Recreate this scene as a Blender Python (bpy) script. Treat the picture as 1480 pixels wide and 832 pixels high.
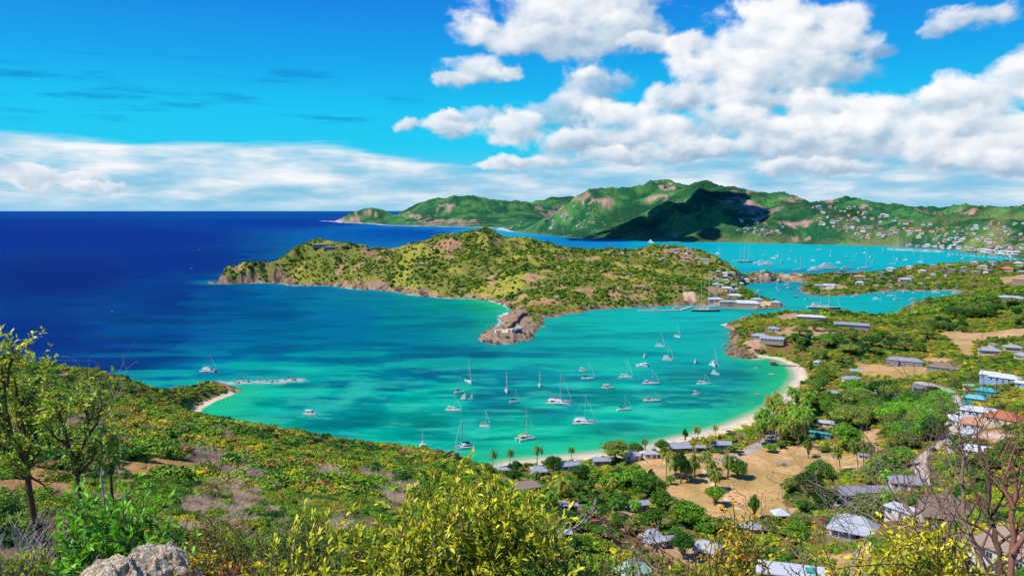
import bpy, math, random
import numpy as np
from mathutils import Vector, Matrix

for _o in list(bpy.data.objects):
    bpy.data.objects.remove(_o, do_unlink=True)
SC = bpy.context.scene
COL = SC.collection
R = math.radians
PI = math.pi
rnd = random.Random(7)
rng = np.random.default_rng(11)

# ------------------------------------------------------------------ camera
EYE = 132.0                       # metres above the sea
FPX, CX, CY = 1161.0, 740.0, 416.0
PITCH = math.atan((416.0 - 304.0) / FPX)
cam_d = bpy.data.cameras.new('camera')
cam = bpy.data.objects.new('camera', cam_d)
COL.objects.link(cam)
cam.location = (0, 0, EYE)
cam.rotation_euler = (PI / 2 - PITCH, 0, 0)
cam_d.sensor_width = 36.0
cam_d.lens = FPX / 1480.0 * 36.0
cam_d.clip_start = 0.1
cam_d.clip_end = 400000.0
SC.camera = cam

# ------------------------------------------------------------------ exposure, sun
SC.view_settings.view_transform = 'Standard'
SC.view_settings.look = 'None'
SC.view_settings.exposure = 0.0
SC.view_settings.gamma = 1.0
SC.render.engine = 'CYCLES'
SC.cycles.max_bounces = 5
SC.cycles.diffuse_bounces = 2
SC.cycles.glossy_bounces = 2
SC.cycles.transmission_bounces = 3
SC.cycles.transparent_max_bounces = 4
SC.cycles.volume_bounces = 0
SC.cycles.use_adaptive_sampling = True
SC.cycles.adaptive_threshold = 0.015

SUN_EL, SUN_AZ = R(52), R(-108)       # azimuth from +Y, clockwise; negative = to the left
sd_ = bpy.data.lights.new('sun', 'SUN')
sd_.energy = 4.6
sd_.angle = R(0.53)
sd_.color = (1.0, 0.95, 0.86)
sun = bpy.data.objects.new('sun', sd_)
COL.objects.link(sun)
SUN_DIR = Vector((math.sin(SUN_AZ) * math.cos(SUN_EL), math.cos(SUN_AZ) * math.cos(SUN_EL), math.sin(SUN_EL)))
sun.rotation_euler = SUN_DIR.to_track_quat('Z', 'Y').to_euler()
sun.location = (0, 0, 400)


def s2l(c):
    c = c / 255.0
    return c / 12.92 if c <= 0.04045 else ((c + 0.055) / 1.055) ** 2.4


def rgb(r, g, b, k=1.0):
    return (s2l(r) * k, s2l(g) * k, s2l(b) * k, 1.0)


# ------------------------------------------------------------------ pixel <-> place helpers (only used to lay the place out)
CP, SP = math.cos(PITCH), math.sin(PITCH)


def ray(px, py):
    dx, dz = (px - CX) / FPX, (CY - py) / FPX
    return np.array([dx, CP + dz * SP, -SP + dz * CP])


def at_z(px, py, z=0.0):
    d = ray(px, py)
    t = (z - EYE) / d[2]
    return (d[0] * t, d[1] * t)


def at_d(px, py, dist):
    """the point on the ray through a pixel at ground distance dist: x, y, z"""
    d = ray(px, py)
    t = dist / math.hypot(d[0], d[1])
    return (d[0] * t, d[1] * t, EYE + d[2] * t)


def col_d(px, dist, z=0.0):
    d = np.array([(px - CX) / FPX, 1.0])
    d /= math.hypot(*d)
    return (d[0] * dist, d[1] * dist)


def to_px(x, y, z):
    zz = z - EYE
    f = y * CP - zz * SP
    u = y * SP + zz * CP
    f = np.maximum(f, 1e-3)
    return CX + FPX * x / f, CY - FPX * u / f


# ------------------------------------------------------------------ numpy noise
def _hash(ix, iy, seed):
    h = (ix.astype(np.int64) * 374761393 + iy.astype(np.int64) * 668265263 + seed * 1442695041) & 0xffffffff
    h = ((h ^ (h >> 13)) * 1274126177) & 0xffffffff
    return ((h ^ (h >> 16)) & 0xffff).astype(np.float32) / 65535.0


def vnoise(x, y, seed=0):
    ix, iy = np.floor(x), np.floor(y)
    fx, fy = (x - ix).astype(np.float32), (y - iy).astype(np.float32)
    fx = fx * fx * fx * (fx * (fx * 6 - 15) + 10)
    fy = fy * fy * fy * (fy * (fy * 6 - 15) + 10)
    a, b = _hash(ix, iy, seed), _hash(ix + 1, iy, seed)
    c, d = _hash(ix, iy + 1, seed), _hash(ix + 1, iy + 1, seed)
    return (a + (b - a) * fx) * (1 - fy) + (c + (d - c) * fx) * fy


def fbm(x, y, seed=0, octv=4, gain=0.5):
    t, a, s = 0.0, 1.0, 0.0
    for k in range(octv):
        t = t + a * vnoise(x * 2 ** k + 17.3 * k, y * 2 ** k - 9.1 * k, seed + k * 31)
        s += a
        a *= gain
    return t / s


def ridged(x, y, seed=0, octv=4):
    t, a, s = 0.0, 1.0, 0.0
    for k in range(octv):
        n = vnoise(x * 2 ** k + 5.3 * k, y * 2 ** k + 3.1 * k, seed + 77 * k)
        t = t + a * (1 - np.abs(2 * n - 1))
        s += a
        a *= 0.5
    return t / s


def sstep(a, b, x):
    t = np.clip((x - a) / (b - a), 0, 1)
    return t * t * (3 - 2 * t)


def in_poly(px, py, poly):
    inside = np.zeros(px.shape, bool)
    n = len(poly)
    for i in range(n):
        x0, y0 = poly[i]
        x1, y1 = poly[(i + 1) % n]
        if y0 == y1:
            continue
        c = (y0 > py) != (y1 > py)
        inside ^= c & (px < (x1 - x0) * (py - y0) / (y1 - y0) + x0)
    return inside


def seg_dist(px, py, pts, closed=True):
    best = np.full(px.shape, 1e12, np.float32)
    n = len(pts)
    for i in range(n if closed else n - 1):
        x0, y0 = pts[i]
        x1, y1 = pts[(i + 1) % n]
        dx, dy = x1 - x0, y1 - y0
        L = dx * dx + dy * dy + 1e-9
        t = np.clip(((px - x0) * dx + (py - y0) * dy) / L, 0, 1)
        ex, ey = px - x0 - t * dx, py - y0 - t * dy
        np.minimum(best, ex * ex + ey * ey, out=best)
    return np.sqrt(best)


def poly_signed(px, py, poly):
    px = px.astype(np.float32)
    py = py.astype(np.float32)
    d = seg_dist(px, py, poly)
    return np.where(in_poly(px, py, poly), d, -d)


def smooth_poly(pts, closed=True, it=1):
    """Chaikin corner cutting: softens a traced outline."""
    for _ in range(it):
        out = []
        n = len(pts)
        for i in range(n if closed else n - 1):
            a, b = pts[i], pts[(i + 1) % n]
            out.append((a[0] * .75 + b[0] * .25, a[1] * .75 + b[1] * .25))
            out.append((a[0] * .25 + b[0] * .75, a[1] * .25 + b[1] * .75))
        pts = out
    return pts


# ------------------------------------------------------------------ coast outlines
Z = lambda *a: [at_z(x, y) for x, y in a]
Dd = lambda *a: [col_d(x, d) for x, d in a]
coast_near = (
    [(-1500, -300), (-1300, 300)] + Dd((-900, 520), (-400, 560), (-100, 600), (0, 610), (100, 620), (180, 628), (250, 632)) +
    Z((305, 552), (322, 556), (338, 558), (347, 563), (340, 570), (322, 576), (302, 584), (292, 593), (287, 601), (296, 611), (320, 621),
      (400, 641), (500, 667), (600, 692), (660, 698), (700, 692), (717, 669), (771, 664), (817, 660), (863, 655), (908, 650), (942, 645),
      (973, 634), (1015, 626), (1056, 613), (1084, 603), (1106, 591), (1128, 577), (1142, 561), (1151, 545), (1149, 531), (1137, 523),
      (1120, 518), (1103, 516), (1090, 519), (1078, 518), (1066, 517), (1056, 514), (1050, 503), (1056, 492), (1059, 482), (1053, 475), (1046, 470),
      (1064, 465), (1072, 459), (1095, 455), (1150, 451), (1185, 450), (1210, 448), (1242, 453), (1268, 458), (1290, 454), (1310, 443),
      (1322, 435), (1367, 429), (1388, 426), (1398, 423), (1380, 420),
      (1355, 420), (1330, 421), (1305, 420), (1271, 422), (1236, 426), (1212, 428), (1181, 427.5), (1162, 424), (1153, 419), (1158, 414), (1172, 410),
      (1160, 407.5), (1137, 406.8), (1099, 408.5), (1080, 411), (1072, 414), (1079, 421), (1100, 430), (1120, 436), (1133, 440), (1128, 445),
      (1093, 445.5), (1068, 444), (1043, 443), (1017, 441.5), (1000, 441), (985, 442), (960, 443), (924, 444.5), (900, 444.5), (881, 446), (861, 447.5), (840, 452),
      (816, 455), (800, 459), (784, 461), (790, 467), (782, 474), (775, 484), (763, 491), (740, 496), (716, 498), (704, 494), (692, 489), (698, 483), (708, 477),
      (719, 472), (729, 465), (722, 459), (731, 455), (743, 450), (738, 444), (716, 436), (700, 432), (685, 431.5), (660, 431), (638, 430.5), (615, 427),
      (598, 427), (580, 423), (567, 421), (540, 418.5), (516, 418), (490, 414), (469, 412), (450, 413), (436, 412), (425, 413), (408, 409), (380, 408.5),
      (347, 409.5), (325, 410), (307, 408.5), (300, 405.5)) +
    Dd((303, 1530), (340, 1620), (420, 1670), (480, 1690), (560, 1710), (650, 1740), (740, 1790), (800, 1780), (900, 1720), (980, 1660), (1020, 1600), (1060, 1600),
       (1110, 1690), (1160, 1730), (1213, 1740), (1282, 1790), (1340, 1880), (1400, 1980), (1480, 2050), (1700, 2150), (2300, 2400)) +
    [(5200, 1500), (5000, -300)])
coast_far = (Z((742, 334), (755, 336), (775, 338), (800, 341), (830, 344), (860, 345.5), (900, 347), (940, 348.5), (1000, 350), (1050, 350), (1100, 352), (1150, 352),
               (1200, 354), (1262, 355.5), (1330, 358), (1380, 362), (1410, 366), (1440, 370), (1480, 374), (1560, 378), (1800, 380)) +
             Dd((2600, 2700), (2600, 8000), (1500, 8500), (900, 7400), (735, 6400), (725, 5900)))
coast_west = (Z((468, 319), (480, 319.5), (500, 322), (520, 322.5), (545, 324), (560, 325.5), (600, 326.5), (650, 327.5), (690, 328.5), (720, 329), (745, 329.5), (770, 330)) +
              Dd((900, 8500), (900, 11500), (700, 11500), (540, 10500), (470, 10000)))
coast_near_s = smooth_poly(coast_near)
coast_far_s = smooth_poly(coast_far)
coast_west_s = smooth_poly(coast_west)

# ------------------------------------------------------------------ height controls
cz = lambda *a: [(*at_z(x, y, z), z) for x, y, z in a]             # pixel + known height
cd = lambda *a: [at_d(x, y, d) for x, y, d in a]                   # pixel + ground distance
cw = lambda *a: [(*col_d(x, d), z) for x, d, z in a]               # column, distance, height
ctrl_near = (
    cw((740, 0.8, 129.2), (300, 4, 127.6), (740, 4, 127.4), (1200, 4, 127.2), (-300, 4, 128), (1800, 4, 127), (740, 9, 125.9), (200, 8, 127.0), (200, 13, 125.6), (400, 12, 125.4), (0, 15, 124.6), (-300, 15, 125.5),
       (1000, 9, 125.6), (1300, 9, 125.4), (1500, 9, 125.4), (1800, 9, 125), (40, 29, 120.6), (200, 29, 119.5), (-300, 29, 123), (100, 45, 116), (100, 70, 109.5), (-200, 70, 114), (-300, 150, 100), (-300, 300, 75),
       (400, 30, 117.3), (400, 50, 111), (400, 100, 97), (400, 200, 68.5), (560, 30, 116.8), (560, 50, 110), (560, 100, 95), (560, 200, 66.5),
       (740, 30, 115.5), (740, 60, 104), (740, 100, 89), (740, 150, 71), (740, 200, 55), (740, 250, 42),
       (880, 30, 114.5), (880, 60, 100), (880, 100, 80), (880, 150, 56), (880, 200, 34),
       (1000, 30, 113), (1000, 60, 96), (1000, 100, 73), (1000, 150, 46), (1000, 200, 26), (1000, 250, 15.5),
       (1250, 30, 113), (1250, 60, 97), (1250, 100, 76), (1250, 150, 54), (1250, 200, 37),
       (1450, 30, 114), (1450, 60, 99), (1450, 100, 81), (1450, 150, 63), (1450, 200, 52),
       (1800, 30, 116), (1800, 100, 95), (1800, 200, 80), (2200, 300, 90), (2200, 600, 60), (1800, 500, 50), (1800, 1000, 40)) +
    [(-600, -200, 140), (600, -200, 140), (3000, 0, 60), (3500, 1300, 20), (-900, 100, 110), (-700, 350, 60)] +
    cz((300, 700, 96), (150, 640, 97), (150, 600, 75), (100, 560, 58), (250, 640, 73), (250, 600, 41), (290, 616, 24), (250, 566, 12), (300, 563, 5), (200, 560, 26), (180, 548, 28), (140, 535, 42),
       (320, 566, 3), (100, 530, 50), (0, 524, 55), (-100, 524, 58), (0, 560, 66), (0, 600, 82),
       (312, 618, 22), (350, 620, 30), (400, 626, 37), (450, 633, 39), (500, 640, 40), (560, 647, 38), (600, 650, 36), (640, 655, 33), (662, 660, 28), (690, 672, 18),
       (720, 700, 14), (760, 706, 13), (780, 684, 4), (740, 678, 3), (820, 730, 17), (820, 770, 27), (860, 720, 9), (900, 690, 4), (860, 675, 3), (900, 740, 12), (900, 800, 24),
       (1000, 690, 4), (1100, 690, 4), (1150, 655, 4), (1000, 660, 3), (1060, 640, 3), (960, 740, 8), (1060, 740, 7), (1100, 765, 11), (1000, 790, 15), (1120, 740, 9), (1130, 800, 16),
       (1100, 615, 2.5), (1140, 600, 3), (1180, 620, 4.5), (1180, 580, 3), (1165, 540, 3), (1250, 640, 7), (1300, 600, 9), (1240, 560, 5), (1200, 530, 4), (1300, 520, 7), (1360, 530, 11), (1400, 560, 18), (1415, 575, 21),
       (1420, 605, 27), (1430, 655, 35), (1380, 640, 24), (1330, 660, 16), (1250, 705, 15), (1180, 700, 9), (1230, 745, 22), (1320, 710, 26), (1370, 725, 34), (1460, 790, 51), (1480, 700, 50),
       (1480, 640, 42), (1480, 590, 37), (1480, 540, 30), (1480, 480, 24), (1400, 490, 16), (1340, 500, 9), (1300, 480, 7), (1250, 490, 9), (1200, 500, 10), (1450, 430, 26), (1430, 455, 20), (1480, 405, 17),
       (1420, 445, 14), (1380, 440, 8), (1340, 455, 8), (1300, 465, 5), (1080, 490, 9), (1110, 486, 15), (1070, 502, 5), (1090, 468, 17), (1110, 462, 20), (1145, 462, 19), (1172, 456, 16), (1200, 480, 16), (1231, 468, 11),
       (1150, 500, 9), (1180, 412, 5), (1200, 414, 5), (1240, 410, 6), (1282, 402, 9), (1340, 401, 10), (1390, 410, 8), (1400, 385, 17), (1450, 400, 14), (1330, 390, 11), (1230, 397, 7), (1180, 400, 5), (1260, 413, 5)) +
    cd((1480, 381, 1900), (1400, 380.5, 1800), (1330, 384, 1700), (1213, 391, 1600), (1150, 394, 1600), (1110, 391, 1560)) +
    cd((700, 383, 1330), (700, 405, 1255), (600, 392, 1320), (600, 410, 1260), (520, 387, 1400), (750, 362, 1440), (750, 400, 1230), (800, 430, 1060), (800, 402, 1200), (800, 372, 1400), (850, 400, 1230), (850, 427, 1110),
       (900, 402, 1240), (900, 427, 1120), (950, 382, 1390), (950, 410, 1210), (1000, 400, 1290), (1010, 422, 1180), (1050, 412, 1280), (1060, 396, 1400), (1095, 402, 1400), (440, 399, 1450), (440, 376, 1490),
       (400, 398, 1475), (345, 400, 1466), (345, 386, 1484), (318, 400, 1478), (316, 392, 1500), (330, 383, 1510), (350, 380, 1530), (370, 379, 1540), (400, 374, 1540), (400, 385, 1500), (425, 361, 1545), (445, 354, 1550), (463, 354, 1550), (490, 358, 1545), (520, 361, 1540), (560, 361, 1520),
       (600, 353, 1460), (625, 344, 1450), (645, 337, 1450), (665, 335, 1450), (690, 337, 1460), (720, 340, 1480), (760, 346, 1490), (806, 355, 1500), (841, 364, 1500), (874, 368, 1490), (901, 366, 1490),
       (932, 363.5, 1490), (957, 358, 1490), (977, 357, 1490), (992, 361, 1480), (1012, 368, 1470), (1043, 377, 1440), (1068, 383, 1440), (660, 365, 1380), (720, 370, 1400), (760, 425, 1120), (735, 428, 1180)) +
    cz((760, 446, 10), (750, 466, 8), (735, 482, 6), (712, 487, 5), (765, 478, 7), (745, 455, 7), (1040, 432, 3), (1080, 433, 2.5), (1110, 438, 2.5), (1060, 440, 2)) +
    cd((500, 372, 1620), (650, 372, 1650), (800, 368, 1690), (950, 362, 1640)))
ctrl_far = (
    cd((752, 331, 4900), (770, 319, 4700), (785, 311, 4650), (800, 305, 4600), (815, 298, 4550), (830, 291, 4500), (843, 283, 4500), (858, 278, 4500), (875, 274, 4500), (887, 276, 4600), (897, 282, 4700), (915, 282, 4850), (935, 272, 4900), (948, 266, 4900), (960, 264, 4900), (972, 264, 4900),
       (987, 269, 4800), (1000, 272, 4650), (1012, 268, 4450), (1024, 262.5, 4300), (1034, 262.5, 4250), (1050, 268, 4200), (1065, 273, 4150), (1080, 277, 4100), (1100, 284, 4050), (1125, 286, 4000), (1150, 288, 4000), (1180, 294, 3950), (1200, 295, 3900),
       (1220, 293, 3900), (1240, 296, 3900), (1260, 301, 3900), (1300, 305, 3900), (1330, 306, 3850), (1350, 308, 3850), (1380, 308, 3800), (1400, 307, 3800), (1415, 304, 3750), (1435, 305, 3750), (1460, 309, 3750), (1480, 306, 3700), (1600, 300, 3800), (1900, 290, 3900),
       (950, 303, 4300), (905, 312, 4250), (980, 295, 4000), (1015, 297, 3880), (1045, 306, 3750), (1000, 330, 3620), (920, 333, 3850), (1100, 312, 3750), (1100, 338, 3430), (1160, 325, 3550), (1200, 322, 3500), (1200, 342, 3280), (1250, 315, 3600), (1300, 326, 3300),
       (1300, 346, 3020), (1350, 318, 3450), (1400, 331, 3100), (1400, 351, 2780), (1450, 330, 3000), (1480, 347, 2750), (1560, 345, 2700), (850, 308, 4350), (820, 330, 4350), (860, 338, 4050), (790, 333, 4650), (880, 300, 4350), (870, 318, 4250),
       (1060, 344, 3450), (1150, 346, 3400)) +
    cw((760, 5600, 60), (900, 6000, 110), (1050, 5600, 130), (1200, 5500, 90), (1400, 5500, 70), (1700, 5500, 70), (2300, 4500, 80), (1000, 7000, 30), (1500, 7500, 30), (2200, 7000, 30)))
ctrl_west = (
    cd((473, 317, 9400), (488, 317, 9300), (502, 311, 9200), (515, 305, 9200), (527, 301, 9200), (537, 300, 9200), (548, 302, 9150), (559, 310, 9100), (571, 315, 9000), (582, 309, 8900), (592, 302, 8800), (605, 296, 8600),
       (620, 291, 8500), (635, 288, 8400), (650, 285, 8300), (665, 283.5, 8250), (675, 283, 8200), (688, 285, 8200), (700, 289, 8200), (715, 291, 8200), (730, 292, 8200), (745, 291, 8300), (760, 291, 8400), (775, 288, 9000), (790, 286, 9500), (808, 287, 9500),
       (825, 284, 9500), (850, 292, 9600), (880, 300, 9800), (600, 317, 7800), (625, 320, 7500), (650, 317, 7500), (700, 312, 7500), (700, 322, 7000), (740, 320, 7200), (760, 305, 8000), (580, 319, 7900), (530, 317, 8600), (560, 319, 8300)) +
    cw((600, 10500, 20), (750, 10800, 60), (880, 11000, 40)))




def backs(ctrl, lo, hi, dmin, steps):
    """ground falls away behind every crest"""
    out = []
    for x, y, z in ctrl:
        d = math.hypot(x, y)
        px = CX + FPX * x / y
        if lo <= px <= hi and d >= dmin(px):
            for dd, k in steps:
                out.append((*col_d(px, d + dd), z * k))
    return out


ctrl_far = ctrl_far + backs([c for c in ctrl_far if c[2] > 125], 742, 1700, lambda p: 5600 - (p - 740) * 4.6 if p < 960 else (4650 - (p - 960) * 5 if p < 1080 else 3740), ((260, .74), (650, .55)))
ctrl_west = ctrl_west + backs([c for c in ctrl_west if math.hypot(c[0], c[1]) > 8100], 470, 900, lambda p: 0, ((450, .5),))
ctrl_near = ctrl_near + backs([c for c in ctrl_near if 1435 < math.hypot(c[0], c[1]) < 1560 and c[1] > 1000 and c[2] > 20], 300, 1075, lambda p: 1475 if p < 1000 else 1438, ((50, .82),))


class Land:
    def __init__(s, poly, ctrl, slope, ratio=1.0):
        s.poly = poly
        pts = list(ctrl)
        n = len(poly)
        for i in range(0, n):
            a, b = poly[i], poly[(i + 1) % n]
            pts.append((a[0], a[1], 0.0))
        P = np.array(pts, float)
        keep = []
        for i, p in enumerate(P):          # drop near duplicates
            if all(math.hypot(p[0] - P[j][0], p[1] - P[j][1]) > 1.0 for j in keep):
                keep.append(i)
        P = P[keep]
        s.xy, s.slope = P[:, :2], slope
        n = len(P)
        A = np.hypot(P[:, None, 0] - P[None, :, 0], P[:, None, 1] - P[None, :, 1])
        M = np.zeros((n + 1, n + 1))
        M[:n, :n] = A
        M[:n, n] = M[n, :n] = 1
        rhs = np.append(P[:, 2], 0)
        w = np.linalg.solve(M, rhs)
        s.w, s.c = w[:n], w[n]
        xs, ys = [p[0] for p in poly], [p[1] for p in poly]
        s.bb = (min(xs) - 400, max(xs) + 400, min(ys) - 400, max(ys) + 400)

    def rbf(s, x, y):
        out = np.full(x.shape, s.c, np.float32)
        X, Y = x.astype(np.float32), y.astype(np.float32)
        for k in range(0, len(X), 60000):
            xx, yy = X[k:k + 60000, None], Y[k:k + 60000, None]
            d = np.sqrt((xx - s.xy[None, :, 0].astype(np.float32)) ** 2 + (yy - s.xy[None, :, 1].astype(np.float32)) ** 2)
            out[k:k + 60000] += (d @ s.w.astype(np.float32))
        return out


NEAR = Land(coast_near_s, ctrl_near, 1.1)
FAR = Land(coast_far_s, ctrl_far, 0.6)
WEST = Land(coast_west_s, ctrl_west, 0.8)

beach_line = Z((717, 669), (817, 660), (908, 650), (973, 634), (1056, 613), (1106, 591), (1142, 561), (1150, 535), (1122, 518))
cove_line = Z((330, 572), (302, 584), (287, 601), (296, 611))


def height(x, y, full=False):
    """ground height (and signed distance to the coast) at arrays x, y"""
    x = np.asarray(x, float)
    y = np.asarray(y, float)
    z = np.full(x.shape, -30.0)
    sd = np.full(x.shape, -1e4)
    dist = np.hypot(x, y)
    for L, kind in ((NEAR, 0), (FAR, 1), (WEST, 2)):
        m = (x > L.bb[0]) & (x < L.bb[1]) & (y > L.bb[2]) & (y < L.bb[3])
        if not m.any():
            continue
        xm, ym = x[m], y[m]
        s = poly_signed(xm, ym, L.poly)
        if kind == 0:
            jag = (fbm(xm / 14, ym / 14, 3, 4) - 0.5) * 14
            far_b = np.minimum(seg_dist(xm, ym, beach_line, False), seg_dist(xm, ym, cove_line, False) * 2)
            rocky = sstep(10, 45, far_b)
            s = s + jag * rocky * sstep(140, 300, dist[m]) + (fbm(xm / 25, ym / 25, 5, 2) - .5) * 3 * (1 - rocky)
        else:
            s = s + (fbm(xm / 90, ym / 90, 8, 4) - 0.5) * 90
            rocky = np.ones_like(s)
        h = np.full(xm.shape, -5.0)
        ins = s > 0
        hz = L.rbf(xm[ins], ym[ins])
        hz = np.maximum(hz, 0.6)
        si = s[ins]
        if kind == 0:
            n = (fbm(xm[ins] / 60, ym[ins] / 60, 21, 4) - .5)
            dd = dist[m][ins]
            hz = hz + n * np.minimum(hz * 0.35, 12) * sstep(300, 900, dd) + (ridged(xm[ins] / 105, ym[ins] / 105, 41, 5) - .5) * np.minimum(hz * .55, 30) * sstep(900, 1200, dd)
            hz = hz + (fbm(xm[ins] / 3.0, ym[ins] / 3.0, 25, 3) - .5) * 0.5 * sstep(6, 30, dd) * sstep(3, 8, hz)
            lim = si * (0.07 + (1.0 + 1.6 * sstep(-300, -420, xm[ins]) * (ym[ins] > 1000)) * rocky[ins] * (0.5 + 1.4 * fbm(xm[ins] / 22, ym[ins] / 22, 29, 3))) + 0.02
            hz = np.minimum(hz, lim + 0.0)
            rk = rocky[ins] * sstep(0, 6, si) * sstep(40, 12, si)
            hz = hz + rk * (ridged(xm[ins] / 9, ym[ins] / 9, 33, 4) - .45) * 5
            hz = np.maximum(hz, 0.02 + np.minimum(si, 3) * 0.08)
        else:
            amp = np.minimum(hz * (0.34 if kind == 1 else .2), 40)
            sc = 1.0 if kind == 1 else 1.6
            n = ridged(xm[ins] / (520 * sc), ym[ins] / (520 * sc), 51 + kind, 6) - .55
            n2 = ridged(xm[ins] / 170, ym[ins] / 170, 61, 5) - .5
            hz = hz + n * amp + n2 * amp * (1.7 if kind == 1 else 1.1)
            hz = np.minimum(np.maximum(hz, 1.0), si * 0.9 + 0.1)
        h[ins] = hz
        o = ~ins
        h[o] = np.maximum(s[o] * 0.25, -30) - 0.15
        zz = z[m]
        z[m] = np.where(s > sd[m], h, zz)
        sd[m] = np.maximum(sd[m], s)
    if full:
        return z, sd
    return z


_hc = {}


def ground(px, py, off=0.0):
    """first meeting of the sight line through a photograph pixel with the ground or the sea: x, y, z"""
    k = (round(px, 2), round(py, 2))
    if k in _hc:
        return _hc[k]
    d = ray(px, py)
    hd = math.hypot(d[0], d[1])
    T = np.concatenate([np.arange(2, 60, .5), np.arange(60, 500, 2.0), np.arange(500, 2000, 5.0), np.arange(2000, 9000, 30.0)]) / hd
    lo = None
    for r in range(2):
        X, Y, ZZ = d[0] * T, d[1] * T, EYE + d[2] * T
        H = np.maximum(height(X, Y), 0.0)
        hit = np.nonzero(ZZ <= H)[0]
        if len(hit) == 0:
            i = len(T) - 1
        else:
            i = max(hit[0], 1)
        a, b = T[i - 1], T[i]
        T = np.linspace(a, b, 12)
    t = b
    x, y = d[0] * t, d[1] * t
    z = max(float(height(np.array([x]), np.array([y]))[0]), 0.0)
    _hc[k] = (x, y, z)
    return _hc[k]


def grounds(pts):
    """vectorised ground() for a list of pixels"""
    pts = [(round(p[0], 2), round(p[1], 2)) for p in pts]
    todo = [p for p in dict.fromkeys(pts) if p not in _hc]
    if todo:
        base = np.concatenate([np.arange(3, 60, 1.0), np.arange(60, 500, 4.0), np.arange(500, 2000, 10.0), np.arange(2000, 9000, 50.0)])
        rays = np.array([ray(*p) for p in todo])
        hd = np.hypot(rays[:, 0], rays[:, 1])
        lo, hi = np.zeros(len(todo)), np.zeros(len(todo))
        T = base[None, :] / hd[:, None]
        for r in range(2):
            X, Y, ZZ = rays[:, 0:1] * T, rays[:, 1:2] * T, EYE + rays[:, 2:3] * T
            H = np.maximum(height(X.ravel(), Y.ravel()).reshape(X.shape), 0)
            hit = ZZ <= H
            i = np.where(hit.any(1), np.maximum(hit.argmax(1), 1), T.shape[1] - 1)
            ar = np.arange(len(todo))
            lo, hi = T[ar, i - 1], T[ar, i]
            T = lo[:, None] + (hi - lo)[:, None] * np.linspace(0, 1, 12)[None, :]
        X, Y = rays[:, 0] * hi, rays[:, 1] * hi
        H = np.maximum(height(X, Y), 0)
        for p, x, y, z in zip(todo, X, Y, H):
            _hc[p] = (float(x), float(y), float(z))
    return [_hc[p] for p in pts]


# ------------------------------------------------------------------ node helpers
class NT:
    def __init__(s, tree):
        s.t = tree

    def n(s, typ, **kw):
        nd = s.t.nodes.new(typ)
        for k, v in kw.items():
            setattr(nd, k, v)
        return nd

    def put(s, sock, v):
        if isinstance(v, bpy.types.NodeSocket):
            s.t.links.new(v, sock)
        elif v is not None:
            sock.default_value = v

    def m(s, op, a, b=None, c=None, clamp=False):
        nd = s.n('ShaderNodeMath', operation=op, use_clamp=clamp)
        s.put(nd.inputs[0], a)
        if b is not None:
            s.put(nd.inputs[1], b)
        if c is not None:
            s.put(nd.inputs[2], c)
        return nd.outputs[0]

    def v(s, op, a, b=None, c=None):
        nd = s.n('ShaderNodeVectorMath', operation=op)
        s.put(nd.inputs[0], a)
        if b is not None:
            s.put(nd.inputs[1], b)
        if c is not None:
            s.put(nd.inputs[2], c)
        return nd.outputs['Value'] if op in ('LENGTH', 'DOT_PRODUCT', 'DISTANCE') else nd.outputs[0]

    def mix(s, f, a, b, blend='MIX', clamp=False):
        nd = s.n('ShaderNodeMix', data_type='RGBA', blend_type=blend)
        s.put(nd.inputs[0], f)
        s.put(nd.inputs[6], a)
        s.put(nd.inputs[7], b)
        return nd.outputs[2]

    def ss(s, a, b, x):
        nd = s.n('ShaderNodeMapRange', interpolation_type='SMOOTHSTEP')
        s.put(nd.inputs[0], x)
        nd.inputs[1].default_value = a
        nd.inputs[2].default_value = b
        return nd.outputs[0]

    def noise(s, vec, scale, detail=4, rough=.5, dist=0.0, out=0):
        nd = s.n('ShaderNodeTexNoise')
        s.put(nd.inputs['Vector'], vec)
        nd.inputs['Scale'].default_value = scale
        nd.inputs['Detail'].default_value = detail
        nd.inputs['Roughness'].default_value = rough
        nd.inputs['Distortion'].default_value = dist
        return nd.outputs[out]

    def ramp(s, f, stops):
        nd = s.n('ShaderNodeValToRGB')
        e = nd.color_ramp.elements
        while len(e) < len(stops):
            e.new(0.5)
        for el, (p, c) in zip(e, stops):
            el.position = p
            el.color = c
        s.put(nd.inputs[0], f)
        return nd.outputs[0]


def new_mat(name):
    m = bpy.data.materials.new(name)
    m.use_nodes = True
    m.node_tree.nodes.clear()
    t = NT(m.node_tree)
    out = t.n('ShaderNodeOutputMaterial')
    b = t.n('ShaderNodeBsdfPrincipled')
    t.t.links.new(b.outputs[0], out.inputs[0])
    return m, t, b, out


_mats = {}


def paint(name, c, rough=.6, var=.12, scale=1.5, bump=0.0, spec=.3, metal=0.0):
    """a plain painted / weathered surface with a little blotchy variation"""
    if name in _mats:
        return _mats[name]
    m, t, b, out = new_mat(name)
    tc = t.n('ShaderNodeTexCoord').outputs['Object']
    n = t.noise(tc, scale, 5, .6)
    k = t.m('MULTIPLY_ADD', n, var * 2, 1 - var)
    col = t.mix(1.0, c, t.n('ShaderNodeCombineColor').outputs[0], 'MULTIPLY')
    cc = col.node.inputs[7].links[0].from_node
    for i in range(3):
        t.put(cc.inputs[i], k)
    t.put(b.inputs['Base Color'], col)
    b.inputs['Roughness'].default_value = rough
    b.inputs['Specular IOR Level'].default_value = spec
    b.inputs['Metallic'].default_value = metal
    if bump:
        bp = t.n('ShaderNodeBump')
        bp.inputs['Strength'].default_value = bump
        bp.inputs['Distance'].default_value = .05
        t.put(bp.inputs['Height'], t.noise(tc, scale * 8, 5, .6))
        t.put(b.inputs['Normal'], bp.outputs[0])
    _mats[name] = m
    return m


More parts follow.
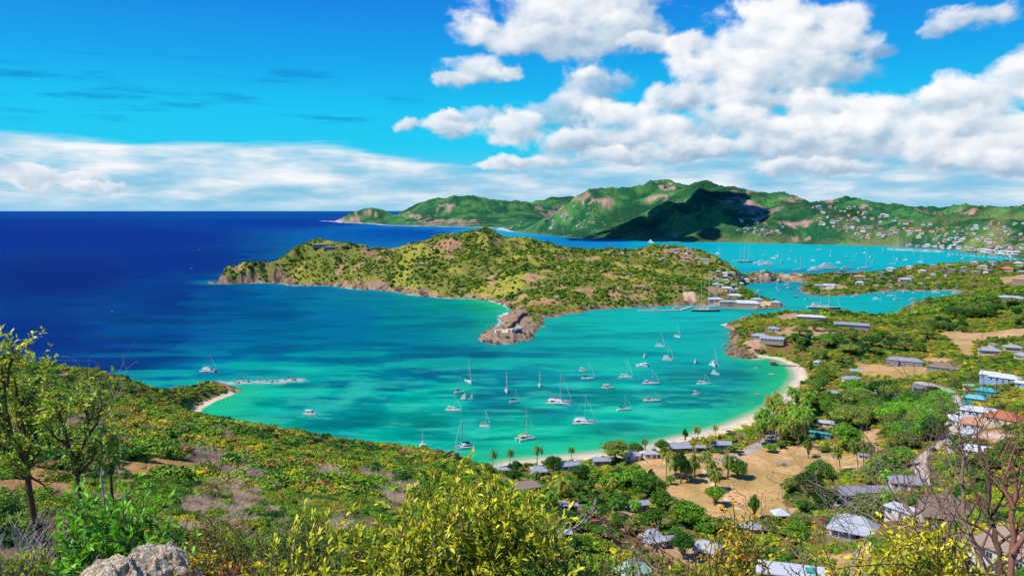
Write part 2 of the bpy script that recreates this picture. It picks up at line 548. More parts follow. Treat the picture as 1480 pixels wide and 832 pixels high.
# ------------------------------------------------------------------ sky
def px_sky(px, py):
    d = ray(px, py)
    d = d / np.linalg.norm(d)
    return math.degrees(math.atan2(d[0], d[1])), math.degrees(math.asin(d[2]))


W = bpy.data.worlds.new('World')
SC.world = W
W.use_nodes = True
W.node_tree.nodes.clear()
w = NT(W.node_tree)
wout = w.n('ShaderNodeOutputWorld')
bg = w.n('ShaderNodeBackground')
W.node_tree.links.new(bg.outputs[0], wout.inputs[0])
WS = 0.10
bg.inputs['Strength'].default_value = WS
nish = w.n('ShaderNodeTexSky', sky_type='NISHITA')
nish.sun_disc = False
nish.sun_elevation = SUN_EL
nish.sun_rotation = SUN_AZ
nish.altitude = 130
nish.dust_density = 0.4
nish.ozone_density = 2.5
dirv = w.n('ShaderNodeTexCoord').outputs['Generated']
sep = w.n('ShaderNodeSeparateXYZ')
w.put(sep.inputs[0], dirv)
az = w.m('MULTIPLY', w.m('ARCTAN2', sep.outputs[0], sep.outputs[1]), 180 / PI)
el = w.m('MULTIPLY', w.m('ARCSINE', sep.outputs[2]), 180 / PI)
KW = 1.0 / WS
skyramp = w.ramp(w.m('DIVIDE', el, 30.0, clamp=True), [
    (0.0, rgb(140, 205, 236)), (0.06, rgb(105, 204, 240)), (0.14, rgb(10, 204, 244)), (0.22, rgb(0, 200, 246)), (0.33, rgb(0, 168, 240)), (0.48, rgb(10, 130, 230)), (1.0, rgb(18, 92, 205))])
skyc = w.mix(1.0, skyramp, (KW, KW, KW, 1), 'MULTIPLY')
skyc = w.mix(0.05, skyc, w.mix(1.0, nish.outputs[0], (0.9, 1.0, 1.1, 1), 'MULTIPLY'))

blobs = [  # centre x, y in the photograph, radii in pixels, brightness; from the back to the front
    (1400, 28, 46, 17, .9), (1350, 48, 24, 9, .7), (1225, 112, 42, 26, .62), (1262, 74, 26, 14, .6), (870, 8, 98, 44, .95), (800, 20, 125, 50, 1), (925, 36, 50, 30, .8), (720, 50, 72, 28, .92), (830, 58, 92, 28, .84), (765, 60, 80, 24, .82), (935, 62, 40, 14, .8),
    (690, 98, 54, 22, .86), (733, 104, 28, 12, .9), (655, 114, 26, 12, .78), (1000, 68, 36, 21, .9), (1195, 30, 62, 32, 1), (1130, 28, 60, 34, 1.05), (1222, 55, 44, 26, .95), (1095, 62, 82, 46, 1.08), (1165, 78, 84, 44, .98), (1060, 100, 84, 36, 1.02), (1185, 104, 60, 26, .8),
    (1120, 116, 92, 34, .86), (1035, 138, 76, 28, .9), (860, 128, 58, 34, .66), (845, 106, 22, 11, 1.0), (900, 120, 34, 22, .7), (820, 160, 66, 28, .66), (1100, 150, 88, 26, .78), (962, 142, 52, 26, .84), (592, 178, 17, 13, .85), (700, 170, 46, 18, .68), (642, 180, 44, 17, .95), (650, 166, 24, 9, 1),
    (745, 186, 58, 24, 1.0), (905, 168, 70, 30, 1.08), (1172, 160, 50, 28, 1), (1060, 176, 96, 24, .9), (980, 190, 80, 22, .88), (850, 205, 110, 20, .76), (1150, 190, 92, 24, .86), (1478, 122, 44, 36, 1.08), (1436, 158, 56, 32, 1.05), (1380, 152, 52, 34, 1.08), (1325, 158, 50, 30, 1.02),
    (1272, 166, 48, 36, 1.08), (1228, 192, 46, 26, .98), (1460, 190, 82, 34, .95), (1340, 192, 100, 34, .92), (1530, 160, 60, 60, 1), (1600, 130, 90, 70, 1), (1720, 120, 120, 90, 1), (1230, 214, 120, 22, .84), (1400, 222, 130, 26, .82), (1060, 212, 130, 18, .8), (1500, 240, 110, 22, .8),
    (720, 236, 42, 10, .95), (800, 232, 60, 9, .85), (940, 222, 120, 12, .8), (1180, 240, 130, 12, .82), (90, 262, 62, 11, .98), (40, 250, 46, 13, 1.0), (150, 270, 46, 8, .95), (-60, 240, 80, 20, .95)]
comb = w.n('ShaderNodeCombineXYZ')
w.put(comb.inputs[0], az)
w.put(comb.inputs[1], el)
P2 = comb.outputs[0]
# low bands of thin cloud over the sea and behind the hills
bn = w.noise(w.v('MULTIPLY', P2, (0.07, 0.75, 1)), 1.0, 7, .55, .4)
bn2 = w.noise(w.v('MULTIPLY', P2, (0.16, 0.8, 1)), 1.0, 6, .55)
right = w.ss(-14.0, -2.0, az)
top = w.m('MULTIPLY_ADD', right, -1.6, 4.55)                      # upper limit of the band in degrees
top = w.m('ADD', top, w.m('MULTIPLY', w.ss(-2, 6, az), 2.6))
edge = w.m('SUBTRACT', top, w.m('ADD', el, w.m('MULTIPLY_ADD', bn, 2.6, -1.4)))
band = w.m('MULTIPLY', w.ss(-0.15, 0.55, edge), w.ss(-0.6, 1.3, el))
band = w.m('MULTIPLY', band, w.m('MULTIPLY_ADD', bn2, 1.3, .22, clamp=True))
bcol = w.ramp(w.m('ADD', bn2, w.m('MULTIPLY', w.ss(-4, -16, az), w.m('MULTIPLY', w.ss(1.0, 3.2, el), .09))), [(0.30, rgb(122, 186, 220)), (0.46, rgb(168, 208, 232)), (0.56, rgb(206, 226, 240)), (0.7, rgb(246, 249, 252))])
bcol = w.mix(1.0, bcol, (KW, KW, KW, 1), 'MULTIPLY')
c1 = w.mix(band, skyc, bcol)
# faint dark wisps high on the left
wn = w.noise(w.v('MULTIPLY', P2, (0.10, 0.9, 1)), 1.0, 6, .6)
wm = w.m('MULTIPLY', w.ss(.5, .7, wn), w.m('MULTIPLY', w.ss(4.6, 6.2, el), w.m('MULTIPLY', w.ss(10.5, 8.5, el), w.ss(-4, -12, az))))
c1 = w.mix(w.m('MULTIPLY', wm, .75), c1, tuple(KW * q for q in rgb(16, 132, 200)[:3]) + (1,))
# heaped clouds: one rounded mass after another, each lit from the upper left
nz = w.noise(w.v('MULTIPLY', P2, (0.30, 0.42, 1.0)), 1.0, 11, .53, .2)
nzo = w.noise(w.v('MULTIPLY_ADD', P2, (0.30, 0.42, 1.0), (-.17, .30, 0)), 1.0, 5, .5, .2)
nf = w.m('MULTIPLY_ADD', nz, 2.1, -1.05)
relief = w.m('MULTIPLY', w.m('SUBTRACT', nz, nzo), 1.35)
warp = w.v('MULTIPLY', w.v('SUBTRACT', w.noise(w.v('MULTIPLY', P2, (.5, .6, 1)), 1.0, 5, .6, 0, 1), (.5, .5, .5)), (2.4, 1.7, 0))
PW = w.v('ADD', P2, warp)
c2 = c1
for bx_, by_, rx_, ry_, br in blobs:
    cu, cv = px_sky(bx_, by_)
    ku, kv = 20.3 / rx_ * .90, 20.3 / ry_ * .90
    Pi = w.v('MULTIPLY_ADD', c2, (1e-9, 1e-9, 1e-9), PW)       # keeps the masses in order, back to front
    qv = w.v('MULTIPLY_ADD', Pi, (ku, kv, 0), (-cu * ku, -cv * kv, 0))
    ln = w.v('LENGTH', qv)
    al = w.ss(-.10, .42, w.m('SUBTRACT', w.m('ADD', nf, .90), ln))
    sh = w.m('MULTIPLY_ADD', w.v('DOT_PRODUCT', qv, (-.24, .40, 0)), 1.0, w.m('ADD', relief, .49 + (br - .85) * .9))
    cc_ = w.ramp(sh, [(0.0, tuple(q * KW for q in rgb(138, 170, 200)[:3]) + (1,)), (0.3, tuple(q * KW for q in rgb(176, 200, 221)[:3]) + (1,)), (0.6, tuple(q * KW for q in rgb(222, 231, 241)[:3]) + (1,)), (.95, tuple(q * KW for q in rgb(254, 254, 255)[:3]) + (1,))])
    c2 = w.mix(w.m('MULTIPLY', al, .93 if br > .7 else .7), c2, cc_)
low = w.ss(-2.0, 0.0, el)
c3 = w.mix(low, tuple(KW * q for q in rgb(10, 90, 130)[:3]) + (1,), c2)
w.put(bg.inputs[0], c3)
W.cycles.sampling_method = 'MANUAL'
W.cycles.sample_map_resolution = 512


# ------------------------------------------------------------------ object helpers
def tag(o, label=None, cat=None, group=None, kind=None):
    if label:
        o['label'] = label
    if cat:
        o['category'] = cat
    if group:
        o['group'] = group
    if kind:
        o['kind'] = kind
    return o


def link(name, me, parent=None, mats=()):
    o = bpy.data.objects.new(name, me)
    COL.objects.link(o)
    if parent is not None:
        o.parent = parent
    for m in mats:
        me.materials.append(m)
    return o


def empty(name, loc=(0, 0, 0), rz=0.0):
    o = bpy.data.objects.new(name, None)
    COL.objects.link(o)
    o.empty_display_size = .2
    o.location = loc
    o.rotation_euler = (0, 0, rz)
    return o


def kids(o):
    return [c for c in bpy.data.objects if c.parent == o]


class Proto:
    """a thing and its parts, kept so that it can be copied quickly"""

    def __init__(s, root, parts):
        s.root, s.parts, s.used = root, parts, False

    def put(s, loc, rz=0.0, sc=1.0, label=None, cat=None, group=None, tilt=(0, 0), tint=None, name=None):
        if not s.used:
            s.used = True
            r = s.root
        else:
            r = s.root.copy()
            COL.objects.link(r)
            m = {s.root: r}
            for c in s.parts:
                d = c.copy()
                COL.objects.link(d)
                d.parent = m[c.parent]
                m[c] = d
        for k in ('label', 'category', 'group'):
            if k in r.keys():
                del r[k]
        r.location = loc
        r.rotation_euler = (tilt[0], tilt[1], rz)
        r.scale = (sc, sc, sc) if not isinstance(sc, tuple) else sc
        tag(r, label, cat, group)
        return r


def smooth(me, on=True):
    me.polygons.foreach_set('use_smooth', np.full(len(me.polygons), on))


def np_mesh(name, verts, faces, nper=4, mat_idx=None):
    me = bpy.data.meshes.new(name)
    verts = np.ascontiguousarray(verts, np.float32)
    faces = np.ascontiguousarray(faces, np.int32)
    me.vertices.add(len(verts))
    me.vertices.foreach_set('co', verts.ravel())
    nf = len(faces)
    me.loops.add(nf * nper)
    me.loops.foreach_set('vertex_index', faces.ravel())
    me.polygons.add(nf)
    me.polygons.foreach_set('loop_start', np.arange(nf, dtype=np.int32) * nper)
    if mat_idx is not None:
        me.polygons.foreach_set('material_index', np.ascontiguousarray(mat_idx, np.int32))
    me.update(calc_edges=True)
    return me


class MB:
    """collects boxes, tubes, lofts into one mesh; m = material slot"""

    def __init__(s):
        s.V, s.F, s.M = [], [], []

    def add(s, vs, fs, m=0, mat=None):
        b = len(s.V)
        if mat is not None:
            vs = [tuple(mat @ Vector(v)) for v in vs]
        s.V += [tuple(v) for v in vs]
        s.F += [tuple(i + b for i in f) for f in fs]
        s.M += [m] * len(fs)

    def box(s, x0, x1, y0, y1, z0, z1, m=0, mat=None, taper=0.0):
        t = taper
        vs = [(x0, y0, z0), (x1, y0, z0), (x1, y1, z0), (x0, y1, z0), (x0 + t, y0 + t, z1), (x1 - t, y0 + t, z1), (x1 - t, y1 - t, z1), (x0 + t, y1 - t, z1)]
        s.add(vs, [(0, 3, 2, 1), (4, 5, 6, 7), (0, 1, 5, 4), (1, 2, 6, 5), (2, 3, 7, 6), (3, 0, 4, 7)], m, mat)

    def tube(s, pts, rad, n=6, m=0, cap=True):
        """a tapering tube along points; rad one number or one per point"""
        pts = [Vector(p) for p in pts]
        if not hasattr(rad, '__len__'):
            rad = [rad] * len(pts)
        rings = []
        up = Vector((0, 0, 1))
        for i, p in enumerate(pts):
            d = (pts[min(i + 1, len(pts) - 1)] - pts[max(i - 1, 0)])
            if d.length < 1e-6:
                d = Vector((0, 0, 1))
            d.normalize()
            a = d.cross(up if abs(d.z) < .9 else Vector((1, 0, 0))).normalized()
            b = d.cross(a)
            rings.append([p + (a * math.cos(2 * PI * k / n) + b * math.sin(2 * PI * k / n)) * rad[i] for k in range(n)])
        vs = [tuple(v) for r_ in rings for v in r_]
        fs = []
        for i in range(len(pts) - 1):
            for k in range(n):
                fs.append((i * n + k, i * n + (k + 1) % n, (i + 1) * n + (k + 1) % n, (i + 1) * n + k))
        if cap:
            fs.append(tuple(range(n))[::-1])
            fs.append(tuple((len(pts) - 1) * n + k for k in range(n)))
        s.add(vs, fs, m)

    def loft(s, rings, m=0, cap=True, closed=True):
        n = len(rings[0])
        vs = [v for r_ in rings for v in r_]
        fs = []
        for i in range(len(rings) - 1):
            for k in range(n if closed else n - 1):
                fs.append((i * n + k, i * n + (k + 1) % n, (i + 1) * n + (k + 1) % n, (i + 1) * n + k))
        if cap:
            fs.append(tuple(range(n))[::-1])
            fs.append(tuple((len(rings) - 1) * n + k for k in range(n)))
        s.add(vs, fs, m)

    def build(s, name, mats, parent=None, smooth_on=False):
        me = bpy.data.meshes.new(name)
        me.from_pydata(s.V, [], s.F)
        if not isinstance(mats, (list, tuple)):
            mats = [mats]
        for m in mats:
            me.materials.append(m)
        me.polygons.foreach_set('material_index', np.array(s.M, np.int32))
        me.update()
        if smooth_on:
            smooth(me)
        o = bpy.data.objects.new(name, me)
        COL.objects.link(o)
        if parent is not None:
            o.parent = parent
        return o


# ------------------------------------------------------------------ the grid that carries ground and water: rings round the viewpoint, fine near, coarse far
az_in = np.linspace(-36.5, 36.5, 860)
az_l = -36.5 - np.cumsum(np.linspace(.15, 1.2, 46))
az_r = 36.5 + np.cumsum(np.linspace(.15, 1.2, 46))
AZ = np.radians(np.concatenate([az_l[::-1], az_in, az_r]))
DR = np.concatenate([np.geomspace(.6, 30, 80)[:-1], np.geomspace(30, 200, 170)[:-1], np.geomspace(200, 1000, 360)[:-1], np.geomspace(1000, 1900, 200)[:-1], np.geomspace(1900, 5400, 210)[:-1],
                     np.geomspace(5400, 11500, 90)])
GX, GY = np.sin(AZ)[None, :] * DR[:, None], np.cos(AZ)[None, :] * DR[:, None]
NR, NC = GX.shape
gz, gsd = height(GX.ravel(), GY.ravel(), True)
GZ, GSD = gz.reshape(NR, NC), gsd.reshape(NR, NC)
PXX, PYY = to_px(GX, GY, GZ)
ii = np.arange(NR * NC).reshape(NR, NC)
quads = np.stack([ii[:-1, :-1], ii[:-1, 1:], ii[1:, 1:], ii[1:, :-1]], -1).reshape(-1, 4)[:, ::-1]

# ---- what covers the ground, traced from the photograph and laid on the ground
bare_polys = [  # polygon, colour
    ([(915, 668), (950, 660), (985, 655), (1050, 655), (1075, 645), (1095, 640), (1160, 645), (1203, 652), (1240, 655), (1272, 663), (1250, 682), (1210, 682), (1172, 674), (1160, 692), (1130, 700), (1128, 722), (1152, 735), (1140, 745), (1100, 752),
      (1031, 752), (1000, 737), (962, 722), (957, 700), (935, 688)], (216, 172, 112)),
    ([(888, 737), (925, 728), (932, 765), (900, 770)], (214, 170, 120)),
    ([(932, 782), (985, 790), (1040, 800), (1048, 815), (1000, 820), (950, 805)], (205, 165, 125)),
    ([(1234, 612), (1262, 606), (1277, 640), (1268, 662), (1245, 650)], (212, 168, 122)),
    ([(1345, 478), (1410, 481), (1480, 474), (1560, 476), (1560, 484), (1480, 484), (1405, 494), (1408, 517), (1393, 512), (1375, 490)], (205, 165, 115)),
    ([(1238, 524), (1340, 529), (1347, 541), (1300, 546), (1240, 541)], (205, 165, 105)),
    ([(1115, 482), (1150, 470), (1180, 472), (1202, 476), (1207, 488), (1150, 488)], (200, 158, 120)),
    ([(1118, 457), (1152, 452), (1160, 461), (1128, 463)], (200, 158, 120)),
    ([(1073, 497), (1090, 488), (1103, 500), (1085, 508)], (200, 158, 125)),
    ([(-80, 700), (40, 674), (112, 670), (130, 690), (90, 714), (-80, 736)], (196, 150, 84)),
    ([(146, 672), (215, 662), (264, 668), (238, 688), (168, 700)], (196, 150, 84)),
    ([(76, 545), (92, 535), (108, 532), (104, 540), (84, 550)], (205, 160, 115)),
    ([(-60, 775), (60, 765), (140, 800), (130, 840), (-60, 850)], (158, 118, 80)),
    ([(1190, 800), (1250, 795), (1262, 835), (1205, 835)], (205, 160, 105)),
    ([(1060, 555), (1060, 556), (1061, 556)], (0, 0, 0)),
    ([(1400, 625), (1440, 622), (1460, 640), (1400, 642)], (200, 160, 120)),
    ([(1340, 515), (1375, 518), (1370, 525), (1338, 522)], (205, 160, 110)),
    ([(1440, 400), (1480, 396), (1500, 405), (1450, 410)], (200, 160, 120)),
    ([(780, 690), (800, 692), (806, 705), (786, 706)], (214, 175, 135)),
    ([(1180, 412), (1215, 410), (1230, 418), (1190, 420)], (190, 160, 120)),
    ([(1118, 396), (1150, 393), (1160, 399), (1125, 401)], (200, 160, 130)),
    ([(1030, 436), (1095, 433), (1128, 440), (1093, 446), (1040, 444)], (216, 190, 150)),
    ([(985, 420), (1005, 424), (1008, 441), (990, 442)], (214, 178, 150))]
roads = [([(1340, 705), (1330, 690), (1327, 676), (1330, 662), (1345, 650), (1362, 640), (1378, 622), (1385, 603), (1383, 583), (1370, 566), (1345, 556), (1320, 551)], 5.5, (196, 178, 158)),
         ([(1135, 612), (1118, 632), (1098, 643), (1075, 655), (1050, 662), (1020, 668)], 6.5, (178, 166, 148)),
         ([(1085, 672), (1060, 668), (1030, 668), (990, 672)], 2.2, (206, 176, 140)),
         ([(1012, 672), (1030, 700), (1050, 722), (1072, 740)], 2.0, (226, 190, 150)),
         ([(1215, 676), (1245, 672), (1290, 682)], 3.0, (214, 184, 150)),
         ([(800, 728), (830, 733), (852, 738)], 2.4, (190, 170, 150)),
         ([(1380, 640), (1400, 630), (1430, 628), (1480, 632)], 4.0, (206, 180, 155)),
         ([(560, 362), (600, 361)], 3, (190, 120, 95))]
# lay the outlines on the ground once, so that they are places and not pixels
_all = [p for q, _ in bare_polys for p in q] + [p for q, _, _ in roads for p in q]
grounds(_all)
bare_w = [([_hc[(round(a, 2), round(b, 2))][:2] for a, b in q], c) for q, c in bare_polys]
road_w = [(smooth_poly([_hc[(round(a, 2), round(b, 2))][:2] for a, b in q], False), wd, c) for q, wd, c in roads]


def lin(c, k=1.0):
    return np.array([s2l(v) * k for v in c], np.float32)


def cover(x, y, z, sd):
    """albedo (n,3) and how free of scrub the ground is (n,)"""
    n = len(x)
    dist = np.hypot(x, y)
    colr = np.empty((n, 3), np.float32)
    big, mid, fine = fbm(x / 70, y / 70, 101, 4), fbm(x / 14, y / 14, 102, 4), fbm(x / 2.5, y / 2.5, 103, 3)
    g0, g1 = lin((128, 104, 62)), lin((112, 108, 46))
    colr[:] = g0 + (g1 - g0) * sstep(.35, .65, mid)[:, None]
    free = np.zeros(n, np.float32)
    near = dist < 2600
    pen = near & in_poly(x, y, PEN)
    # open yellow-green grass and red earth on the long headland
    colr = colr + (lin((122, 130, 58)) - colr) * (pen * .7)[:, None]
    gm = .8 * sstep(.5, .66, fbm(x / 45, y / 45, 110, 4)) * pen
    colr = colr + (lin((168, 160, 62)) - colr) * (gm * .95)[:, None]
    bm = .85 * sstep(.60, .74, fbm(x / 38, y / 30, 111, 4)) * pen
    colr = colr + (lin((188, 140, 108)) - colr) * (bm * .9)[:, None]
    free = np.maximum(free, gm * .6)
    free = np.maximum(free, bm * .8)
    for poly, c in bare_w:
        cx_, cy_ = np.mean([p[0] for p in poly]), np.mean([p[1] for p in poly])
        rr = max(math.hypot(p[0] - cx_, p[1] - cy_) for p in poly) + 12
        m = np.hypot(x - cx_, y - cy_) < rr
        if not m.any():
            continue
        s = poly_signed(x[m], y[m], poly)
        f = sstep(-1.5, 1.5, s + (fbm(x[m] / 6, y[m] / 6, 120, 3) - .5) * 9)
        c_ = lin(c)[None, :] * (.78 + .44 * fbm(x[m] / 9, y[m] / 9, 121, 4))[:, None]
        dry = sstep(.46, .66, fbm(x[m] / 17, y[m] / 17, 123, 4))[:, None]
        c_ = c_ * (.93 - dry * .45) + lin((160, 140, 66))[None, :] * dry * .45
        colr[m] += (c_ - colr[m]) * f[:, None]
        free[m] = np.maximum(free[m], f)
    for pts, wd, c in road_w:
        xs, ys = [p[0] for p in pts], [p[1] for p in pts]
        m = (x > min(xs) - 15) & (x < max(xs) + 15) & (y > min(ys) - 15) & (y < max(ys) + 15)
        if not m.any():
            continue
        d = seg_dist(x[m], y[m], pts, False)
        f = sstep(wd * .5 + .8, wd * .5 - .4, d)
        c_ = lin(c)[None, :] * (.85 + .3 * fine[m])[:, None]
        colr[m] += (c_ - colr[m]) * f[:, None]
        free[m] = np.maximum(free[m], sstep(wd * .5 + 3.5, wd * .5 + 1.5, d))
    # coast: sand where there is a beach, rock elsewhere
    m = (dist < 2500) & (sd > -30) & (sd < 60)
    xm, ym = x[m], y[m]
    bl = seg_dist(xm, ym, beach_line, False)
    cl = seg_dist(xm, ym, cove_line, False)
    sandw = 13 + 6 * (fbm(xm / 30, ym / 30, 130, 2) - .5) - 6 * sstep(560, 680, dist[m]) * (xm > 0) - 7 * (xm < 0)
    isb = sstep(26, 16, np.minimum(bl, cl * 1.8))
    f = isb * sstep(sandw + 2, sandw - 2, sd[m])
    c_ = lin((228, 206, 168))[None, :] * (.86 + .22 * mid[m])[:, None]
    c_ = c_ + (lin((190, 170, 125))[None, :] - c_) * sstep(2.6, .3, sd[m])[:, None] * .6
    wr_ = sstep(1.1, .2, np.abs(sd[m] - 5 - 3 * (fbm(xm / 12, ym / 12, 137, 2) - .5))) * sstep(.45, .6, fbm(xm / 3, ym / 3, 138, 3))
    c_ = c_ + (lin((140, 116, 80))[None, :] - c_) * wr_[:, None] * .6
    isr = (1 - isb) * sstep(12, 4, sd[m] + (mid[m] - .5) * 22)
    rcol = lin((156, 124, 98))[None, :] + (lin((80, 66, 56)) - lin((156, 124, 98)))[None, :] * sstep(.42, .62, fbm(xm / 5, ym / 5, 131, 4))[:, None]
    pale = sstep(.5, .68, fbm(xm / 17, ym / 17, 134, 3))[:, None]
    rcol = rcol + (lin((206, 172, 136))[None, :] - rcol) * pale * .4
    cm = colr[m]
    cm += (c_ - cm) * f[:, None]
    cm += (rcol - cm) * isr[:, None]
    colr[m] = cm
    free[m] = np.maximum(free[m], np.maximum(f, isr * .93))
    # rocky point with the old fort
    m = near & in_poly(x, y, SPIT)
    if m.any():
        c_ = lin((160, 134, 106))[None, :] * (.45 + 1.0 * fbm(x[m] / 4, y[m] / 4, 140, 4))[:, None]
        colr[m] = c_
        free[m] = .93
    # distant hills
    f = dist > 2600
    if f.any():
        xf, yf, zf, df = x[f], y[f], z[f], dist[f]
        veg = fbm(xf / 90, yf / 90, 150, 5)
        c_ = lin((34, 94, 58))[None, :] + (lin((76, 130, 66)) - lin((34, 94, 58)))[None, :] * sstep(.38, .62, veg)[:, None]  # greens lean slightly to teal: a little distance haze put into the colour
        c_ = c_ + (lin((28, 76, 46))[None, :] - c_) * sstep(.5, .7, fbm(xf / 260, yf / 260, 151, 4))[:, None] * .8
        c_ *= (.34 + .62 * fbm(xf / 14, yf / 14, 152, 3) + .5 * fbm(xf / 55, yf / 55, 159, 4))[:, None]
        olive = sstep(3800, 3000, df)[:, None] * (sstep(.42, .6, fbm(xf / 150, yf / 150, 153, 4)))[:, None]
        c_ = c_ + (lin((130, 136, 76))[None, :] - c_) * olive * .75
        pxf, pyf = to_px(xf, yf, zf)
        rk = np.zeros(len(xf), np.float32)
        for (rx, ry, ra, rb) in ROCKS:
            rk = np.maximum(rk, 1.25 - np.hypot((pxf - rx) / ra, (pyf - ry) / rb))
        rk = np.minimum(rk, .8) - .5 + (ridged(xf / 85, yf / 85, 155, 5) - .62) * 2.6
        rk = sstep(.1, .55, rk)
        rc = lin((172, 140, 122))[None, :] * (.45 + 1.0 * fbm(xf / 28, yf / 28, 157, 4))[:, None]
        c_ = c_ + (rc - c_) * rk[:, None]
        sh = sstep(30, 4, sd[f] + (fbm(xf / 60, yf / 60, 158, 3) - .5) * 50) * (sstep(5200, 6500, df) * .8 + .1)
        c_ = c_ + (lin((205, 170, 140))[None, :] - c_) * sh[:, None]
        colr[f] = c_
        free[f] = rk
    colr *= (.8 + .4 * fine)[:, None]
    return np.clip(colr, .003, .9), np.clip(free, 0, 1)


_i0 = [i for i, p in enumerate(coast_near) if abs(p[0] - at_z(1017, 441.5)[0]) < 1e-6][0]
_i1 = [i for i, p in enumerate(coast_near) if abs(p[0] - col_d(1060, 1600)[0]) < 1e-6][0]
PEN = coast_near[_i0:_i1 + 1] + [col_d(1085, 1400)]
SPIT = [at_z(*p) for p in ((685, 500), (685, 470), (715, 462), (738, 452), (757, 455), (765, 462), (778, 470), (775, 495), (730, 505))]
ROCKS = [(963, 268, 22, 7), (940, 285, 30, 9), (1070, 290, 40, 16), (1095, 305, 34, 18), (850, 285, 26, 10), (800, 305, 30, 9), (1190, 290, 30, 4), (1140, 288, 30, 5), (868, 292, 18, 10),
         (640, 322, 60, 7), (600, 312, 26, 7), (500, 318, 30, 6), (1250, 300, 20, 4), (1330, 307, 30, 5), (1400, 306, 24, 5), (972, 340, 14, 5), (1150, 345, 24, 5), (1155, 322, 26, 7), (530, 308, 24, 6), (640, 300, 24, 6)]

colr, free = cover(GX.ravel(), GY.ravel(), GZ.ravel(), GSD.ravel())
me = np_mesh('ground', np.stack([GX.ravel(), GY.ravel(), GZ.ravel()], -1), quads)
smooth(me)
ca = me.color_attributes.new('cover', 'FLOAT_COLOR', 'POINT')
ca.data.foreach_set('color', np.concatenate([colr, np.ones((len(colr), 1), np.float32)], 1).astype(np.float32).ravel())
gm_, t, b, out = new_mat('ground_cover')
att = t.n('ShaderNodeAttribute', attribute_name='cover')
pos = t.n('ShaderNodeNewGeometry').outputs['Position']
nA = t.noise(pos, 1.3, 6, .65)
nB = t.noise(pos, .09, 5, .6)
k = t.m('MULTIPLY', t.m('MULTIPLY_ADD', nA, .9, .55), t.m('MULTIPLY_ADD', nB, .5, .75))
cc = t.n('ShaderNodeCombineColor')
for i in range(3):
    t.put(cc.inputs[i], k)
t.put(b.inputs['Base Color'], t.mix(1.0, att.outputs['Color'], cc.outputs[0], 'MULTIPLY'))
b.inputs['Roughness'].default_value = .9
b.inputs['Specular IOR Level'].default_value = .1
bp = t.n('ShaderNodeBump')
bp.inputs['Strength'].default_value = .6
bp.inputs['Distance'].default_value = .4
t.put(bp.inputs['Height'], t.noise(pos, .8, 7, .65))
t.put(b.inputs['Normal'], bp.outputs[0])
tag(link('ground', me, None, [gm_]), kind='structure')

# ------------------------------------------------------------------ water
WC = [(0, 308, 0, 72, 150), (0, 325, 2, 52, 135), (0, 345, 3, 46, 130), (200, 345, 3, 46, 132), (400, 322, 0, 58, 140), (430, 312, 0, 75, 150), (600, 336, 0, 80, 155), (660, 330, 10, 120, 175), (700, 331, 30, 165, 190), (740, 332, 40, 170, 185), (100, 400, 3, 40, 116),
      (250, 380, 3, 46, 126), (260, 430, 3, 52, 122), (50, 500, 3, 48, 120), (150, 520, 3, 62, 130), (250, 545, 0, 110, 150), (230, 500, 0, 70, 130), (300, 500, 0, 92, 142), (300, 535, 0, 125, 150), (380, 450, 0, 92, 135), (300, 430, 0, 78, 130), (420, 425, 0, 105, 140), (500, 430, 0, 125, 145),
      (500, 465, 0, 112, 145), (600, 450, 0, 132, 140), (650, 442, 0, 150, 135), (695, 442, 15, 168, 120), (725, 445, 25, 172, 120), (700, 460, 5, 160, 130), (650, 470, 0, 135, 138), (400, 500, 0, 105, 142), (350, 540, 0, 138, 150), (500, 500, 0, 112, 142), (600, 500, 0, 118, 140),
      (690, 520, 0, 108, 130), (620, 540, 0, 106, 132), (560, 540, 0, 116, 138), (560, 570, 0, 140, 145), (520, 555, 0, 128, 142), (480, 590, 0, 150, 148), (450, 565, 5, 155, 150), (400, 585, 0, 172, 148), (330, 600, 0, 190, 148), (360, 590, 10, 180, 155), (600, 590, 0, 172, 150), (660, 585, 0, 170, 150), (600, 620, 0, 160, 142),
      (520, 625, 0, 150, 140), (450, 620, 0, 150, 140), (560, 640, 0, 165, 140), (700, 560, 0, 132, 142), (760, 520, 0, 140, 148), (800, 490, 0, 162, 155), (850, 465, 10, 178, 162), (930, 470, 12, 182, 166), (1020, 462, 12, 182, 168), (1000, 500, 5, 168, 160), (900, 540, 0, 158, 155),
      (820, 560, 0, 145, 148), (900, 590, 0, 168, 148), (1000, 600, 0, 156, 138), (850, 625, 0, 176, 140), (750, 650, 0, 166, 132), (700, 665, 0, 150, 130), (1050, 560, 0, 142, 142), (1000, 560, 0, 150, 145), (1090, 560, 0, 138, 130), (1100, 540, 0, 145, 125), (1130, 550, 30, 165, 100),
      (1050, 490, 5, 168, 162), (850, 350, 0, 130, 175), (880, 354, 0, 140, 178), (950, 356, 8, 172, 184), (1100, 362, 10, 188, 184), (1300, 370, 14, 186, 182), (1440, 375, 16, 180, 176), (1130, 375, 10, 186, 182), (1100, 415, 0, 160, 168), (1140, 425, 4, 176, 170), (1200, 440, 6, 182, 170),
      (1350, 428, 8, 174, 166), (1160, 411, 0, 140, 165)]
wr = np.array([(*[math.atan2(*at_z(a, c_)) * 12, math.log(math.hypot(*at_z(a, c_))) * 3.2], s2l(r_), s2l(g_), s2l(b_)) for a, c_, r_, g_, b_ in WC], np.float32)
DW = np.concatenate([DR[DR > 330][::1], np.geomspace(11500, 160000, 40)[1:]])
nw0 = int((DR <= 330).sum())
WX, WY = np.sin(AZ)[None, :] * DW[:, None], np.cos(AZ)[None, :] * DW[:, None]
wz = np.full(WX.shape, -30.0)
wsd = np.full(WX.shape, -1e4)
nn = len(DR) - nw0
wz[:nn], wsd[:nn] = GZ[nw0:], GSD[nw0:]
